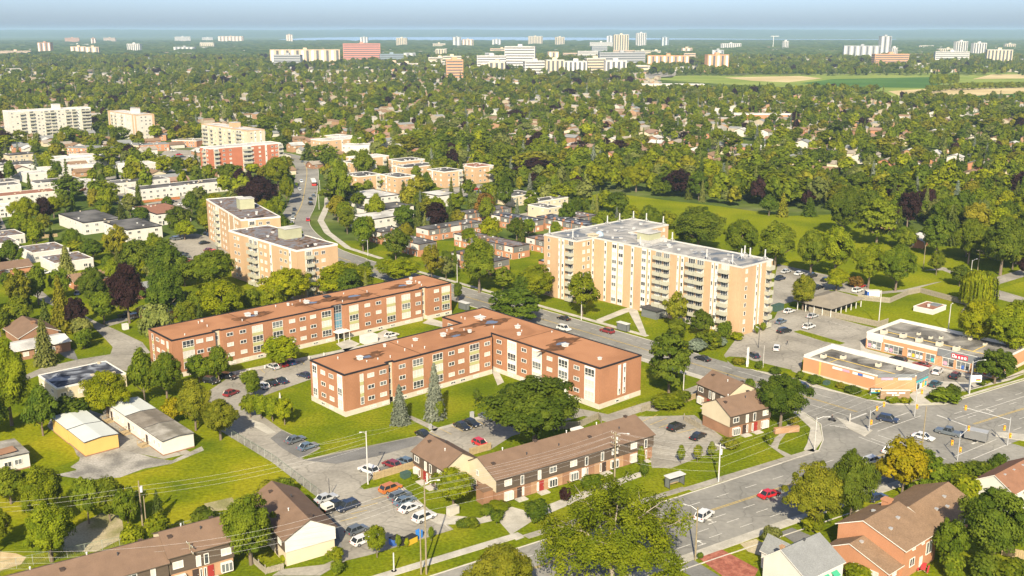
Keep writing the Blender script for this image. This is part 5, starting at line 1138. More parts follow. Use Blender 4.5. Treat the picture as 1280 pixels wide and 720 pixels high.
MB().box(-6, 6, -1.25, 1.25, .35, 1.35).build('body', shiny('bus_red', (.50, .04, .03), .35, 0, .4), bus); MB().box(-6, 6, -1.24, 1.24, 2.3, 3.1).build('upper_body', white_trim, bus); MB().box(-5.95, 5.95, -1.22, 1.22, 1.35, 2.3).build('window_band', carglass, bus)
for sx in (-3.8, 3.6):
    for sy in (-1, 1): link('wheel', CARS['pickup']['wheel'], bus, (sx, sy * 1.15, .36))
bk = thing('motorcyclist', 'dark motorcycle waiting beside the traffic island', 'motorcycle', (*P(1040, 527), .07), GR + R(95)); bk.name = 'motorcycle'
q = MB(); q.tube((.65, -.05, .32), (.65, .05, .32), .32, .32, 12).tube((-.65, -.06, .32), (-.65, .06, .32), .32, .32, 12); q.build('wheel', tyre, bk); MB().box(-.5, .45, -.14, .14, .4, .8).box(-.6, 0, -.12, .12, .8, .92).tube((.35, -.35, 1.05), (.35, .35, 1.05), .03).tube((.66, 0, .32), (.35, 0, 1.05), .05).build('body', metal_d, bk)

# ------------------------------------------------------------------ poles, lamps, signals, wires
def pole(label, px, py, ytop, m=woodp, r=.16, arms=0, lamp=None, box=False, name='utility_pole', group=None, armrot=0.0, lean=0.0):
    X, Y = P(px, py); h = top_z(ytop, Y); t = thing(name, label, 'pole', (X, Y, 0), GR + armrot, group)
    MB().tube((0, 0, 0), (lean * h, 0, h), r, r * .65, 8).build('shaft', m, t)
    for i in range(arms):
        z = h - .5 - i * 1.1
        MB().box(-.07, .07, -1.2, 1.2, z - .07, z + .07).build('crossarm', m, t)
        for y in (-1.1, -.6, .6, 1.1): MB().tube((0, y, z + .07), (0, y, z + .3), .05, .04, 6).build('insulator', metal_w, t)
    if lamp:
        l, a = lamp; e = Vector((math.cos(a) * l, math.sin(a) * l, 0)); zz = h * .97
        MB().tube((0, 0, zz - .3), (e.x * .5, e.y * .5, zz + .25), .045).tube((e.x * .5, e.y * .5, zz + .25), (e.x, e.y, zz + .3), .045).build('lamp_arm', metal_g, t)
        hd = MB().box(-.12, .35, -.14, .14, -.08, .06).build('lamp_head', metal_w, t, (e.x, e.y, zz + .3)); hd.rotation_euler.z = a
    if box: MB().tube((.35, 0, h - 2.3), (.35, 0, h - 1.2), .28, .28, 10).build('transformer', metal_w, t)
    t['tip'] = (X, Y, h); return t
conc_p = mat('pole_concrete', (.46, .44, .40), .8, .08)
pA = pole('tall wooden utility pole in front of the townhouse lawn', 533, 718, 600, woodp, .17, 0, (2.2, R(-30)))
pole('shorter wooden stub pole beside the tall utility pole', 526.5, 718, 661, woodp, .15)
pB = pole('wooden power pole with crossarms before the long townhouse row', 768, 604, 540, woodp, .2, 3, (2.4, R(-60)), True)
pC = pole('pale power pole with a transformer on the verge by the junction', 898, 603, 555, conc_p, .17, 1, None, True)
pole('grey lamp post on the grass corner of the junction', 1018, 563, 521, conc_p, .12, 0, (2.5, R(-45)), name='street_lamp')
pD = pole('white lamp post standing in the townhouse car park', 460, 606, 539, conc_p, .16, name='street_lamp', lamp=(1.0, R(160)))
pE = pole('wooden pole beside the brick paved drive', 869, 700, 634, woodp, .17, 0, (2.2, R(110)))
pF = pole('wooden pole with transformer at the school field', 178.5, 658, 601, woodp, .18, 0, None, True)
pole('shorter grey pole next to the transformer pole', 183.5, 663, 620, woodp, .13)
pG = pole('wooden pole in front of the stepped townhouse row', 241, 728, 678, woodp, .17, 2)
pole('white lamp post behind the shops by the sports fence', 1098, 407, 363, conc_p, .16, name='street_lamp', lamp=(.8, R(100)))
pole('pale lamp post on the sports ground behind the shop row', 1185, 415, 380, conc_p, .16, name='street_lamp', lamp=(.9, R(0)))
pole('lamp post with a curved arm in front of the shop row', 1211.6, 493, 451, conc_p, .14, 0, (3.2, R(-30)), name='street_lamp')
for px, py, yt, ar in ((1154, 336, 306, 0), (1169, 318, 293, 1), (1222, 338, 312, 1), (1183, 307, 288, 0)): pole('wooden pole standing on the park lawn', px, py, yt, woodp, .16, ar, group='wooden poles standing on the park lawn')
pole('grey street lamp beside the willow', 1213, 348, 325, conc_p, .12, 0, (2.5, R(-10)), name='street_lamp')
pole('white pole beside the street behind the brick flats', 571.6, 355, 330, conc_p, .15, name='street_lamp')
pole('lamp post at the curve of the street near the pale roofed block', 460, 320, 300, conc_p, .13, 0, (2, R(170)), name='street_lamp')
pH = pole('pale pole on the verge in front of the peach tower', 726.6, 400, 371, conc_p, .16, name='street_lamp')
pole('thin pale pole beside the big pine', 854, 493, 455, conc_p, .14, name='street_lamp', lamp=(1.2, R(-40)))
pole('dark lamp post in the tower forecourt', 948, 435, 410, metal_d, .1, name='street_lamp', lamp=(.8, R(90)))
pole('slim pole on the entrance lawn by the shops', 953.7, 460, 432, conc_p, .08, name='street_lamp')
pole('lamp post on the grass strip before the tower car park', 1010, 412, 389, metal_d, .1, name='street_lamp')
pole('tall wooden pole rising from the hedge at the junction', 1151, 574, 508, woodp, .18)
pole('dark lamp post at the end of the chain link fence', 412, 621, 598, metal_d, .09, name='street_lamp')
for px, py, yt in ((52, 284, 263), (95, 296, 281), (399, 262, 243), (36, 186, 170), (400, 240, 225), (93, 300, 286)): pole('distant pale pole on the west side', px, py, yt, conc_p, .14, group='distant pale poles on the west side')
tot = thing('sign_post', 'white sign post on the grass at the tower forecourt entrance', 'sign', (*P(934, 459), 0), GR); MB().box(-.35, .35, -.12, .12, 0, 5.6).build('post', white_trim, tot); MB().box(-.4, .4, -.16, .16, .8, 1.8).build('sign_face', POST[3], tot)
tl = thing('pylon_sign', 'white pylon sign with a yellow panel in front of the shop row', 'sign', (*P(1211.5, 491.5), 0), GR + R(-42)); MB().box(-.35, .05, -.15, .15, 0, 4.6).build('post', white_trim, tl); MB().box(-.3, 2.6, -.2, .2, 3.0, 4.7).build('sign_box', MATS['sign_white'], tl); MB().box(1.2, 2.4, -.24, -.2, 3.6, 3.9).build('sign_stripe', POST[1], tl); MB().box(1.2, 2.4, -.24, -.2, 3.2, 3.55).build('sign_stripe', POST[0], tl)
for px, py, lab in ((1195, 495, 'white marker post beside the shop hedge'), (492.5, 714, 'white pedestal on the lawn by the avenue'), (350, 498, 'grey utility pedestal on the flats lawn'), (1062, 528, 'white post on the traffic island')):
    o = thing('marker_post', lab, 'post', (*P(px, py), 0)); MB().tube((0, 0, 0), (0, 0, 3.4 if px == 492.5 else 1.5 if px == 350 else 2.2), .14 if px != 350 else .3, .11, 8).build('post', conc_p, o); MB().tube((0, 0, 0), (0, 0, .12), .55 if px == 492.5 else .25, .5 if px == 492.5 else .2, 10).build('footing', white_trim, o)

def wire(a, b, sag=.9, name='power_line', label='thin power line strung between the poles', off=(0, 0, 0), group='power lines'):
    a, b = Vector(a) + Vector(off), Vector(b) + Vector(off); q = MB(); n = 14; prev = None
    for i in range(n + 1):
        t = i / n; p = a.lerp(b, t); p.z -= sag * 4 * t * (1 - t)
        if prev is not None: q.tube(prev - a, p - a, .013, .013, 3, caps=False)
        prev = p
    o = q.build(name, mat('wire_pale', (.50, .49, .46), .6, 0), None, a); return tag(o, label, 'power line', group)
tp = lambda t: Vector(t['tip'])
BM = 'power line crossing the junction lawns between the crossarm pole and the transformer pole'
for dz in (0, -1.2, -2.4, -3.6, -5.5):
    for dy in ((-1, 1) if dz > -3 else (0,)):
        wire(tp(pB) + Vector((dy * .7, -dy * .7, dz)), tp(pC) + Vector((dy * .5, -dy * .5, dz - (.3 if dz else 0))), .8, label=BM, group='lines between the avenue poles')
        wire(tp(pA) + Vector((dy * .3, 0, dz)), tp(pB) + Vector((dy * .7, -dy * .7, dz)), .9, label='power line running above the long townhouse roof', group='lines above the long townhouse roof')
E_ = W(245, 103); eP = Vector((*E_, 12.0))
for dz in (0, -1.4, -3, -5): wire(tp(pC) + Vector((0, 0, dz)), eP + Vector((0, 0, dz)), .8, label='power line crossing above the junction', group='lines above the junction')
for dz in (0, -.9, -1.8): wire(tp(pF) + Vector((0, 0, dz - 1)), Vector((*P(460, 600), 9 + dz)), 1.2, label='power line crossing above the school field', group='lines above the school field'); wire(tp(pF) + Vector((0, 0, dz - 1)), Vector((*P(-60, 690), 9 + dz)), .8, label='power line leaving the school field past the leafy clump', group='lines beside the leafy clump')
for dz in (0, -1, -2, -3): wire(tp(pG) + Vector((0, 0, dz)), tp(pA) + Vector((0, 0, dz)), 1.4, label='power line crossing before the white gabled townhouse', group='lines before the white gable'); wire(tp(pG) + Vector((0, 0, dz)), Vector((*P(-20, 760), 10 + dz)), .8, label='power line above the stepped row roof', group='lines above the stepped row')
for dz in (0, -1): wire(tp(pD) + Vector((0, 0, dz)), Vector((*P(383, 566), 1.5)), .2, label='cable dropping from the car park lamp post', group='cables of the car park lamp post'); wire(tp(pD) + Vector((0, 0, dz)), Vector((*P(545, 530), 2.5)), .6, label='cable running from the car park lamp post to the lawn edge', group='cables over the lawn edge')

def signal(label, px, py, ytop, arm_to, heads):
    """traffic signal: mast, arm and yellow heads (positions along the arm, and on the mast)"""
    X, Y = P(px, py); h = top_z(ytop, Y); t = thing('traffic_signal', label, 'traffic light', (X, Y, .05))
    MB().tube((0, 0, 0), (0, 0, h), .11, .08, 8).build('mast', metal_g, t)
    a = Vector(arm_to)
    if a.length > .1: MB().tube((0, 0, h - .6), (a.x, a.y, h - .1), .06, .045, 6).build('arm', metal_w, t)
    for f, z in heads:
        p = Vector((a.x * f, a.y * f, z if z else h - .5 + .4 * f)) if f else Vector((.25, -.25, z))
        hd = MB().box(-.2, .2, -.17, .17, -.55, .55).build('signal_head', sigy, t, p)
        for k, m in enumerate((lampr, sigy, mat('signal_green', (.02, .10, .05), .4, 0))):
            MB().tube((0, -.17, .35 - k * .35), (0, -.24, .35 - k * .35), .12, .12, 8).build('lens', m, hd)
signal('traffic signal mast on the painted island with its arm over the cross street', 1086, 540, 513, (4.6, 4.2, 0), [(.45, 0), (.95, 0), (0, 2.4)])
signal('traffic signal mast at the shop corner of the junction', 1143, 521, 489, (1.2, -.2, 0), [(.9, 0), (0, 2.6)])
signal('traffic signal mast by the hedge with a long angled arm', 1196.6, 576, 542, (3.2, 3.2, 0), [(.95, 0), (0, 2.6), (-.9, 0)])
signal('traffic signal mast on the far concrete island with its arm over the avenue', 1259, 557, 522, (-7.5, 6.5, 0), [(.95, 0), (.1, 3.8), (0, 2.4)])

def shelter(label, px, py, rot):
    t = thing('bus_shelter', label, 'bus shelter', (*P(px, py), .12), GR + R(rot))
    for x in (-1.9, 1.9):
        for y in (-.7, .7): MB().box(x - .05, x + .05, y - .05, y + .05, 0, 2.3).build('post', metal_d, t)
    MB().box(-2.1, 2.1, -.9, .9, 2.3, 2.45).build('roof', mat('shelter_roof', (.50, .50, .47), .5, .05), t)
    MB().box(-1.85, 1.85, .68, .71, .15, 2.2).build('back_pane', glass_m, t); MB().box(-1.91, -1.88, -.6, .6, .15, 2.2).build('side_pane', glass_m, t); MB().box(1.88, 1.91, -.6, .6, .15, 2.2).build('side_pane', glass_m, t)
    MB().box(-1.2, 1.2, .25, .6, .4, .48).build('bench', woodf, t)
shelter('grey roofed bus shelter on the avenue verge', 843, 608, -10); shelter('glass bus shelter on the pavement in front of the peach tower', 779, 413.5, 90); shelter('bus shelter beside the end of the long brick block', 580, 387, 90)
# bins, boxes, garden things
def boxy(name, label, cat, px, py, w, d, h, m, rot=0, lid=None, lidm=None):
    t = thing(name, label, cat, (*P(px, py), .05), GR + R(rot)); MB().box(-w / 2, w / 2, -d / 2, d / 2, .06, h).build('body', m, t)
    MB().box(-w / 2 - .04, w / 2 + .04, -d / 2 - .04, d / 2 + .04, h, h + .08).build('lid', lidm or m, t)
    for x in (-w / 2 + .1, w / 2 - .1): MB().box(x - .07, x + .07, -d / 2 + .05, d / 2 - .05, 0, .06).build('foot', metal_d, t)
    return t
boxy('dumpster', 'yellow waste container in the bin bay by the avenue lawn', 'dumpster', 513, 679, 2.2, 1.4, 1.2, mat('bin_yellow', (.50, .32, .03), .6, .06), 5, lidm=POST[5]); boxy('dumpster', 'dark blue waste container in the bin bay', 'dumpster', 494, 680, 1.8, 1.3, 1.25, POST[2], 5, lidm=POST[5])
boxy('recycling_bin', 'bright blue recycling bin beside the yellow container', 'bin', 524, 672, .9, .9, 1.3, mat('bin_blue', (.04, .18, .5), .5, .04), 5); boxy('recycling_bin', 'black wheeled bin between the containers', 'bin', 503, 681, .9, .9, 1.2, POST[5], 5)
boxy('utility_box', 'pair sized beige utility cabinet on the townhouse path', 'utility box', 566, 643, 2.2, 1.2, 1.5, mat('cabinet', (.45, .42, .34), .7, .06), 0); boxy('utility_box', 'dark green transformer box on the grass island', 'utility box', 507, 597, 1.8, 1.4, 1.1, mat('cab_green', (.05, .09, .07), .6, .05))
boxy('enclosure', 'white waste enclosure between the brick blocks', 'enclosure', 461, 428, 4.6, 2.6, 2.2, white_wall); boxy('utility_box', 'white utility box on the corner lawn of the western street', 'utility box', 157, 412, 1.6, 1.4, 1.7, white_wall)
boxy('dumpster', 'dark green waste container behind the peach tower', 'dumpster', 971.6, 388, 4.5, 2.0, 1.9, mat('cab_green', (.05, .09, .07))); boxy('mail_box', 'small grey community mailbox by the lawn path', 'mailbox', 590, 523, .8, .6, 1.5, metal_g); boxy('mail_box', 'grey post cabinet at the junction of the lawn path', 'mailbox', 538, 537, .6, .5, 1.2, metal_g)
boxy('planter', 'concrete planter wall beside the townhouse corner path', 'planter', 983, 541, .8, 6.0, 1.3, brick_t, 62); boxy('bollard_box', 'dark green ground box on the shop verge', 'utility box', 1033, 481, 1.6, 1.2, .9, mat('cab_green', (.05, .09, .07)))
pt = thing('picnic_table', 'red topped picnic table beside the orange brick house', 'table', (*P(1154, 713), .03), GR + R(20))
MB().box(-1.3, 1.3, -.4, .4, .72, .78).build('table_top', POST[1], pt)
for y in (-.75, .75): MB().box(-1.3, 1.3, y - .14, y + .14, .42, .47).build('bench', POST[1], pt)
for x in (-.9, .9): MB().tube((x, -.8, 0), (x, .3, .72), .05, .05, 5).tube((x, .8, 0), (x, -.3, .72), .05, .05, 5).build('leg', woodf, pt)
boxy('play_structure', 'orange play structure on the distant playground', 'play structure', 168, 202, 4, 4, 4, mat('play_orange', (.5, .18, .05)))
for i in range(7): boxy('bollard', 'small white bollard light along the brick block parking kerb', 'bollard', 294 + i * 18.5, 469 - i * 4.0, .25, .25, .8, white_trim)['group'] = 'bollards along the brick block parking'

# ------------------------------------------------------------------ people
def person_mat(name, top, legs):
    m = bpy.data.materials.new(name); t, b, o = nodes(m); N, L = t.nodes.new, t.links.new; b.inputs['Roughness'].default_value = .8
    tc = N('ShaderNodeTexCoord'); sx = N('ShaderNodeSeparateXYZ'); L(tc.outputs['Object'], sx.inputs[0])
    cr = N('ShaderNodeValToRGB'); cr.color_ramp.interpolation = 'CONSTANT'; e = cr.color_ramp.elements
    dv = N('ShaderNodeMath'); dv.operation = 'DIVIDE'; dv.inputs[1].default_value = 2.0; L(sx.outputs['Z'], dv.inputs[0]); L(dv.outputs[0], cr.inputs[0])
    e[0].position = 0; e[0].color = (.03, .03, .03, 1); e[1].position = .05; e[1].color = (*legs, 1)
    for p, c in ((.46, top), (.745, (.42, .26, .18)), (.83, (.03, .02, .015))): x = e.new(p); x.color = (*c, 1)
    L(cr.outputs[0], b.inputs['Base Color']); return m
def person(label, px, py, rz, J, m, z=.06):
    """one skinned body: joints (name: position, radius, parent)"""
    t = thing('person', label, 'person', (*P(px, py), z), rz); names = list(J); me = bpy.data.meshes.new('body')
    me.from_pydata([J[n][0] for n in names], [(names.index(J[n][2]), i) for i, n in enumerate(names) if J[n][2]], []); me.materials.append(m); o = link('body', me, t)
    o.modifiers.new('skin', 'SKIN')
    if not me.skin_vertices: return t
    for i, n in enumerate(names): me.skin_vertices[0].data[i].radius = J[n][1]; me.skin_vertices[0].data[i].use_root = (i == 0)
    o.modifiers.new('smooth', 'SUBSURF').levels = 2; o.modifiers['smooth'].render_levels = 2; return t
def joints(walk=.0, sit=False):
    J = {'pelvis': ((0, 0, .95), (.15, .12), None), 'waist': ((0, .01, 1.10), (.13, .10), 'pelvis'), 'chest': ((0, 0, 1.32), (.17, .12), 'waist'), 'neck': ((0, .01, 1.50), (.055, .055), 'chest'), 'jaw': ((0, .03, 1.58), (.075, .085), 'neck'), 'head': ((0, .015, 1.68), (.08, .095), 'jaw')}
    for s, n in ((-1, 'l'), (1, 'r')):
        k = walk * s
        J.update({'hip' + n: ((s * .10, 0, .88), (.09, .09), 'pelvis'), 'knee' + n: ((s * .10, k * .22 + .04, .50), (.06, .06), 'hip' + n), 'ankle' + n: ((s * .10, k * .42, .09), (.04, .045), 'knee' + n), 'toe' + n: ((s * .11, k * .42 + .17, .04), (.04, .03), 'ankle' + n),
                  'shoulder' + n: ((s * .19, 0, 1.42), (.065, .065), 'chest'), 'elbow' + n: ((s * .25, -k * .14, 1.14), (.045, .045), 'shoulder' + n), 'wrist' + n: ((s * .25, -k * .28 + .08, .92), (.03, .03), 'elbow' + n), 'hand' + n: ((s * .25, -k * .3 + .11, .84), (.035, .022), 'wrist' + n)})
    if sit:
        for s, n in ((-1, 'l'), (1, 'r')):
            J['knee' + n] = ((s * .17, .42, .78), (.06, .06), 'hip' + n); J['ankle' + n] = ((s * .17, .22, .36), (.04, .045), 'knee' + n); J['toe' + n] = ((s * .17, .38, .32), (.04, .03), 'ankle' + n)
            J['elbow' + n] = ((s * .27, .24, 1.22), (.045, .045), 'shoulder' + n); J['wrist' + n] = ((s * .3, .46, 1.12), (.03, .03), 'elbow' + n); J['hand' + n] = ((s * .3, .53, 1.08), (.035, .025), 'wrist' + n)
    return J
person('person in dark clothes striding across the car park by the shops', 983.8, 432, R(-60), joints(.8), person_mat('dark_clothes', (.03, .03, .04), (.04, .045, .06)))
person('rider in dark clothes seated on the motorcycle by the island', 1040, 527, GR + R(95) - R(90), joints(0, True), person_mat('rider_clothes', (.04, .025, .025), (.03, .03, .035)), z=.07)

# ------------------------------------------------------------------ trees
def leafmat(name, attr):
    m = bpy.data.materials.new(name); m.use_nodes = True; t = m.node_tree; t.nodes.clear(); N, L = t.nodes.new, t.links.new
    o = N('ShaderNodeOutputMaterial'); d = N('ShaderNodeBsdfPrincipled'); tr = N('ShaderNodeBsdfTranslucent'); mx = N('ShaderNodeMixShader'); mx.inputs[0].default_value = .34
    d.inputs['Roughness'].default_value = .55; d.inputs['Specular IOR Level'].default_value = .04
    if attr: c = N('ShaderNodeAttribute'); c.attribute_type = 'INSTANCER'; c.attribute_name = attr; col = c.outputs['Color']
    else: c = N('ShaderNodeObjectInfo'); col = c.outputs['Color']
    a = N('ShaderNodeAttribute'); a.attribute_name = 'tint'
    h = N('ShaderNodeHueSaturation')
    mh = N('ShaderNodeMapRange'); mh.inputs[3].default_value = .482; mh.inputs[4].default_value = .515; L(a.outputs['Fac'], mh.inputs[0])
    mv = N('ShaderNodeMapRange'); mv.inputs[3].default_value = 1.35; mv.inputs[4].default_value = .65; L(a.outputs['Fac'], mv.inputs[0])
    L(mh.outputs[0], h.inputs['Hue']); L(mv.outputs[0], h.inputs['Value']); L(col, h.inputs['Color'])
    L(h.outputs[0], d.inputs['Base Color']); L(h.outputs[0], tr.inputs['Color'])
    L(d.outputs[0], mx.inputs[1]); L(tr.outputs[0], mx.inputs[2]); L(mx.outputs[0], o.inputs['Surface']); return m
leaf_o, leaf_i = leafmat('foliage', None), leafmat('foliage_mass', 'icol')
bark = mat('bark', (.16, .125, .09), .95, .2, scale=2); bark_p = mat('bark_pale', (.30, .26, .20), .95, .2, scale=2)
def quads_mesh(name, c, n, s, tint, m, asp=1.0, axis=None, r=None):
    """leaf faces: centres c, normals n, sizes s"""
    r = r or rng; k = len(c); n = n / (np.linalg.norm(n, axis=1, keepdims=True) + 1e-9)
    a = r.normal(size=(k, 3)) if axis is None else axis
    t = np.cross(n, a); t /= (np.linalg.norm(t, axis=1, keepdims=True) + 1e-9); b = np.cross(n, t)
    t = t * s[:, None] * .5; b = b * s[:, None] * .5 * asp
    v = np.stack([c - t - b * .35, c - b * 1.0 + t * .2, c + t + b * .35, c + b * 1.0 - t * .2], 1).reshape(-1, 3)
    me = bpy.data.meshes.new(name); me.vertices.add(4 * k); me.vertices.foreach_set('co', v.ravel())
    me.loops.add(4 * k); me.loops.foreach_set('vertex_index', np.arange(4 * k)); me.polygons.add(k)
    me.polygons.foreach_set('loop_start', np.arange(0, 4 * k, 4)); me.polygons.foreach_set('loop_total', np.full(k, 4))
    at = me.attributes.new('tint', 'FLOAT', 'FACE'); at.data.foreach_set('value', tint.astype(np.float32))
    me.materials.append(m); me.update(); me.validate(); return me
def sph(k, r): d = r.normal(size=(k, 3)); return d / np.linalg.norm(d, axis=1, keepdims=True)
def broad(seed, ncl, nlf, ls, zc=.59, rz=.41, rx=.5, rc=(.10, .17), flat=1.0, m=None, spread=.5, shape=1.0, name='crown'):
    r = np.random.default_rng(seed); d = sph(ncl, r); f = r.uniform(.35, 1, ncl) ** spread
    rcs = r.uniform(*rc, ncl); ph = np.arctan2(d[:, 1], d[:, 0]); lob = .92 + (.16 * np.sin(2 * ph + seed) + .15 * np.sin(3 * ph + 2.3 * seed) + .08 * np.sin(5 * ph + seed * 1.7)) * (1 - .6 * np.abs(d[:, 2])) + .12 * np.sin(4 * d[:, 2] + seed * 3)
    c = np.stack([d[:, 0] * (rx - rcs * .9) * f * lob, d[:, 1] * (rx - rcs * .9) * f * lob, zc + d[:, 2] * (rz - rcs * .8) * f], 1)
    taper = 1 - np.clip((c[:, 2] - zc) / rz, 0, 1) * (1 - shape); c[:, :2] *= taper[:, None]
    ct = r.uniform(0, 1, ncl); i = np.repeat(np.arange(ncl), nlf); k = len(i); e = sph(k, r)
    e[:, 2] = np.where(e[:, 2] < -.35, -e[:, 2], e[:, 2])
    p = c[i] + e * (rcs[i] * r.uniform(.62, 1.12, k))[:, None] * np.array([1, 1, flat])
    outw = c[i] - np.array([0, 0, zc - .1]); outw /= (np.linalg.norm(outw, axis=1, keepdims=True) + 1e-9)
    n = e * .75 + outw * .35 + sph(k, r) * .55 + np.array([0, 0, .25])
    return quads_mesh(name, p, n, ls * r.uniform(.65, 1.35, k), np.clip(ct[i] * .75 + r.uniform(0, .25, k), 0, 1), m or leaf_o, r=r)
def trunk(seed, r0=.028, top=.62, limbs=6, m=None, spread=.33, fork=.2):
    r = random.Random(seed); b = MB(); b.tube((0, 0, 0), (.01, .005, fork + .05), r0, r0 * .75, 8); b.tube((.01, .005, fork), (0, 0, top), r0 * .75, r0 * .3, 6)
    for i in range(limbs):
        a = 6.283 * (i + r.random() * .6) / limbs; z = fork + r.uniform(0, .18); l = spread * r.uniform(.7, 1.1)
        q = (math.cos(a) * l, math.sin(a) * l, z + l * r.uniform(.5, .9)); mid_ = (q[0] * .5, q[1] * .5, z + (q[2] - z) * .42)
        b.tube((0, 0, z), mid_, r0 * .5, r0 * .34, 5, caps=False); b.tube(mid_, q, r0 * .34, r0 * .1, 5, caps=False)
    return b.mesh('trunk', m or bark)
def conifer(seed, tiers=20, nb=12, per=7, m=None, ls=.066, name='crown', fat=1.0):
    r = np.random.default_rng(seed); C, Nn, S_, T, A = [], [], [], [], []
    for k in range(tiers):
        t = .05 + .93 * (k / tiers); R0 = .5 * (1 - t) ** .72 * fat * r.uniform(.85, 1.08); nbk = max(5, int(nb * (1 - t * .55)))
        for j in range(nbk):
            a = 6.283 * (j + r.uniform(-.3, .3)) / nbk + k * .7; RR = R0 * r.uniform(.75, 1.1); tt = r.uniform(0, 1)
            for q in range(per):
                f = (q + .6) / per; rad = RR * f
                C.append((math.cos(a) * rad + r.normal() * .012, math.sin(a) * rad + r.normal() * .012, t + .02 - .20 * RR * f ** 1.4 + r.normal() * .006))
                Nn.append((math.cos(a) * .5 + r.normal() * .35, math.sin(a) * .5 + r.normal() * .35, .75)); S_.append(ls * (1.25 - .55 * f) * (.55 + .75 * (1 - t))); T.append(tt * .7 + r.uniform(0, .3))
                A.append((-math.sin(a), math.cos(a), 0))
    return quads_mesh(name, np.array(C), np.array(Nn), np.array(S_) * 1.5, np.array(T), m or leaf_o, 1.25, np.array(A), r)
def willow(seed, ns=420):
    r = np.random.default_rng(seed); C, Nn, S_, T = [], [], [], []
    for k in range(ns):
        a = r.uniform(0, 6.283); rad = .5 * math.sqrt(r.uniform(.02, 1)); z0 = .62 + .36 * math.sqrt(max(0, 1 - (rad / .5) ** 2)) * r.uniform(.8, 1); z1 = r.uniform(.08, .3) + .25 * (1 - rad / .5); tt = r.uniform(0, 1)
        n = int((z0 - z1) / .05)
        for q in range(n): C.append((math.cos(a) * rad * (1 + .05 * q / n) + r.normal() * .006, math.sin(a) * rad * (1 + .05 * q / n) + r.normal() * .006, z0 - (z0 - z1) * q / n)); Nn.append((math.cos(a) + r.normal() * .4, math.sin(a) + r.normal() * .4, .25)); S_.append(.045); T.append(tt)
    k = len(C); return quads_mesh('crown', np.array(C), np.array(Nn), np.array(S_), np.array(T), leaf_o, 1.9, np.tile([0, 0, 1.0], (k, 1)) @ np.array([[1, 0, 0], [0, 1, 0], [0, 0, 1]]) + r.normal(size=(k, 3)) * .05, r)
def wispy(seed):
    """wide open crown on pale limbs with hanging sprays"""
    r = random.Random(seed); g = np.random.default_rng(seed); b = MB(); b.tube((0, 0, 0), (.01, 0, .22), .022, .017, 8); C, Nn, S_, T = [], [], [], []
    for i in range(15):
        a = 6.283 * (i + r.random() * .5) / 15; z = .2 + .12 * r.random(); l = r.uniform(.28, .47); zt = r.uniform(.55, .98) - l * .42; p0 = Vector((0, 0, z)); p2 = Vector((math.cos(a) * l, math.sin(a) * l, zt)); p1 = p0.lerp(p2, .5) + Vector((0, 0, .10))
        b.tube(p0, p1, .008, .0055, 5, caps=False); b.tube(p1, p2, .0055, .002, 5, caps=False)
        for j in range(9):
            f = .3 + .7 * (j + 1) / 9; base = (p0.lerp(p1, f * 2) if f < .5 else p1.lerp(p2, f * 2 - 1)); aa = a + r.uniform(-1.6, 1.6); sl = r.uniform(.04, .15)
            q = base + Vector((math.cos(aa) * sl, math.sin(aa) * sl, r.uniform(-.01, .09))); b.tube(base, q, .0022, .0009, 4, caps=False); tt = r.random(); nl = 150
            e = sph(nl, g); rr = g.uniform(.3, 1.1, nl)
            for k in range(nl):
                dr = g.uniform(0, 1) ** 2 * .10; C.append((q.x + e[k, 0] * .062 * rr[k], q.y + e[k, 1] * .062 * rr[k], min(.99, q.z + e[k, 2] * .04 * rr[k] - dr))); Nn.append((e[k, 0] * .6 + math.cos(a) * .4 + g.normal() * .4, e[k, 1] * .6 + math.sin(a) * .4 + g.normal() * .4, .55)); S_.append(.0110 * g.uniform(.7, 1.4)); T.append(min(1, tt * .7 + g.uniform(0, .3)))
    for i in range(165):
        a = g.uniform(0, 6.283); rad = .47 * math.sqrt(g.uniform(0, 1)); lo = .86 + .16 * math.sin(3 * a + 1) ; z0 = (.95 - .52 * (rad / .46) ** 2) * lo + g.normal() * .035; tt = g.uniform(0, 1)
        if g.uniform() < .10: continue
        e = sph(150, g)
        for k in range(150):
            q = g.uniform(.2, 1.1); dr = g.uniform(0, 1) ** 2 * .11
            C.append((math.cos(a) * rad + e[k, 0] * .058 * q, math.sin(a) * rad + e[k, 1] * .058 * q, min(.99, z0 + e[k, 2] * .035 * q - dr))); Nn.append((e[k, 0] * .6 + math.cos(a) * .3 + g.normal() * .4, e[k, 1] * .6 + math.sin(a) * .3 + g.normal() * .4, .6)); S_.append(.0110 * g.uniform(.7, 1.4)); T.append(min(1, tt * .7 + g.uniform(0, .3)))
    return quads_mesh('crown', np.array(C), np.array(Nn), np.array(S_), np.array(T), leaf_o, 1.5, None, g), b.mesh('trunk', bark_p)

PR = {}
PR['b'] = [(broad(s, 66, 115, .047, shape=sh, rz=.42, spread=.5, rc=(.06, .16)), trunk(s)) for s, sh in ((1, 1), (2, .8), (3, .65), (4, .9), (5, .75))]
PR['B'] = [(broad(s, 135, 230, .0255, shape=sh, rc=(.045, .13), spread=.5), trunk(s, .032, .7, 9)) for s, sh in ((11, .95), (12, .75), (13, .85))]
PR['l'] = [(broad(s, 80, 95, .040, shape=.8, rc=(.06, .12), spread=.55), trunk(s, .022, .75, 7)) for s in (21, 22)]
PR['s'] = [(broad(s, 34, 80, .085, zc=.48, rz=.5, rc=(.14, .22)), trunk(s, .03, .5, 4, fork=.1)) for s in (31, 32)]
PR['c'] = [(conifer(s, nb=n), trunk(s, .022, .93, 0)) for s, n in ((41, 12), (42, 10), (43, 13))]
PR['C'] = [(conifer(s, 30, 20, 10, ls=.05), trunk(s, .022, .93, 0)) for s in (44, 45)]
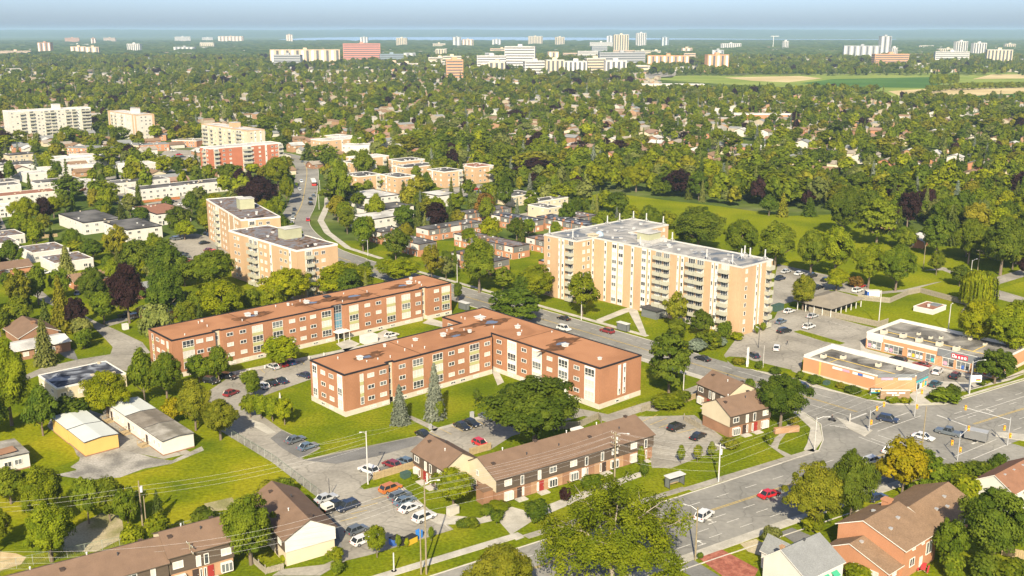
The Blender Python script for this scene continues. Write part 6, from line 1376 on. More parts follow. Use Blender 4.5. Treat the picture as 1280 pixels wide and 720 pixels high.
PR['p'] = [(broad(s, 95, 85, .042, zc=.56, rz=.44, rc=(.07, .13), flat=.5, shape=.55, spread=.4), trunk(s, .026, .9, 8)) for s in (51, 52)]
PR['k'] = [(broad(61, 30, 70, .09, zc=.5, rz=.5, rc=(.15, .24), shape=.7), trunk(61, .04, .5, 3, fork=.08))]
PR['w'] = [(willow(71), trunk(71, .035, .7, 6))]
PR['h'] = [wispy(81)]
TINT = {'g': (0.1164, 0.1525, 0.01), 'd': (0.0782, 0.1126, 0.0101), 'y': (0.1854, 0.2092, 0.0055), 'Y': (0.25, 0.225, 0.006), 'l': (0.1573, 0.1796, 0.0417), 'o': (0.1746, 0.1742, 0.0125), 'P': (0.0331, 0.0166, 0.0143), 'b': (0.155, 0.178, 0.125), 'c': (0.0842, 0.109, 0.0167), 'r': (0.1833, 0.1144, 0.0229), 'm': (0.1508, 0.1797, 0.0075)}
TW = {'g': 'green', 'd': 'dark green', 'y': 'yellow green', 'Y': 'golden yellow', 'l': 'pale green', 'o': 'olive', 'P': 'dark purple', 'b': 'blue grey', 'c': 'deep green', 'r': 'bronze', 'm': 'fresh green'}
KN = {'b': ('leafy_tree', 'leafy tree', 'tree'), 'B': ('leafy_tree', 'big leafy tree', 'tree'), 'l': ('leafy_tree', 'open crowned tree', 'tree'), 's': ('shrub', 'round shrub', 'shrub'), 'c': ('spruce_tree', 'spruce', 'tree'), 'C': ('spruce_tree', 'full spruce', 'tree'), 'p': ('pine_tree', 'spreading pine', 'tree'), 'k': ('cedar_shrub', 'upright cedar', 'shrub'), 'w': ('willow_tree', 'weeping willow', 'tree'), 'h': ('leafy_tree', 'wide open crowned tree with pale limbs', 'tree')}
CNT = {}
MARKS = [(*W(150, 252), 'the long brick block'), (*W(145, 200), 'the L shaped brick block'), (*W(178, 180), 'the L shaped block end'), (*W(250, 200), 'the peach tower'), (*W(262, 238), 'the peach tower rear wing'), (*W(176, 315), 'the peach mid rise by the brick flats'), (*W(189, 382), 'the farther peach mid rise'), (*W(310, 600), 'the red brick block'), (*W(346, 680), 'the cream and brown block'), (*W(297, 920), 'the long white slab'), (*W(345, 860), 'the white and orange block'),
         (*W(240, 537), 'the long white terrace'), (*W(160, 562), 'the rust roofed terrace'), (*W(166, 470), 'the dark roofed white blocks'), (*W(198, 468), 'the rust roofed white block'), (*W(128, 405), 'the low white terraces'), (*W(83, 254), 'the flat roofed bungalow'), (*W(88, 300), 'the corner bungalow'), (*W(71, 219), 'the yellow portables'), (*W(83, 213), 'the white portables'), (*W(46, 232), 'the school lawn portable'), (*W(265, 382), 'the pale roofed block by the curving street'), (*W(300, 436), 'the white blocks before the walk up flats'), (*W(335, 470), 'the peach walk up flats'), (*W(392, 465), 'the rust roofed walk up flats'), (*W(365, 500), 'the rear walk up flats'), (*W(410, 650), 'the low block at the street bend'),
         (*W(268, 310), 'the brick terraces by the tower'), (*W(310, 340), 'the terraces with blue roofs'), (*W(276, 346), 'the grey bay terrace'), (*W(246, 330), 'the terrace beside the curving street'), (*W(350, 365), 'the cream end blocks by the park'), (*W(292, 167), 'the pavilion'), (*W(313, 144), 'the sports ground shed'), (*W(270, 118), 'the shop row'), (*W(236, 122), 'the wedge ended shops'), (*W(137, 131), 'the long townhouse row'), (*W(117, 150), 'the short townhouse pair'), (*W(184, 128), 'the junction townhouses'), (*W(80, 149), 'the white gabled townhouse'), (*W(63, 151), 'the stepped row head'), (*W(38, 154), 'the stepped townhouse row'), (*W(153, 74), 'the orange brick house'), (*W(170, 75), 'the brown roofed house'), (*W(135, 80), 'the grey shingled house'), (*W(193, 70), 'the white house at the hedge'), (*W(213, 98), 'the junction'),
         (*P(880, 250), 'the park lawn top'), (*P(1000, 262), 'the park lawn corner'), (*P(1100, 320), 'the middle of the park'), (*P(1210, 365), 'the park road'), (*P(1230, 300), 'the park woodland edge'), (*P(760, 230), 'the wood behind the park'), (*P(650, 205), 'the wood behind the walk up flats'), (*P(950, 150), 'the brick school'), (*P(1180, 230), 'the suburb street bend'), (*P(1100, 200), 'the eastern suburb'), (*P(840, 110), 'the cream school'), (*P(600, 160), 'the northern suburb street'), (*P(430, 150), 'the northern suburb'), (*P(60, 110), 'the western suburb'), (*P(1240, 115), 'the stubble field')]
def beside(X, Y):
    d, n = min((math.hypot(X - a, Y - b), n) for a, b, n in MARKS); return ('beside ' if d < 22 else 'near ' if d < 60 else 'in the gardens beyond ') + n
def tree_at(X, Y, h, w, kind, tint, where, label=None, z=0.0):
    pr = PR[kind]; c, tk = pr[random.randrange(len(pr))]; nm, word, cat = KN[kind]
    if not label and kind != 'k' and where and ('in the row' not in where and 'hedge row' not in where): where = beside(X, Y)
    size = '' if kind in 'Bsh' else 'tall ' if h > 13 else 'small ' if h < 6 else ''
    lab = label or '%s%s %s %s' % (size, TW[tint], word, where)
    if len(lab.split()) > 16: lab = lab.replace('in the gardens beyond', 'beyond')
    t = thing(nm, lab, cat, (X, Y, z), random.uniform(0, 6.283), 'plants: ' + lab)
    o = link('crown', c, t); o.scale = (w, w, h); k = random.uniform(.86, 1.16); q = TINT[tint]
    o.color = (q[0] * k * random.uniform(.92, 1.08), q[1] * k, q[2] * k, 1)
    u = link('trunk', tk, t); u.scale = (w, w, h); CNT[nm] = CNT.get(nm, 0) + 1; HAND.append((X, Y, w)); return t
HAND = []
def T_(x0, yt, x1, yb, kind, tint, where, label=None):
    """tree from its outline in the picture: width, top and foot"""
    X, Y = P((x0 + x1) / 2, yb); h = top_z(yt, Y); depth = Y * CT + H * ST; w = (x1 - x0) / F * depth
    return tree_at(X, Y, max(h, .8), w * 1.04, kind, tint, where, label)
ws = 'beside the western street'; by = 'behind the long brick block'; sch = 'at the edge of the school yard'; lc = 'in the clump by the school field'; av = 'in the gardens along the avenue'; tw = 'on the lawn of the peach tower'; pk = 'along the park'; ct = 'beside the curving street'; te = 'among the white terraces'
for a in [(674, 602, 852, 740, 'h', 'm', '', 'wide spreading tree with pale limbs hanging over the avenue'), (578, 683, 668, 770, 'B', 'o', '', 'round olive tree on the near verge of the avenue'), (606, 470, 730, 562, 'B', 'd', '', 'tall dense tree behind the long townhouse row'),
          (540, 585, 594, 634, 'B', 'y', '', 'bright yellow green tree at the cream gable of the townhouses'), (276, 618, 352, 706, 'B', 'g', '', 'dense green tree beside the white gabled townhouse'), (455, 655, 488, 697, 'l', 'm', '', 'young tree beside the waste bin bay'), (978, 578, 1056, 664, 'B', 'o', '', 'round olive yellow tree at the kerb of the avenue'),
          (1034, 562, 1090, 662, 'B', 'd', '', 'tall dark tree behind the olive tree by the avenue'), (1090, 546, 1164, 620, 'l', 'Y', '', 'golden yellow tree at the junction'), (1192, 610, 1288, 708, 'B', 'd', av), (1160, 648, 1208, 712, 'b', 'g', av), (942, 466, 1008, 534, 'B', 'd', '', 'dense round tree beside the junction townhouses'),
          (802, 412, 870, 492, 'p', 'd', '', 'broad dark pine at the corner of the L shaped block'), (608, 358, 684, 404, 'p', 'd', '', 'dark pine between the L shaped block and the street'), (486, 480, 514, 530, 'C', 'b', '', 'blue grey spruce by the stair recess of the L shaped block'), (528, 453, 559, 524, 'C', 'b', '', 'taller blue grey spruce on the L shaped block lawn'),
          (590, 485, 602, 502, 'l', 'd', '', 'thin sapling on the L shaped block lawn'), (541, 500, 556, 526, 'b', 'g', '', 'small leafy tree at the foot of the taller blue spruce'),
          (222, 474, 268, 538, 'B', 'o', '', 'olive willow like tree at the top of the chain link fence'), (250, 499, 302, 550, 'B', 'o', '', 'olive tree overhanging the drive by the chain link fence'), (203, 496, 232, 530, 'b', 'Y', '', 'small golden tree behind the white portables'),
          (163, 435, 200, 505, 'b', 'g', by), (188, 440, 230, 500, 'B', 'g', sch), (103, 463, 168, 522, 'B', 'y', '', 'large yellow green tree above the portables'), (-18, 424, 48, 532, 'B', 'm', sch), (32, 482, 76, 545, 'b', 'd', sch), (66, 495, 112, 530, 's', 'd', sch), (-30, 500, 14, 545, 'b', 'd', sch),
          (22, 582, 88, 660, 'B', 'm', lc), (28, 630, 102, 702, 'B', 'm', lc), (90, 596, 132, 655, 'b', 'g', lc), (114, 597, 162, 652, 'b', 'g', lc), (142, 608, 180, 662, 'b', 'g', lc), (188, 612, 208, 650, 'c', 'c', '', 'small dark conifer beside the transformer pole'), (-14, 585, 42, 630, 'b', 'g', lc), (-22, 633, 20, 690, 'b', 'm', lc), (150, 655, 182, 684, 's', 'm', lc), (182, 640, 216, 682, 's', 'm', lc), (236, 632, 276, 662, 's', 'd', '', 'dark shrub above the stepped townhouse roof'), (318, 600, 362, 626, 's', 'o', '', 'yellow flowered shrub by the chain link fence'), (340, 596, 372, 622, 's', 'g', '', 'green shrub by the chain link fence'),
          (300, 492, 326, 522, 'b', 'm', 'in the hedge row at the lawn corner'), (314, 493, 340, 524, 'b', 'm', 'in the hedge row at the lawn corner'), (328, 495, 354, 527, 'b', 'm', 'in the hedge row at the lawn corner'), (342, 497, 370, 531, 'b', 'y', 'in the hedge row at the lawn corner'),
          (304, 470, 330, 498, 'b', 'g', by), (326, 420, 378, 460, 'b', 'y', '', 'small yellow green tree in front of the long brick block'), (233, 444, 266, 478, 'b', 'g', 'at the corner of the long brick block'), (256, 433, 292, 478, 'b', 'g', 'at the corner of the long brick block'), (300, 462, 325, 480, 's', 'g', 'by the brick block car park'),
          (41, 396, 74, 456, 'C', 'l', '', 'tall grey green spruce in front of the corner bungalow'), (48, 372, 68, 410, 'c', 'c', ws), (62, 343, 96, 416, 'C', 'o', '', 'tall olive spruce above the corner bungalow'), (82, 370, 114, 420, 'b', 'P', ws), (93, 410, 118, 436, 's', 'g', '', 'round clipped bush at the street corner'), (6, 335, 44, 392, 'l', 'o', ws), (98, 333, 138, 386, 'B', 'd', ws), (138, 328, 186, 404, 'B', 'P', '', 'large dark purple maple behind the street corner'),
          (174, 378, 222, 445, 'b', 'l', by), (180, 328, 236, 404, 'B', 'd', by), (244, 348, 314, 408, 'B', 'y', by), (300, 360, 330, 394, 'b', 'g', by), (328, 334, 392, 386, 'B', 'y', by), (386, 328, 472, 372, 'B', 'y', by), (472, 321, 526, 354, 'B', 'y', by), (232, 312, 300, 366, 'B', 'g', by), (186, 300, 236, 362, 'b', 'd', by), (150, 300, 196, 350, 'b', 'd', by), (130, 280, 165, 330, 'l', 'o', ws), (168, 318, 200, 350, 'b', 'y', by), (212, 328, 250, 358, 'b', 'o', by), (446, 326, 468, 350, 's', 'd', by), (565, 352, 580, 378, 'b', 'd', 'beside the shelter at the brick block end'),
          (70, 306, 100, 352, 'C', 'l', '', 'pale spruce in front of the low white terrace'), (80, 300, 115, 318, 's', 'm', ws), (100, 298, 134, 326, 'b', 'd', ws), (0, 300, 30, 334, 'b', 'd', ws), (0, 340, 16, 362, 'b', 'd', ws), (14, 246, 50, 286, 'B', 'y', '', 'yellow green tree at the end of the rust roofed terrace'), (42, 246, 70, 282, 'b', 'P', te), (72, 220, 96, 246, 'b', 'P', te), (72, 242, 92, 266, 'l', 'g', te), (118, 250, 142, 272, 'b', 'g', te), (140, 254, 164, 278, 'c', 'c', te), (163, 258, 190, 280, 'b', 'd', te), (183, 290, 200, 314, 'b', 'g', te), (208, 258, 244, 298, 'b', 'd', te), (216, 274, 246, 300, 'b', 'y', te), (300, 222, 352, 266, 'B', 'P', '', 'dark purple trees behind the rear peach mid rise'), (296, 218, 322, 244, 'b', 'P', te), (312, 220, 328, 246, 'c', 'o', te), (328, 195, 368, 238, 'B', 'm', ct), (350, 218, 368, 256, 'b', 'm', ct), (270, 205, 305, 225, 'b', 'g', te), (306, 203, 326, 216, 's', 'y', te),
          (438, 271, 470, 314, 'b', 'g', ct), (476, 284, 514, 328, 'l', 'd', ct), (488, 256, 524, 288, 'b', 'd', ct), (524, 304, 556, 352, 'l', 'o', ct), (572, 296, 626, 366, 'B', 'g', '', 'large leafy tree on the verge across from the brick blocks'), (545, 320, 570, 350, 'l', 'l', ct), (632, 272, 660, 300, 'b', 'd', ct), (410, 200, 442, 262, 'b', 'g', ct), (418, 252, 446, 284, 'b', 'm', ct), (372, 178, 398, 200, 'c', 'c', ct), (556, 240, 584, 268, 'b', 'm', ct), (584, 238, 606, 272, 'l', 'l', ct), (590, 240, 622, 274, 'l', 'r', ct), (618, 220, 645, 266, 'l', 'd', ct), (652, 236, 674, 266, 'p', 'g', ct), (520, 246, 548, 274, 'l', 'o', ct), (496, 226, 514, 250, 'c', 'c', ct), (575, 285, 600, 310, 'b', 'm', ct), (440, 186, 470, 226, 'b', 'g', ct), (456, 205, 488, 218, 's', 'g', ct),
          (644, 330, 698, 378, 'B', 'm', tw), (704, 338, 752, 396, 'l', 'm', tw), (640, 340, 668, 380, 'b', 'd', tw), (828, 364, 862, 412, 'l', 'o', tw), (860, 387, 894, 422, 'b', 'd', tw), (895, 400, 916, 424, 's', 'g', tw), (868, 412, 904, 436, 's', 'g', tw), (912, 414, 930, 426, 's', 'y', tw), (830, 398, 862, 424, 'b', 'g', tw), (857, 422, 886, 440, 's', 'b', '', 'low spreading blue juniper by the tower corner'), (894, 420, 910, 434, 's', 'b', '', 'small blue juniper by the forecourt kerb'), (942, 404, 950, 418, 'k', 'g', tw), (950, 402, 958, 414, 'k', 'g', tw), (806, 374, 822, 386, 's', 'd', tw), (944, 450, 954, 462, 's', 'd', '', 'round dark bush by the lot entrance'), (914, 446, 932, 456, 's', 'o', '', 'dry grassy shrub bed by the lot entrance'), (960, 458, 978, 468, 's', 'd', 'on the lot entrance lawn'), (930, 472, 944, 488, 'k', 'd', '', 'upright cedar beside the junction townhouse roof'),
          (994, 463, 1006, 474, 's', 'd', 'along the shop wall'), (1007, 468, 1029, 480, 's', 'd', 'along the shop wall'), (1044, 477, 1056, 486, 's', 'o', '', 'dry ornamental grass on the shop verge'), (1054, 482, 1078, 492, 's', 'd', 'along the shop wall'), (1106, 496, 1126, 503, 's', 'y', '', 'yellow flower bed in front of the monument sign'), (1124, 497, 1138, 504, 's', 'y', '', 'yellow planting at the end of the monument sign'), (1160, 486, 1200, 502, 's', 'g', '', 'leafy shrub mass at the shop corner'), (1180, 480, 1200, 496, 's', 'd', '', 'darker shrub above the shop corner mass'), (1222, 474, 1232, 483, 's', 'd', '', 'small round bush on the shop verge'),
          (1216, 436, 1270, 480, 'b', 'd', '', 'dark round tree in front of the shop row'), (1192, 372, 1252, 440, 'B', 'y', '', 'large yellow green tree behind the shop row'), (1232, 374, 1296, 452, 'B', 'm', '', 'large green tree at the end of the shop row'), (984, 343, 1022, 388, 'B', 'o', '', 'olive tree in the rear car park'), (1028, 335, 1062, 364, 'B', 'y', '', 'yellow green tree in the rear car park'), (1200, 338, 1243, 384, 'w', 'y', '', 'weeping willow beside the park road'), (1158, 312, 1182, 344, 'l', 'g', pk), (1184, 330, 1214, 358, 'l', 'd', pk), (1060, 344, 1080, 360, 's', 'r', '', 'bronze shrub beside the rear car park'),
          (838, 258, 906, 314, 'B', 'd', pk), (900, 273, 952, 330, 'B', 'g', pk), (940, 276, 996, 336, 'B', 'g', pk), (990, 286, 1036, 346, 'B', 'g', pk), (1018, 281, 1068, 348, 'B', 'm', pk), (1064, 302, 1106, 360, 'B', 'm', pk), (1096, 304, 1142, 364, 'B', 'g', pk), (1028, 232, 1078, 296, 'B', 'd', pk), (1066, 244, 1124, 308, 'p', 'g', pk), (1120, 286, 1146, 318, 'b', 'g', pk), (1000, 246, 1024, 270, 'c', 'd', pk), (948, 243, 974, 270, 'b', 'd', pk), (968, 240, 988, 271, 'c', 'o', pk), (1150, 270, 1190, 322, 'b', 'd', pk), (1190, 272, 1230, 330, 'B', 'g', pk), (1220, 270, 1280, 344, 'B', 'd', pk), (1240, 280, 1300, 330, 'B', 'g', pk), (1110, 282, 1150, 310, 'b', 'g', pk), (1270, 320, 1292, 346, 'b', 'P', pk), (1252, 385, 1280, 400, 'b', 'd', pk),
          (726, 262, 746, 278, 'b', 'm', pk), (755, 240, 790, 270, 'b', 'd', pk), (792, 262, 818, 284, 'b', 'm', pk), (820, 264, 846, 288, 'b', 'm', pk), (778, 204, 812, 240, 'B', 'y', '', 'pale yellow green willow like tree beyond the park'), (744, 187, 756, 214, 'C', 'b', '', 'blue spruce in front of a brown roofed bungalow beyond the wood'), (940, 105 + 20, 948, 150, 'c', 'd', pk),
          (1122, 563, 1180, 612, 'b', 'g', av), (1148, 578, 1186, 606, 's', 'g', 'in the hedge by the junction'), (1176, 578, 1212, 604, 's', 'm', 'in the hedge by the junction'), (1204, 576, 1244, 600, 's', 'g', 'in the hedge by the junction'), (1232, 566, 1262, 598, 'b', 'd', av), (1186, 592, 1228, 626, 's', 'm', av), (1130, 585, 1160, 618, 's', 'g', av), (1206, 690, 1252, 726, 's', 'd', av), (1236, 700, 1290, 734, 's', 'g', av), (1172, 690, 1206, 722, 's', 'g', av), (1054, 706, 1092, 726, 's', 'm', '', 'low green bed below the orange brick house'), (950, 656, 978, 682, 's', 'l', '', 'dry pinkish bush beside the brick drive'), (1000, 645, 1030, 664, 's', 'm', av), (1010, 655, 1020, 664, 'k', 'y', av), (870, 690, 880, 698, 's', 'd', av),
          (597, 630, 620, 644, 's', 'g', 'along the townhouse path'), (652, 625, 690, 650, 's', 'd', 'along the townhouse path'), (697, 608, 716, 626, 's', 'P', '', 'small purple shrub before the long townhouse row'), (724, 593, 756, 612, 's', 'g', 'along the townhouse path'), (610, 638, 632, 650, 's', 'd', 'on the townhouse lawn'), (570, 648, 590, 660, 's', 'd', 'on the townhouse lawn'), (616, 644, 626, 656, 'l', 'g', 'on the townhouse lawn'), (578, 646, 600, 660, 's', 'g', 'on the townhouse lawn'), (796, 556, 806, 584, 'k', 'm', 'at the corner of the long row'), (800, 576, 811, 596, 'k', 'd', 'at the corner of the long row'), (845, 556, 857, 580, 'b', 'm', 'in the row of young trees by the stalls'), (865, 556, 878, 578, 'b', 'm', 'in the row of young trees by the stalls'), (883, 552, 895, 573, 'b', 'm', 'in the row of young trees by the stalls'), (494, 667, 502, 686, 'k', 'g', 'in front of the waste bins'), (505, 672, 512, 684, 'k', 'y', 'in front of the waste bins'), (535, 657, 543, 676, 'k', 'g', 'in front of the waste bins'), (512, 592, 524, 600, 's', 'm', 'on the grass island'), (812, 493, 860, 510, 's', 'm', '', 'clipped hedge beside the marked stalls'), (838, 488, 866, 502, 's', 'g', '', 'far end of the clipped hedge beside the marked stalls'), (985, 520, 1000, 535, 's', 'o', '', 'flower bed at the junction planter'), (955, 538, 968, 556, 's', 'm', 'beside the junction path'), (898, 548, 926, 560, 's', 'o', '', 'yellow flowers at the brick gable foot'), (606, 628, 640, 636, 's', 'm', 'along the townhouse path'), (412, 700, 432, 718, 's', 'g', 'beside the footpath'), (408, 683, 432, 706, 'l', 'm', '', 'young tree at the white gabled townhouse'), (348, 692, 362, 704, 's', 'y', 'beside the footpath')]: T_(*a)

# ------------------------------------------------------------------ suburb houses
def wpoly(px): return np.array([P(*p) for p in px])
WOOD = [wpoly([(520, 184), (640, 182), (700, 208), (860, 218), (1000, 238), (960, 262), (880, 254), (830, 246), (760, 238), (722, 250), (690, 236), (640, 222), (610, 203), (540, 202)])]
EAST = [wpoly([(860, 218), (1000, 236), (1290, 246), (1290, 335), (1240, 342), (1150, 290), (1040, 264), (970, 262)])]
FAR_D = 1450.0
def in_view(X, Y, m=40):
    d = Y * CT + H * ST; return d > 1 and abs(X) < (640 + m) / F * d
house_w = [(12, 8.5), (14, 9), (10.5, 9), (16, 9)]
HP = {}
def house_proto(i):
    if i in HP: return HP[i]
    w, d = house_w[i]; he, hr = 2.9 + (i == 2) * 2.2, 4.5 + (i == 2) * 2.3; a = MB(); a.prism(rect(-w / 2, w / 2, -d / 2, d / 2), 0, he, top=False)
    for s in (-1, 1): a.poly([(s * w / 2, -s * d / 2 * 1, he), (s * w / 2, s * d / 2, he), (s * w / 2, 0, hr)])
    r = MB(); e = .5; zz = he - e * (hr - he) / (d / 2)
    for s in (-1, 1):
        q = [(-w / 2 - .4, s * (d / 2 + e), zz), (w / 2 + .4, s * (d / 2 + e), zz), (w / 2 + .4, 0, hr), (-w / 2 - .4, 0, hr)]
        up = [(x, y, z + .15) for x, y, z in q]; r.quad(*(up if s < 0 else up[::-1])); r.quad(*(q[::-1] if s < 0 else q)); r.quad(q[0], q[1], up[1], up[0])
    HP[i] = (a.mesh('wall', cream), r.mesh('roof', roof_tanb), he); return HP[i]
H_WALL = [cream, brick_t, brick_o, brick_b, creamw, white_wall, cream, brick_t]; H_ROOF = [roof_tanb, roof_brown, roof_gsh, roof_tanb, roof_light, mat('shingle_pink', (.25, .165, .12), .95, .1), mat('shingle_pale', (.27, .235, .19), .95, .1)]
WN = {id(cream): 'cream', id(white_wall): 'white', id(brick_o): 'orange brick', id(brick_b): 'brown brick', id(creamw): 'off white', id(brick_t): 'tan brick'}
RN = {'shingle_tan': 'tan', 'shingle_brown': 'brown', 'shingle_grey': 'grey', 'roof_light': 'pale grey', 'shingle_pink': 'pinkish', 'shingle_pale': 'pale'}
HOUSES = []
def lots():
    out = []
    for ang, cond in ((GR + R(14), lambda X, Y: X > -60 + Y * .02), (GR + R(-4), lambda X, Y: X <= -60 + Y * .02)):
        c, s = math.cos(ang), math.sin(ang); i0 = -60
        for i in range(-60, 90):
            for j in range(-140, 160):
                for k in (0, 1):
                    a = i * 66 + k * 32 - 16 + random.uniform(-2, 2); b = j * 19 + random.uniform(-3, 3)
                    X, Y = c * a - s * b, s * a + c * b
                    if Y < 420 or Y > 2300 or not in_view(X, Y) or not cond(X, Y): continue
                    if any(inside(w, X, Y) for w in WOOD + EAST) or blocked(X, Y): continue
                    u, v = UV(X, Y)
                    if u < 235 and v < 640 and X < 0 and Y < 640: continue          # western terraces
                    if 225 < u < 420 and 240 < v < 560: continue          # terraces and flats east of the street
                    if 820 < 640 + X / Y * F and 88 < 38 + H * F / Y * 1.0 < 118: continue
                    if random.random() < .12: continue
                    out.append((X, Y, ang + (0 if random.random() < .75 else R(90))))
    return sorted(out, key=lambda t: t[1])
LOTS = lots(); n_ind = 0; far_h = []
for X, Y, a in LOTS:
    i = random.randrange(4); wm, rm = random.choice(H_WALL), random.choice(H_ROOF)
    if n_ind < 285 and Y < 1300:
        zone = 'in the eastern suburb' if X > 60 else 'in the northern suburb' if X > -140 else 'in the western suburb'
        two = 'two storey' if i == 2 else 'single storey'
        lab = '%s %s house with %s roof %s' % (two, WN[id(wm)], RN[rm.name], zone if Y > 1000 else beside(X, Y).replace('in the gardens beyond', 'beyond'))
        t = thing('house', lab, 'house', (X, Y, 0), a, 'suburb houses: ' + lab); pa, pr, he = house_proto(i)
        o = link('wall', pa, t); o.material_slots[0].link = 'OBJECT'; o.material_slots[0].material = wm
        o = link('roof', pr, t); o.material_slots[0].link = 'OBJECT'; o.material_slots[0].material = rm
        w, d = house_w[i]
        for x in (-w * .28, w * .22): win(t, 'F', x, he - 1.3, 1.6, 1.1, -d / 2, sub=False)
        win(t, 'L', 0, he - 1.3, 1.4, 1.1, -w / 2, sub=False)
        n_ind += 1
    else: far_h.append((X, Y, a, i, wm, rm))
    HOUSES.append((X, Y, 6.5))
# farther roofs, too small to tell apart: one mass
def roofs_mass():
    b = MB(); ms = [mat('far_house_beige', (.34, .29, .21), .9, .1), mat('far_house_pale', (.42, .40, .35), .9, .1), brick_t, roof_tanb, mat('far_roof_pale', (.30, .28, .24), .9, .1), roof_gsh]
    def one(X, Y, a, w, d, he, hr, m1, m2):
        c, s = math.cos(a), math.sin(a); q = lambda x, y, z: (X + c * x - s * y, Y + s * x + c * y, z)
        p = [q(-w, -d, 0), q(w, -d, 0), q(w, d, 0), q(-w, d, 0)]; t = [q(-w, -d, he), q(w, -d, he), q(w, d, he), q(-w, d, he)]
        for i in range(4): j = (i + 1) % 4; b.quad(p[i], p[j], t[j], t[i], m1)
        r0, r1 = q(-w, 0, hr), q(w, 0, hr); b.quad(t[0], t[1], r1, r0, m2); b.quad(t[2], t[3], r0, r1, m2); b.poly([t[3], t[0], r0], m1); b.poly([t[1], t[2], r1], m1)
    for X, Y, a, i, wm, rm in far_h: w, d = house_w[i]; one(X, Y, a, w / 2, d / 2, 3.0 + 2 * (i == 2), 4.6 + 2 * (i == 2), random.choice([0, 0, 1, 2]), random.choice([3, 3, 4, 5]))
    for k in range(1500):
        D = random.uniform(1900, 5600); X = random.uniform(-.56, .56) * D
        py = 38 + H * F / D; px = 640 + X / D * F
        if 800 < px and 86 < py < 124: continue
        big = random.random() < .25; one(X, D, random.uniform(0, 3), random.uniform(12, 38) if big else 8, random.uniform(8, 18) if big else 6, random.uniform(5, 9), random.uniform(6, 10), random.choice([0, 1, 1, 0, 2]), random.choice([3, 4, 4, 5]))
    o = b.build('distant_houses', ms); o['kind'] = 'stuff'; tag(o, 'far off roofs of the suburb too small to tell apart', 'houses'); return o
roofs_mass()

# ------------------------------------------------------------------ trees strewn over the neighbourhoods
GRID = {}
def gput(x, y, r): GRID.setdefault((int(x // 12), int(y // 12)), []).append((x, y, r))
def gfree(x, y, r):
    i, j = int(x // 12), int(y // 12)
    for a in (-1, 0, 1):
        for b in (-1, 0, 1):
            for (p, q, s) in GRID.get((i + a, j + b), ()):
                if (p - x) ** 2 + (q - y) ** 2 < ((r + s) * .62) ** 2: return False
    return True
for x, y, w in HAND: gput(x, y, w / 2)
for x, y, r_ in HOUSES: gput(x, y, r_ * .85)
CHO = 'ggggggdddmmmmmyylooogP'
AUTO = []
q_ = wpoly([(368, 196), (404, 196), (408, 250), (408, 272), (432, 298), (505, 320), (560, 343), (605, 366), (590, 374), (520, 354), (440, 338), (395, 312), (364, 288), (366, 240)])
BLOCK.append(q_); BBLD.append(q_); BBB.append((q_[:, 0].min(), q_[:, 0].max(), q_[:, 1].min(), q_[:, 1].max()))
HG = {}
for x, y, r_ in HOUSES: HG.setdefault((int(x // 15), int(y // 15)), []).append((x, y))
NB = len(BLOCK)
def hides(X, Y):
    """would stand close before a building, on the street side of it"""
    for s in (9, 18, 28, 38):
        x, y = X * (1 + s / Y), Y + s
        for b, bb in zip(BBLD, BBB):
            if bb[0] <= x <= bb[1] and bb[2] <= y <= bb[3] and inside(b, x, y): return random.random() < .88
    for s in (12, 22):
        x, y = X * (1 + s / Y), Y + s
        for (p, q) in HG.get((int(x // 15), int(y // 15)), ()):
            if abs(p - x) < 7 and abs(q - y) < 7: return random.random() < .6
    return False
from mathutils import noise
def strew(n, ylo, yhi, dens_fn, hmul=1.0):
    for _ in range(n):
        D = math.sqrt(random.uniform(ylo ** 2, yhi ** 2)); X = random.uniform(-.60, .60) * D; Y = D
        if not in_view(X, Y, 60): continue
        p, hh = dens_fn(X, Y)
        if Y > 430 and p < .9: p *= .42 + .95 * (noise.noise((X / 95, Y / 95, 3.1)) * .5 + .5)
        if p <= 0 or random.random() > p: continue
        if Y < 1500 and (blocked(X, Y) or hides(X, Y)): continue
        big = random.betavariate(2, 2); h = (6.5 + 11.5 * big) * hh; w = h * random.uniform(.68, 1.02); kind = 'b'; t = random.choice(CHO)
        q = random.random()
        if q < .13: kind = 'c'; w = h * random.uniform(.36, .5); h *= 1.15; t = random.choice('cccdlb')
        elif q < .19: kind = 'l'; t = random.choice('gggoll')
        elif q < .23: kind = 'p'; t = random.choice('dg')
        if not gfree(X, Y, w / 2): continue
        gput(X, Y, w / 2); AUTO.append((X, Y, h, w, kind, t))
def dens(X, Y):
    if any(inside(w, X, Y) for w in WOOD): return 1.0, 1.05
    if any(inside(w, X, Y) for w in EAST): return .95, 1.05
    py = 38 + H * F / Y; px = 640 + X / Y * F
    if Y > 1000 and px > 800 and 92 < py < 112 + max(0, (px - 1100) * .05): return 0, 1
    if Y < 430:
        u, v = UV(X, Y)
        if v < 255 and u > 20: return 0, 1
        return (.26 if X < 0 else .10), .8
    if Y < 700: return (.30 if X < -60 else .40), .82
    return (.45, .80) if Y < 1400 else (.50, .90)
strew(9000, 255, 700, dens); strew(24000, 700, 1600, dens); strew(26000, 1600, 3400, lambda X, Y: (dens(X, Y)[0], 1.1))
AUTO.sort(key=lambda t: t[1])
lim = {'leafy_tree': 298, 'spruce_tree': 120, 'pine_tree': 60}; mass = []
for X, Y, h, w, kind, t in AUTO:
    nm = KN[kind][0]
    if CNT.get(nm, 0) < lim[nm] and Y < 1300:
        zone = 'in the wood beyond the walk up flats' if any(inside(q, X, Y) for q in WOOD) else 'in the woodland between the park and the suburb' if any(inside(q, X, Y) for q in EAST) else 'in the western neighbourhood gardens' if X < -70 else 'in the gardens near the curving street' if X < 90 else 'in the eastern suburb gardens'
        tree_at(X, Y, h, w, kind, t, zone)
    else: mass.append((X, Y, h, w, kind, t))
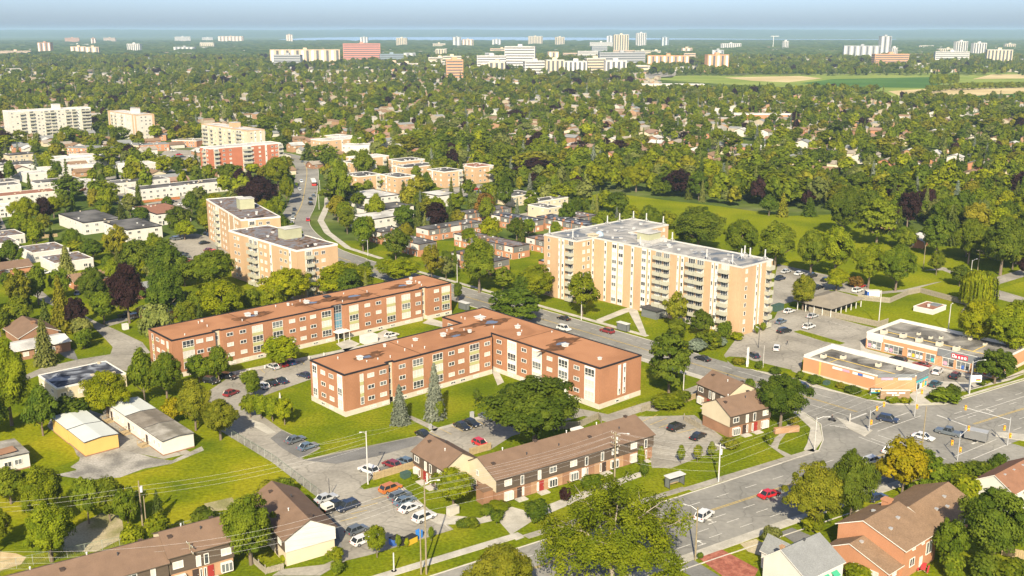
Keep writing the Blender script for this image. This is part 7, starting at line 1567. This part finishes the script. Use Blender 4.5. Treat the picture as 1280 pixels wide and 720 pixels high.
# the rest of the tree cover: one mass
def tree_mass():
    hid = bpy.data.collections.new('tree_kinds')
    lo = [broad(101, 40, 26, .115, m=leaf_i, rc=(.10, .18)), broad(102, 34, 28, .12, m=leaf_i, shape=.75, rc=(.10, .18)), broad(103, 46, 24, .10, m=leaf_i, shape=.6, rc=(.08, .15)), conifer(104, 11, 8, 4, leaf_i, .11), broad(105, 95, 22, .062, m=leaf_i, rc=(.05, .12), zc=.55, rz=.45, spread=.6), broad(106, 30, 30, .12, m=leaf_i, shape=.45, rc=(.08, .15), rx=.42), conifer(107, 14, 9, 4, leaf_i, .10, fat=1.25)]
    kinds = []
    for i, me in enumerate(lo):
        o = bpy.data.objects.new('tree_kind', me); hid.objects.link(o); kinds.append(o)
    n = len(mass); me = bpy.data.meshes.new('tree_cover'); me.vertices.add(n)
    co = np.array([(m_[0], m_[1], 0) for m_ in mass], np.float32); me.vertices.foreach_set('co', co.ravel())
    sc_ = np.array([(m_[3], m_[3], m_[2]) for m_ in mass], np.float32); a = me.attributes.new('isc', 'FLOAT_VECTOR', 'POINT'); a.data.foreach_set('vector', sc_.ravel())
    a = me.attributes.new('irot', 'FLOAT', 'POINT'); a.data.foreach_set('value', rng.uniform(0, 6.283, n).astype(np.float32))
    for i_, m_ in enumerate(mass):
        if m_[4] != 'c' and random.random() < .16: mass[i_] = (m_[0], m_[1], m_[2] * 1.05, m_[3] * random.uniform(1.7, 2.3), 'g', m_[5])
    sc_ = np.array([(m_[3], m_[3] * random.uniform(.75, 1.25), m_[2]) for m_ in mass], np.float32); me.attributes['isc'].data.foreach_set('vector', sc_.ravel())
    k = np.array([random.choice((3, 6)) if m_[4] == 'c' else 4 if m_[4] == 'g' else random.choice((0, 1, 2, 5)) for m_ in mass], np.int32); a = me.attributes.new('ikind', 'INT', 'POINT'); a.data.foreach_set('value', k)
    f = rng.uniform(.74, 1.2, n)[:, None]; cl = np.array([TINT[m_[5]] for m_ in mass]) * f; cl = np.concatenate([cl, np.ones((n, 1))], 1).astype(np.float32)
    a = me.attributes.new('icol', 'FLOAT_COLOR', 'POINT'); a.data.foreach_set('color', cl.ravel())
    o = link('tree_cover', me); o['kind'] = 'stuff'; tag(o, 'mass of far trees covering the suburbs to the horizon', 'trees')
    g = bpy.data.node_groups.new('tree_cover', 'GeometryNodeTree'); g.interface.new_socket('Geometry', in_out='INPUT', socket_type='NodeSocketGeometry'); g.interface.new_socket('Geometry', in_out='OUTPUT', socket_type='NodeSocketGeometry')
    N, L = g.nodes.new, g.links.new; gi, go, jn = N('NodeGroupInput'), N('NodeGroupOutput'), N('GeometryNodeJoinGeometry')
    def attr(nm, ty): x = N('GeometryNodeInputNamedAttribute'); x.data_type = ty; x.inputs['Name'].default_value = nm; return x.outputs[0]
    isc, irot, ik = attr('isc', 'FLOAT_VECTOR'), attr('irot', 'FLOAT'), attr('ikind', 'INT'); cx = N('ShaderNodeCombineXYZ'); L(irot, cx.inputs['Z'])
    for i, ob in enumerate(kinds):
        oi = N('GeometryNodeObjectInfo'); oi.inputs['Object'].default_value = ob; oi.inputs['As Instance'].default_value = True
        cp = N('FunctionNodeCompare'); cp.data_type = 'INT'; cp.operation = 'EQUAL'; L(ik, cp.inputs[2]); cp.inputs[3].default_value = i
        ip = N('GeometryNodeInstanceOnPoints'); L(gi.outputs[0], ip.inputs['Points']); L(cp.outputs[0], ip.inputs['Selection']); L(oi.outputs['Geometry'], ip.inputs['Instance']); L(cx.outputs[0], ip.inputs['Rotation']); L(isc, ip.inputs['Scale']); L(ip.outputs[0], jn.inputs[0])
    L(jn.outputs[0], go.inputs[0]); o.modifiers.new('cover', 'NODES').node_group = g
tree_mass()
print('hand+auto trees', CNT, 'mass', len(mass), 'houses', n_ind, len(far_h))

# farthest woods as one canopy surface, the river and the hills beyond
canopy_m = mixmat('far_canopy', [(.034, .058, .015), (.060, .088, .020), (.085, .10, .030)], .012, (.36, .5, .66), .35, fscale=.05)
def canopy():
    ys = list(np.geomspace(3350, 8700, 80)); b = MB(); n = 260; rows = []
    for j, Y in enumerate(ys):
        rows.append(len(b.v))
        for i in range(n): b.v.append(((-.62 + 1.24 * i / (n - 1)) * Y + random.uniform(-.4, .4) * Y * .004, Y, random.uniform(2, 15) if 0 < j < 79 else 0))
    for j in range(len(ys) - 1):
        for i in range(n - 1): a, c = rows[j] + i, rows[j + 1] + i; b.f.append((a, a + 1, c + 1, c)); b.m.append(0)
    o = b.build('far_woodland', canopy_m); o['kind'] = 'stuff'; return tag(o, 'far off woods merging into one dark canopy', 'woodland')
canopy()
def wat():
    m = shiny('river_water', (.20, .25, .30), .18, spec=.5); b = MB()
    pts = [P(x, y) for x, y in ((345, 49.8), (400, 51.2), (470, 51.6), (560, 51.2), (640, 51.6), (740, 51.2), (820, 49.6), (960, 49.6), (1120, 49.9), (1120, 49.2), (960, 48.9), (820, 47.9), (740, 47.2), (640, 46.6), (540, 46.3), (440, 46.5), (380, 47.6))]
    q = ccw(pts)
    for t3 in geometry.tessellate_polygon([[Vector((p[0], p[1], 0)) for p in q]]):
        a, c, d = (q[i] for i in t3)
        if (c[0] - a[0]) * (d[1] - a[1]) - (c[1] - a[1]) * (d[0] - a[0]) < 0: c, d = d, c
        b.poly([(a[0], a[1], 1.5), (c[0], c[1], 1.5), (d[0], d[1], 1.5)])
    return struct(b.build('river', m))
wat()
def hills():
    b = MB(); n = 160; prof = [(13900, 0), (14200, 22), (15000, 34), (16000, 55), (17500, 76), (18500, 90), (20000, 100), (21500, 60)]; rows = []
    for j, (Y, z) in enumerate(prof):
        rows.append(len(b.v))
        for i in range(n):
            x = (-.75 + 1.5 * i / (n - 1)) * Y; k = 1 + .05 * math.sin(i * .21 + j) + .04 * math.sin(i * .53 + 2 * j) + .10 * (i / n) - .05
            b.v.append((x, Y, z * k + (random.uniform(-3, 6) if z else 0)))
    for j in range(len(prof) - 1):
        for i in range(n - 1): a, c = rows[j] + i, rows[j + 1] + i; b.f.append((a, a + 1, c + 1, c)); b.m.append(0)
    return struct(b.build('hills', canopy_m, smooth=True))
hills()

# ------------------------------------------------------------------ far buildings
fw = {'w': white_wall, 'c': cream, 't': mat('far_tan', (.48, .36, .25), .9, .06), 'o': mat('far_orange', (.50, .27, .15), .9, .06), 'b': mat('far_brown', (.32, .20, .13), .9, .06), 'g': mat('far_grey', (.30, .31, .31), .9, .06), 'r': mat('far_red', (.48, .20, .15), .9, .06), 'G': mat('far_glass', (.20, .25, .28), .3, .06)}
band_m = mat('far_window_band', (.10, .105, .11), .3, .1); bay_w = mat('far_white_bay', (.60, .58, .52), .8, .05)
def far_b(x0, yt, x1, yb, c, label, style='h', depth=18, rot=10, hut=True):
    X, Y = P((x0 + x1) / 2, yb); h = top_z(yt, Y); dep = Y * CT + H * ST; w = (x1 - x0) / F * dep
    t = thing('distant_building', label, 'building', (X, Y, 0), R(rot)); depth = min(depth, w * .9)
    w = max(6, (w - depth * abs(math.sin(R(rot)))) / math.cos(R(rot)))
    MB().prism(rect(-w / 2, w / 2, 0, depth), 0, h, top=False).build('wall', fw[c], t); MB().box(-w / 2 - .3, w / 2 + .3, -.3, depth + .3, h, h + 1.2).build('roof', roof_light if c in 'wc' else fw[c], t)
    nf = max(2, min(9, int(h / 5)))
    if style == 'h':
        for k in range(nf): MB().box(-w / 2 + 1, w / 2 - 1, -.5, .2, 0, h / nf * .42).build('window_band', band_m, t, (0, 0, h * (k + .35) / nf))
        if rot > 0:
            for k in range(nf): MB().box(-w / 2 - .5, -w / 2 + .2, 1, depth - 1, 0, h / nf * .42).build('window_band', band_m, t, (0, 0, h * (k + .35) / nf))
    elif style == 'v':
        nb = max(3, min(14, int(w / 9)))
        for k in range(nb): MB().box(-w / nb * .24, w / nb * .24, -.9, .2, 1, h - 1).build('window_bay', bay_w if k % 2 == 0 and c not in 'wc' else band_m, t, (-w / 2 + w * (k + .5) / nb, 0, 0))
    if hut: MB().box(-min(w, 24) * .2, min(w, 24) * .2, depth * .3, depth * .7, 0, 4.5).build('roof_hut', fw[c], t, (0, 0, h + 1.2))
    BLOCK.append(np.array([(X - w / 2, Y - 4), (X + w / 2, Y - 4), (X + w / 2, Y + depth + 4), (X - w / 2, Y + depth + 4)])); return t
FB = [(0, 64, 38, 70, 't', 'low tan block on the far western edge', 'h'), (47, 53.5, 65, 68, 'b', 'brown far tower with a white roof hut', 'v'), (89, 58.5, 108, 68, 't', 'tan far block with two wings', 'v'), (108, 59, 124, 69, 't', 'tan far block stepping forward beside its wing', 'v'), (158.5, 55, 176, 66, 'w', 'small square white far block', 'v'), (82, 47.5, 99, 54, 'o', 'pinkish block near the western horizon', 'h'), (114, 48, 120, 56, 'b', 'slim brown tower near the western horizon', 'v'), (129, 47.5, 145, 53, 't', 'tan cluster near the western horizon', 'h'), (219, 46, 238, 53, 'w', 'white stepped block before the river', 'h'), (253, 47, 266, 52, 'w', 'low white block before the river', 'h'), (272, 45.5, 305, 53, 't', 'row of tan towers on the river bank', 'v'), (83, 55.5, 110, 58, 'w', 'long white low roof in the west', 'h'),
      (339, 62.5, 425, 82, 't', 'large tan apartment complex with pale vertical bays', 'v'), (341, 69, 377, 84, 'g', 'grey faced block in front of the large tan complex', 'h'), (358, 43.5, 366, 53, 't', 'slim tan tower on the river bank', 'v'), (429.5, 55, 476, 79, 'r', 'tall red and grey building under construction', 'h'), (450, 46.5, 460, 56, 'g', 'grey tower behind the construction building', 'v'), (475, 68, 505, 80, 'G', 'low glass office block beside the construction building', 'h'), (557.5, 75.5, 580, 100, 'o', 'brown and white banded tower standing alone in the trees', 'h'), (495, 47.5, 509, 59, 'c', 'cream tower on the near river bank', 'v'), (566, 46.5, 577, 59, 'g', 'grey tower on the near river bank', 'v'), (578, 49.5, 592, 59, 't', 'short tan tower beside the grey river tower', 'v'), (615, 49.5, 626, 58, 'g', 'small grey tower on the river bank', 'v'), (541, 54.5, 557, 60, 'c', 'low cream block on the river bank', 'h'),
      (596, 70, 634, 88, 'w', 'white office wing with red striped windows', 'h'), (630, 58.5, 669, 88, 'w', 'tall white hospital like block with a dark striped front', 'h'), (655, 77, 684, 94, 'w', 'white banded wing in front of the tall white block', 'h'), (682, 75.5, 706, 95, 'c', 'cream gridded wing joined to the banded white one', 'v'), (704, 77, 734, 95, 'w', 'low white block between the cream and stepped ones', 'v'), (732, 73.5, 758, 94, 'c', 'cream stepped block in the middle of the white complex', 'h'), (756, 76.5, 784, 95, 'w', 'white end block of the office complex', 'v'), (610, 78, 632, 91, 'c', 'cream annex below the white office wing', 'v'), (748, 66, 808, 84, 'g', 'grey framed block behind the long white one', 'h'), (767, 43.5, 786, 67, 'c', 'tall cream tower above the white complex', 'v'), (758, 45, 767, 57, 'g', 'grey tower behind the tall cream tower', 'v'), (795, 41.5, 808, 60, 'w', 'tall pale tower beside the cream one', 'v'), (737, 53, 766, 61, 'w', 'long white low block behind the towers', 'h'), (660, 45.5, 678, 57, 'c', 'cream tower pair across from the river', 'v'), (694, 46.5, 706, 58, 'c', 'single cream tower across from the river', 'v'), (827, 46.5, 836, 59, 'G', 'slim glass tower by the river', 'v'), (809, 70, 861, 84, 'o', 'long orange brick slab with pale bays', 'v'), (882.5, 69, 912, 89, 'o', 'square orange brick slab beside the field', 'v'), (901, 54.5, 927, 62, 'w', 'pair of white blocks behind the orange slabs', 'v'),
      (1054.5, 57.5, 1100, 74, 'g', 'grey and white slab beyond the fields', 'v'), (1099, 45.5, 1114, 70, 'g', 'tall grey tower beyond the fields', 'v'), (1091, 68, 1137, 84, 'o', 'orange brick grid fronted block beyond the fields', 'h'), (1169, 65, 1210, 79, 'w', 'white stepped terrace block beyond the fields', 'h'), (1193, 52, 1210, 68, 'w', 'white capped tower on the eastern horizon', 'v'), (1215, 54, 1233, 70, 'w', 'second white capped tower beside a brown block', 'v'), (1233, 62.5, 1264, 81, 'c', 'cream and brown block at the eastern edge', 'v'), (979, 51.5, 986, 62, 'w', 'small white tower beside the crane mast', 'v'), (1114, 60, 1122, 72, 'w', 'stepped white wing of the grey tower', 'v')]
for i, (x0, yt, x1, yb, c, lab, st) in enumerate(FB): far_b(x0, yt, x1, yb, c, lab, st, rot=(8, -9, 12)[i % 3])
rf = random.Random(5); NM = ['cream', 'pale', 'tan', 'grey']
for i in range(46):                                  # the lower blocks round the white complex and beyond the fields
    x = rf.choice([rf.uniform(470, 560), rf.uniform(600, 900), rf.uniform(640, 860), rf.uniform(1130, 1275), rf.uniform(20, 330)]); yb = rf.uniform(64, 92) if 460 < x < 900 else rf.uniform(58, 80)
    w = rf.uniform(8, 30); c = rf.choice('wcctg'); h_ = rf.uniform(5, 11) if 460 < x < 900 else rf.uniform(3, 7)
    far_b(x, yb - h_, x + w, yb, c, '%s low block %s' % ({'w': 'white', 'c': 'cream', 't': 'tan', 'g': 'grey'}[c], 'beyond the fields' if x > 900 else 'around the white office complex' if x > 460 else 'in the far west of the city'), rf.choice('hv'), rot=rf.uniform(-12, 12), hut=rf.random() < .4)['group'] = 'far low blocks: ' + c + (' east' if x > 900 else ' middle' if x > 460 else ' west')
mc = thing('crane_mast', 'thin white crane mast beside the small white tower', 'crane', (*P(966, 62), 0)); zc = top_z(45.5, P(966, 62)[1]); MB().box(-1, 1, -1, 1, 0, zc).build('mast', white_trim, mc); MB().box(-14, 26, -1, 1, zc, zc + 2).build('jib', white_trim, mc)
for (px0, py, px1, h_, d_, wm, lab) in ((795, 111, 880, 7, 30, cream, 'long low cream school roofed in white near the fields'), (700, 99, 760, 6, 25, cream, 'low pale retail block before the white complex'), (890, 144, 916, 6, 18, creamw, 'pale roofed hall in the eastern suburb'), (916, 152, 990, 7.5, 16, brick_o, 'brick school with a long flat roof in the eastern suburb'), (560, 97, 596, 6, 25, creamw, 'white retail shed in the northern suburb'), (440, 104, 480, 5, 20, cream, 'tan retail shed in the northern suburb'), (345, 92, 420, 6, 25, creamw, 'long white retail shed below the tan complex'), (500, 84, 556, 7, 25, POST[3], 'white retail block with a blue front'), (610, 108, 648, 6, 22, cream, 'pale hall among the northern trees')):
    A, B_ = P(px0, py), P(px1, py); w = B_[0] - A[0]; t = thing('low_building', lab, 'building', (A[0], A[1], 0), R(-6))
    shell(t, rect(0, w, 0, d_), h_, wm, roof_light, white_trim, par=.2, band=.6)
    for k in range(max(3, int(w / 12))): win(t, 'F', w * (k + .5) / max(3, int(w / 12)), h_ * .5, min(8, w / 8), h_ * .35, 0, nx=4, sub=False, pane=glass_m)

# ------------------------------------------------------------------ hedge line and shelter belt by the fields
for i, (x0, yt, x1, yb) in enumerate(((1155, 104, 1230, 117), (1190, 101, 1284, 113), (1160, 90, 1200, 108), (1262, 132, 1300, 146))):
    n = int((x1 - x0) / 7)
    for k in range(n): T_(x0 + 7 * k, yt + random.uniform(0, 1), x0 + 7 * k + 11, yb - k * (1.2 if i == 0 else .3) + (0), 's', 'm', '', 'clipped green windbreak tree beside the fields')
for x in list(range(835, 1150, 9)): T_(x, 91.0 - random.uniform(3, 7), x + 9, 95 - (x - 835) * .006, 'b', random.choice('gdm'), 'in the tree line along the far edge of the fields')

# ------------------------------------------------------------------ hazy air
def haze():
    m = bpy.data.materials.new('haze_air'); m.use_nodes = True; t = m.node_tree; t.nodes.clear()
    o = t.nodes.new('ShaderNodeOutputMaterial'); v = t.nodes.new('ShaderNodeVolumePrincipled')
    v.inputs['Color'].default_value = (.45, .645, .85, 1); v.inputs['Density'].default_value = 7.0e-5; v.inputs['Anisotropy'].default_value = 0.0
    t.links.new(v.outputs[0], o.inputs['Volume'])
    b = MB().box(-34000, 34000, -4500, 22400, -2, 127); ob = b.build('haze', m); ob['kind'] = 'stuff'; tag(ob, 'thin pale blue summer haze over the whole city', 'haze'); return ob
haze()
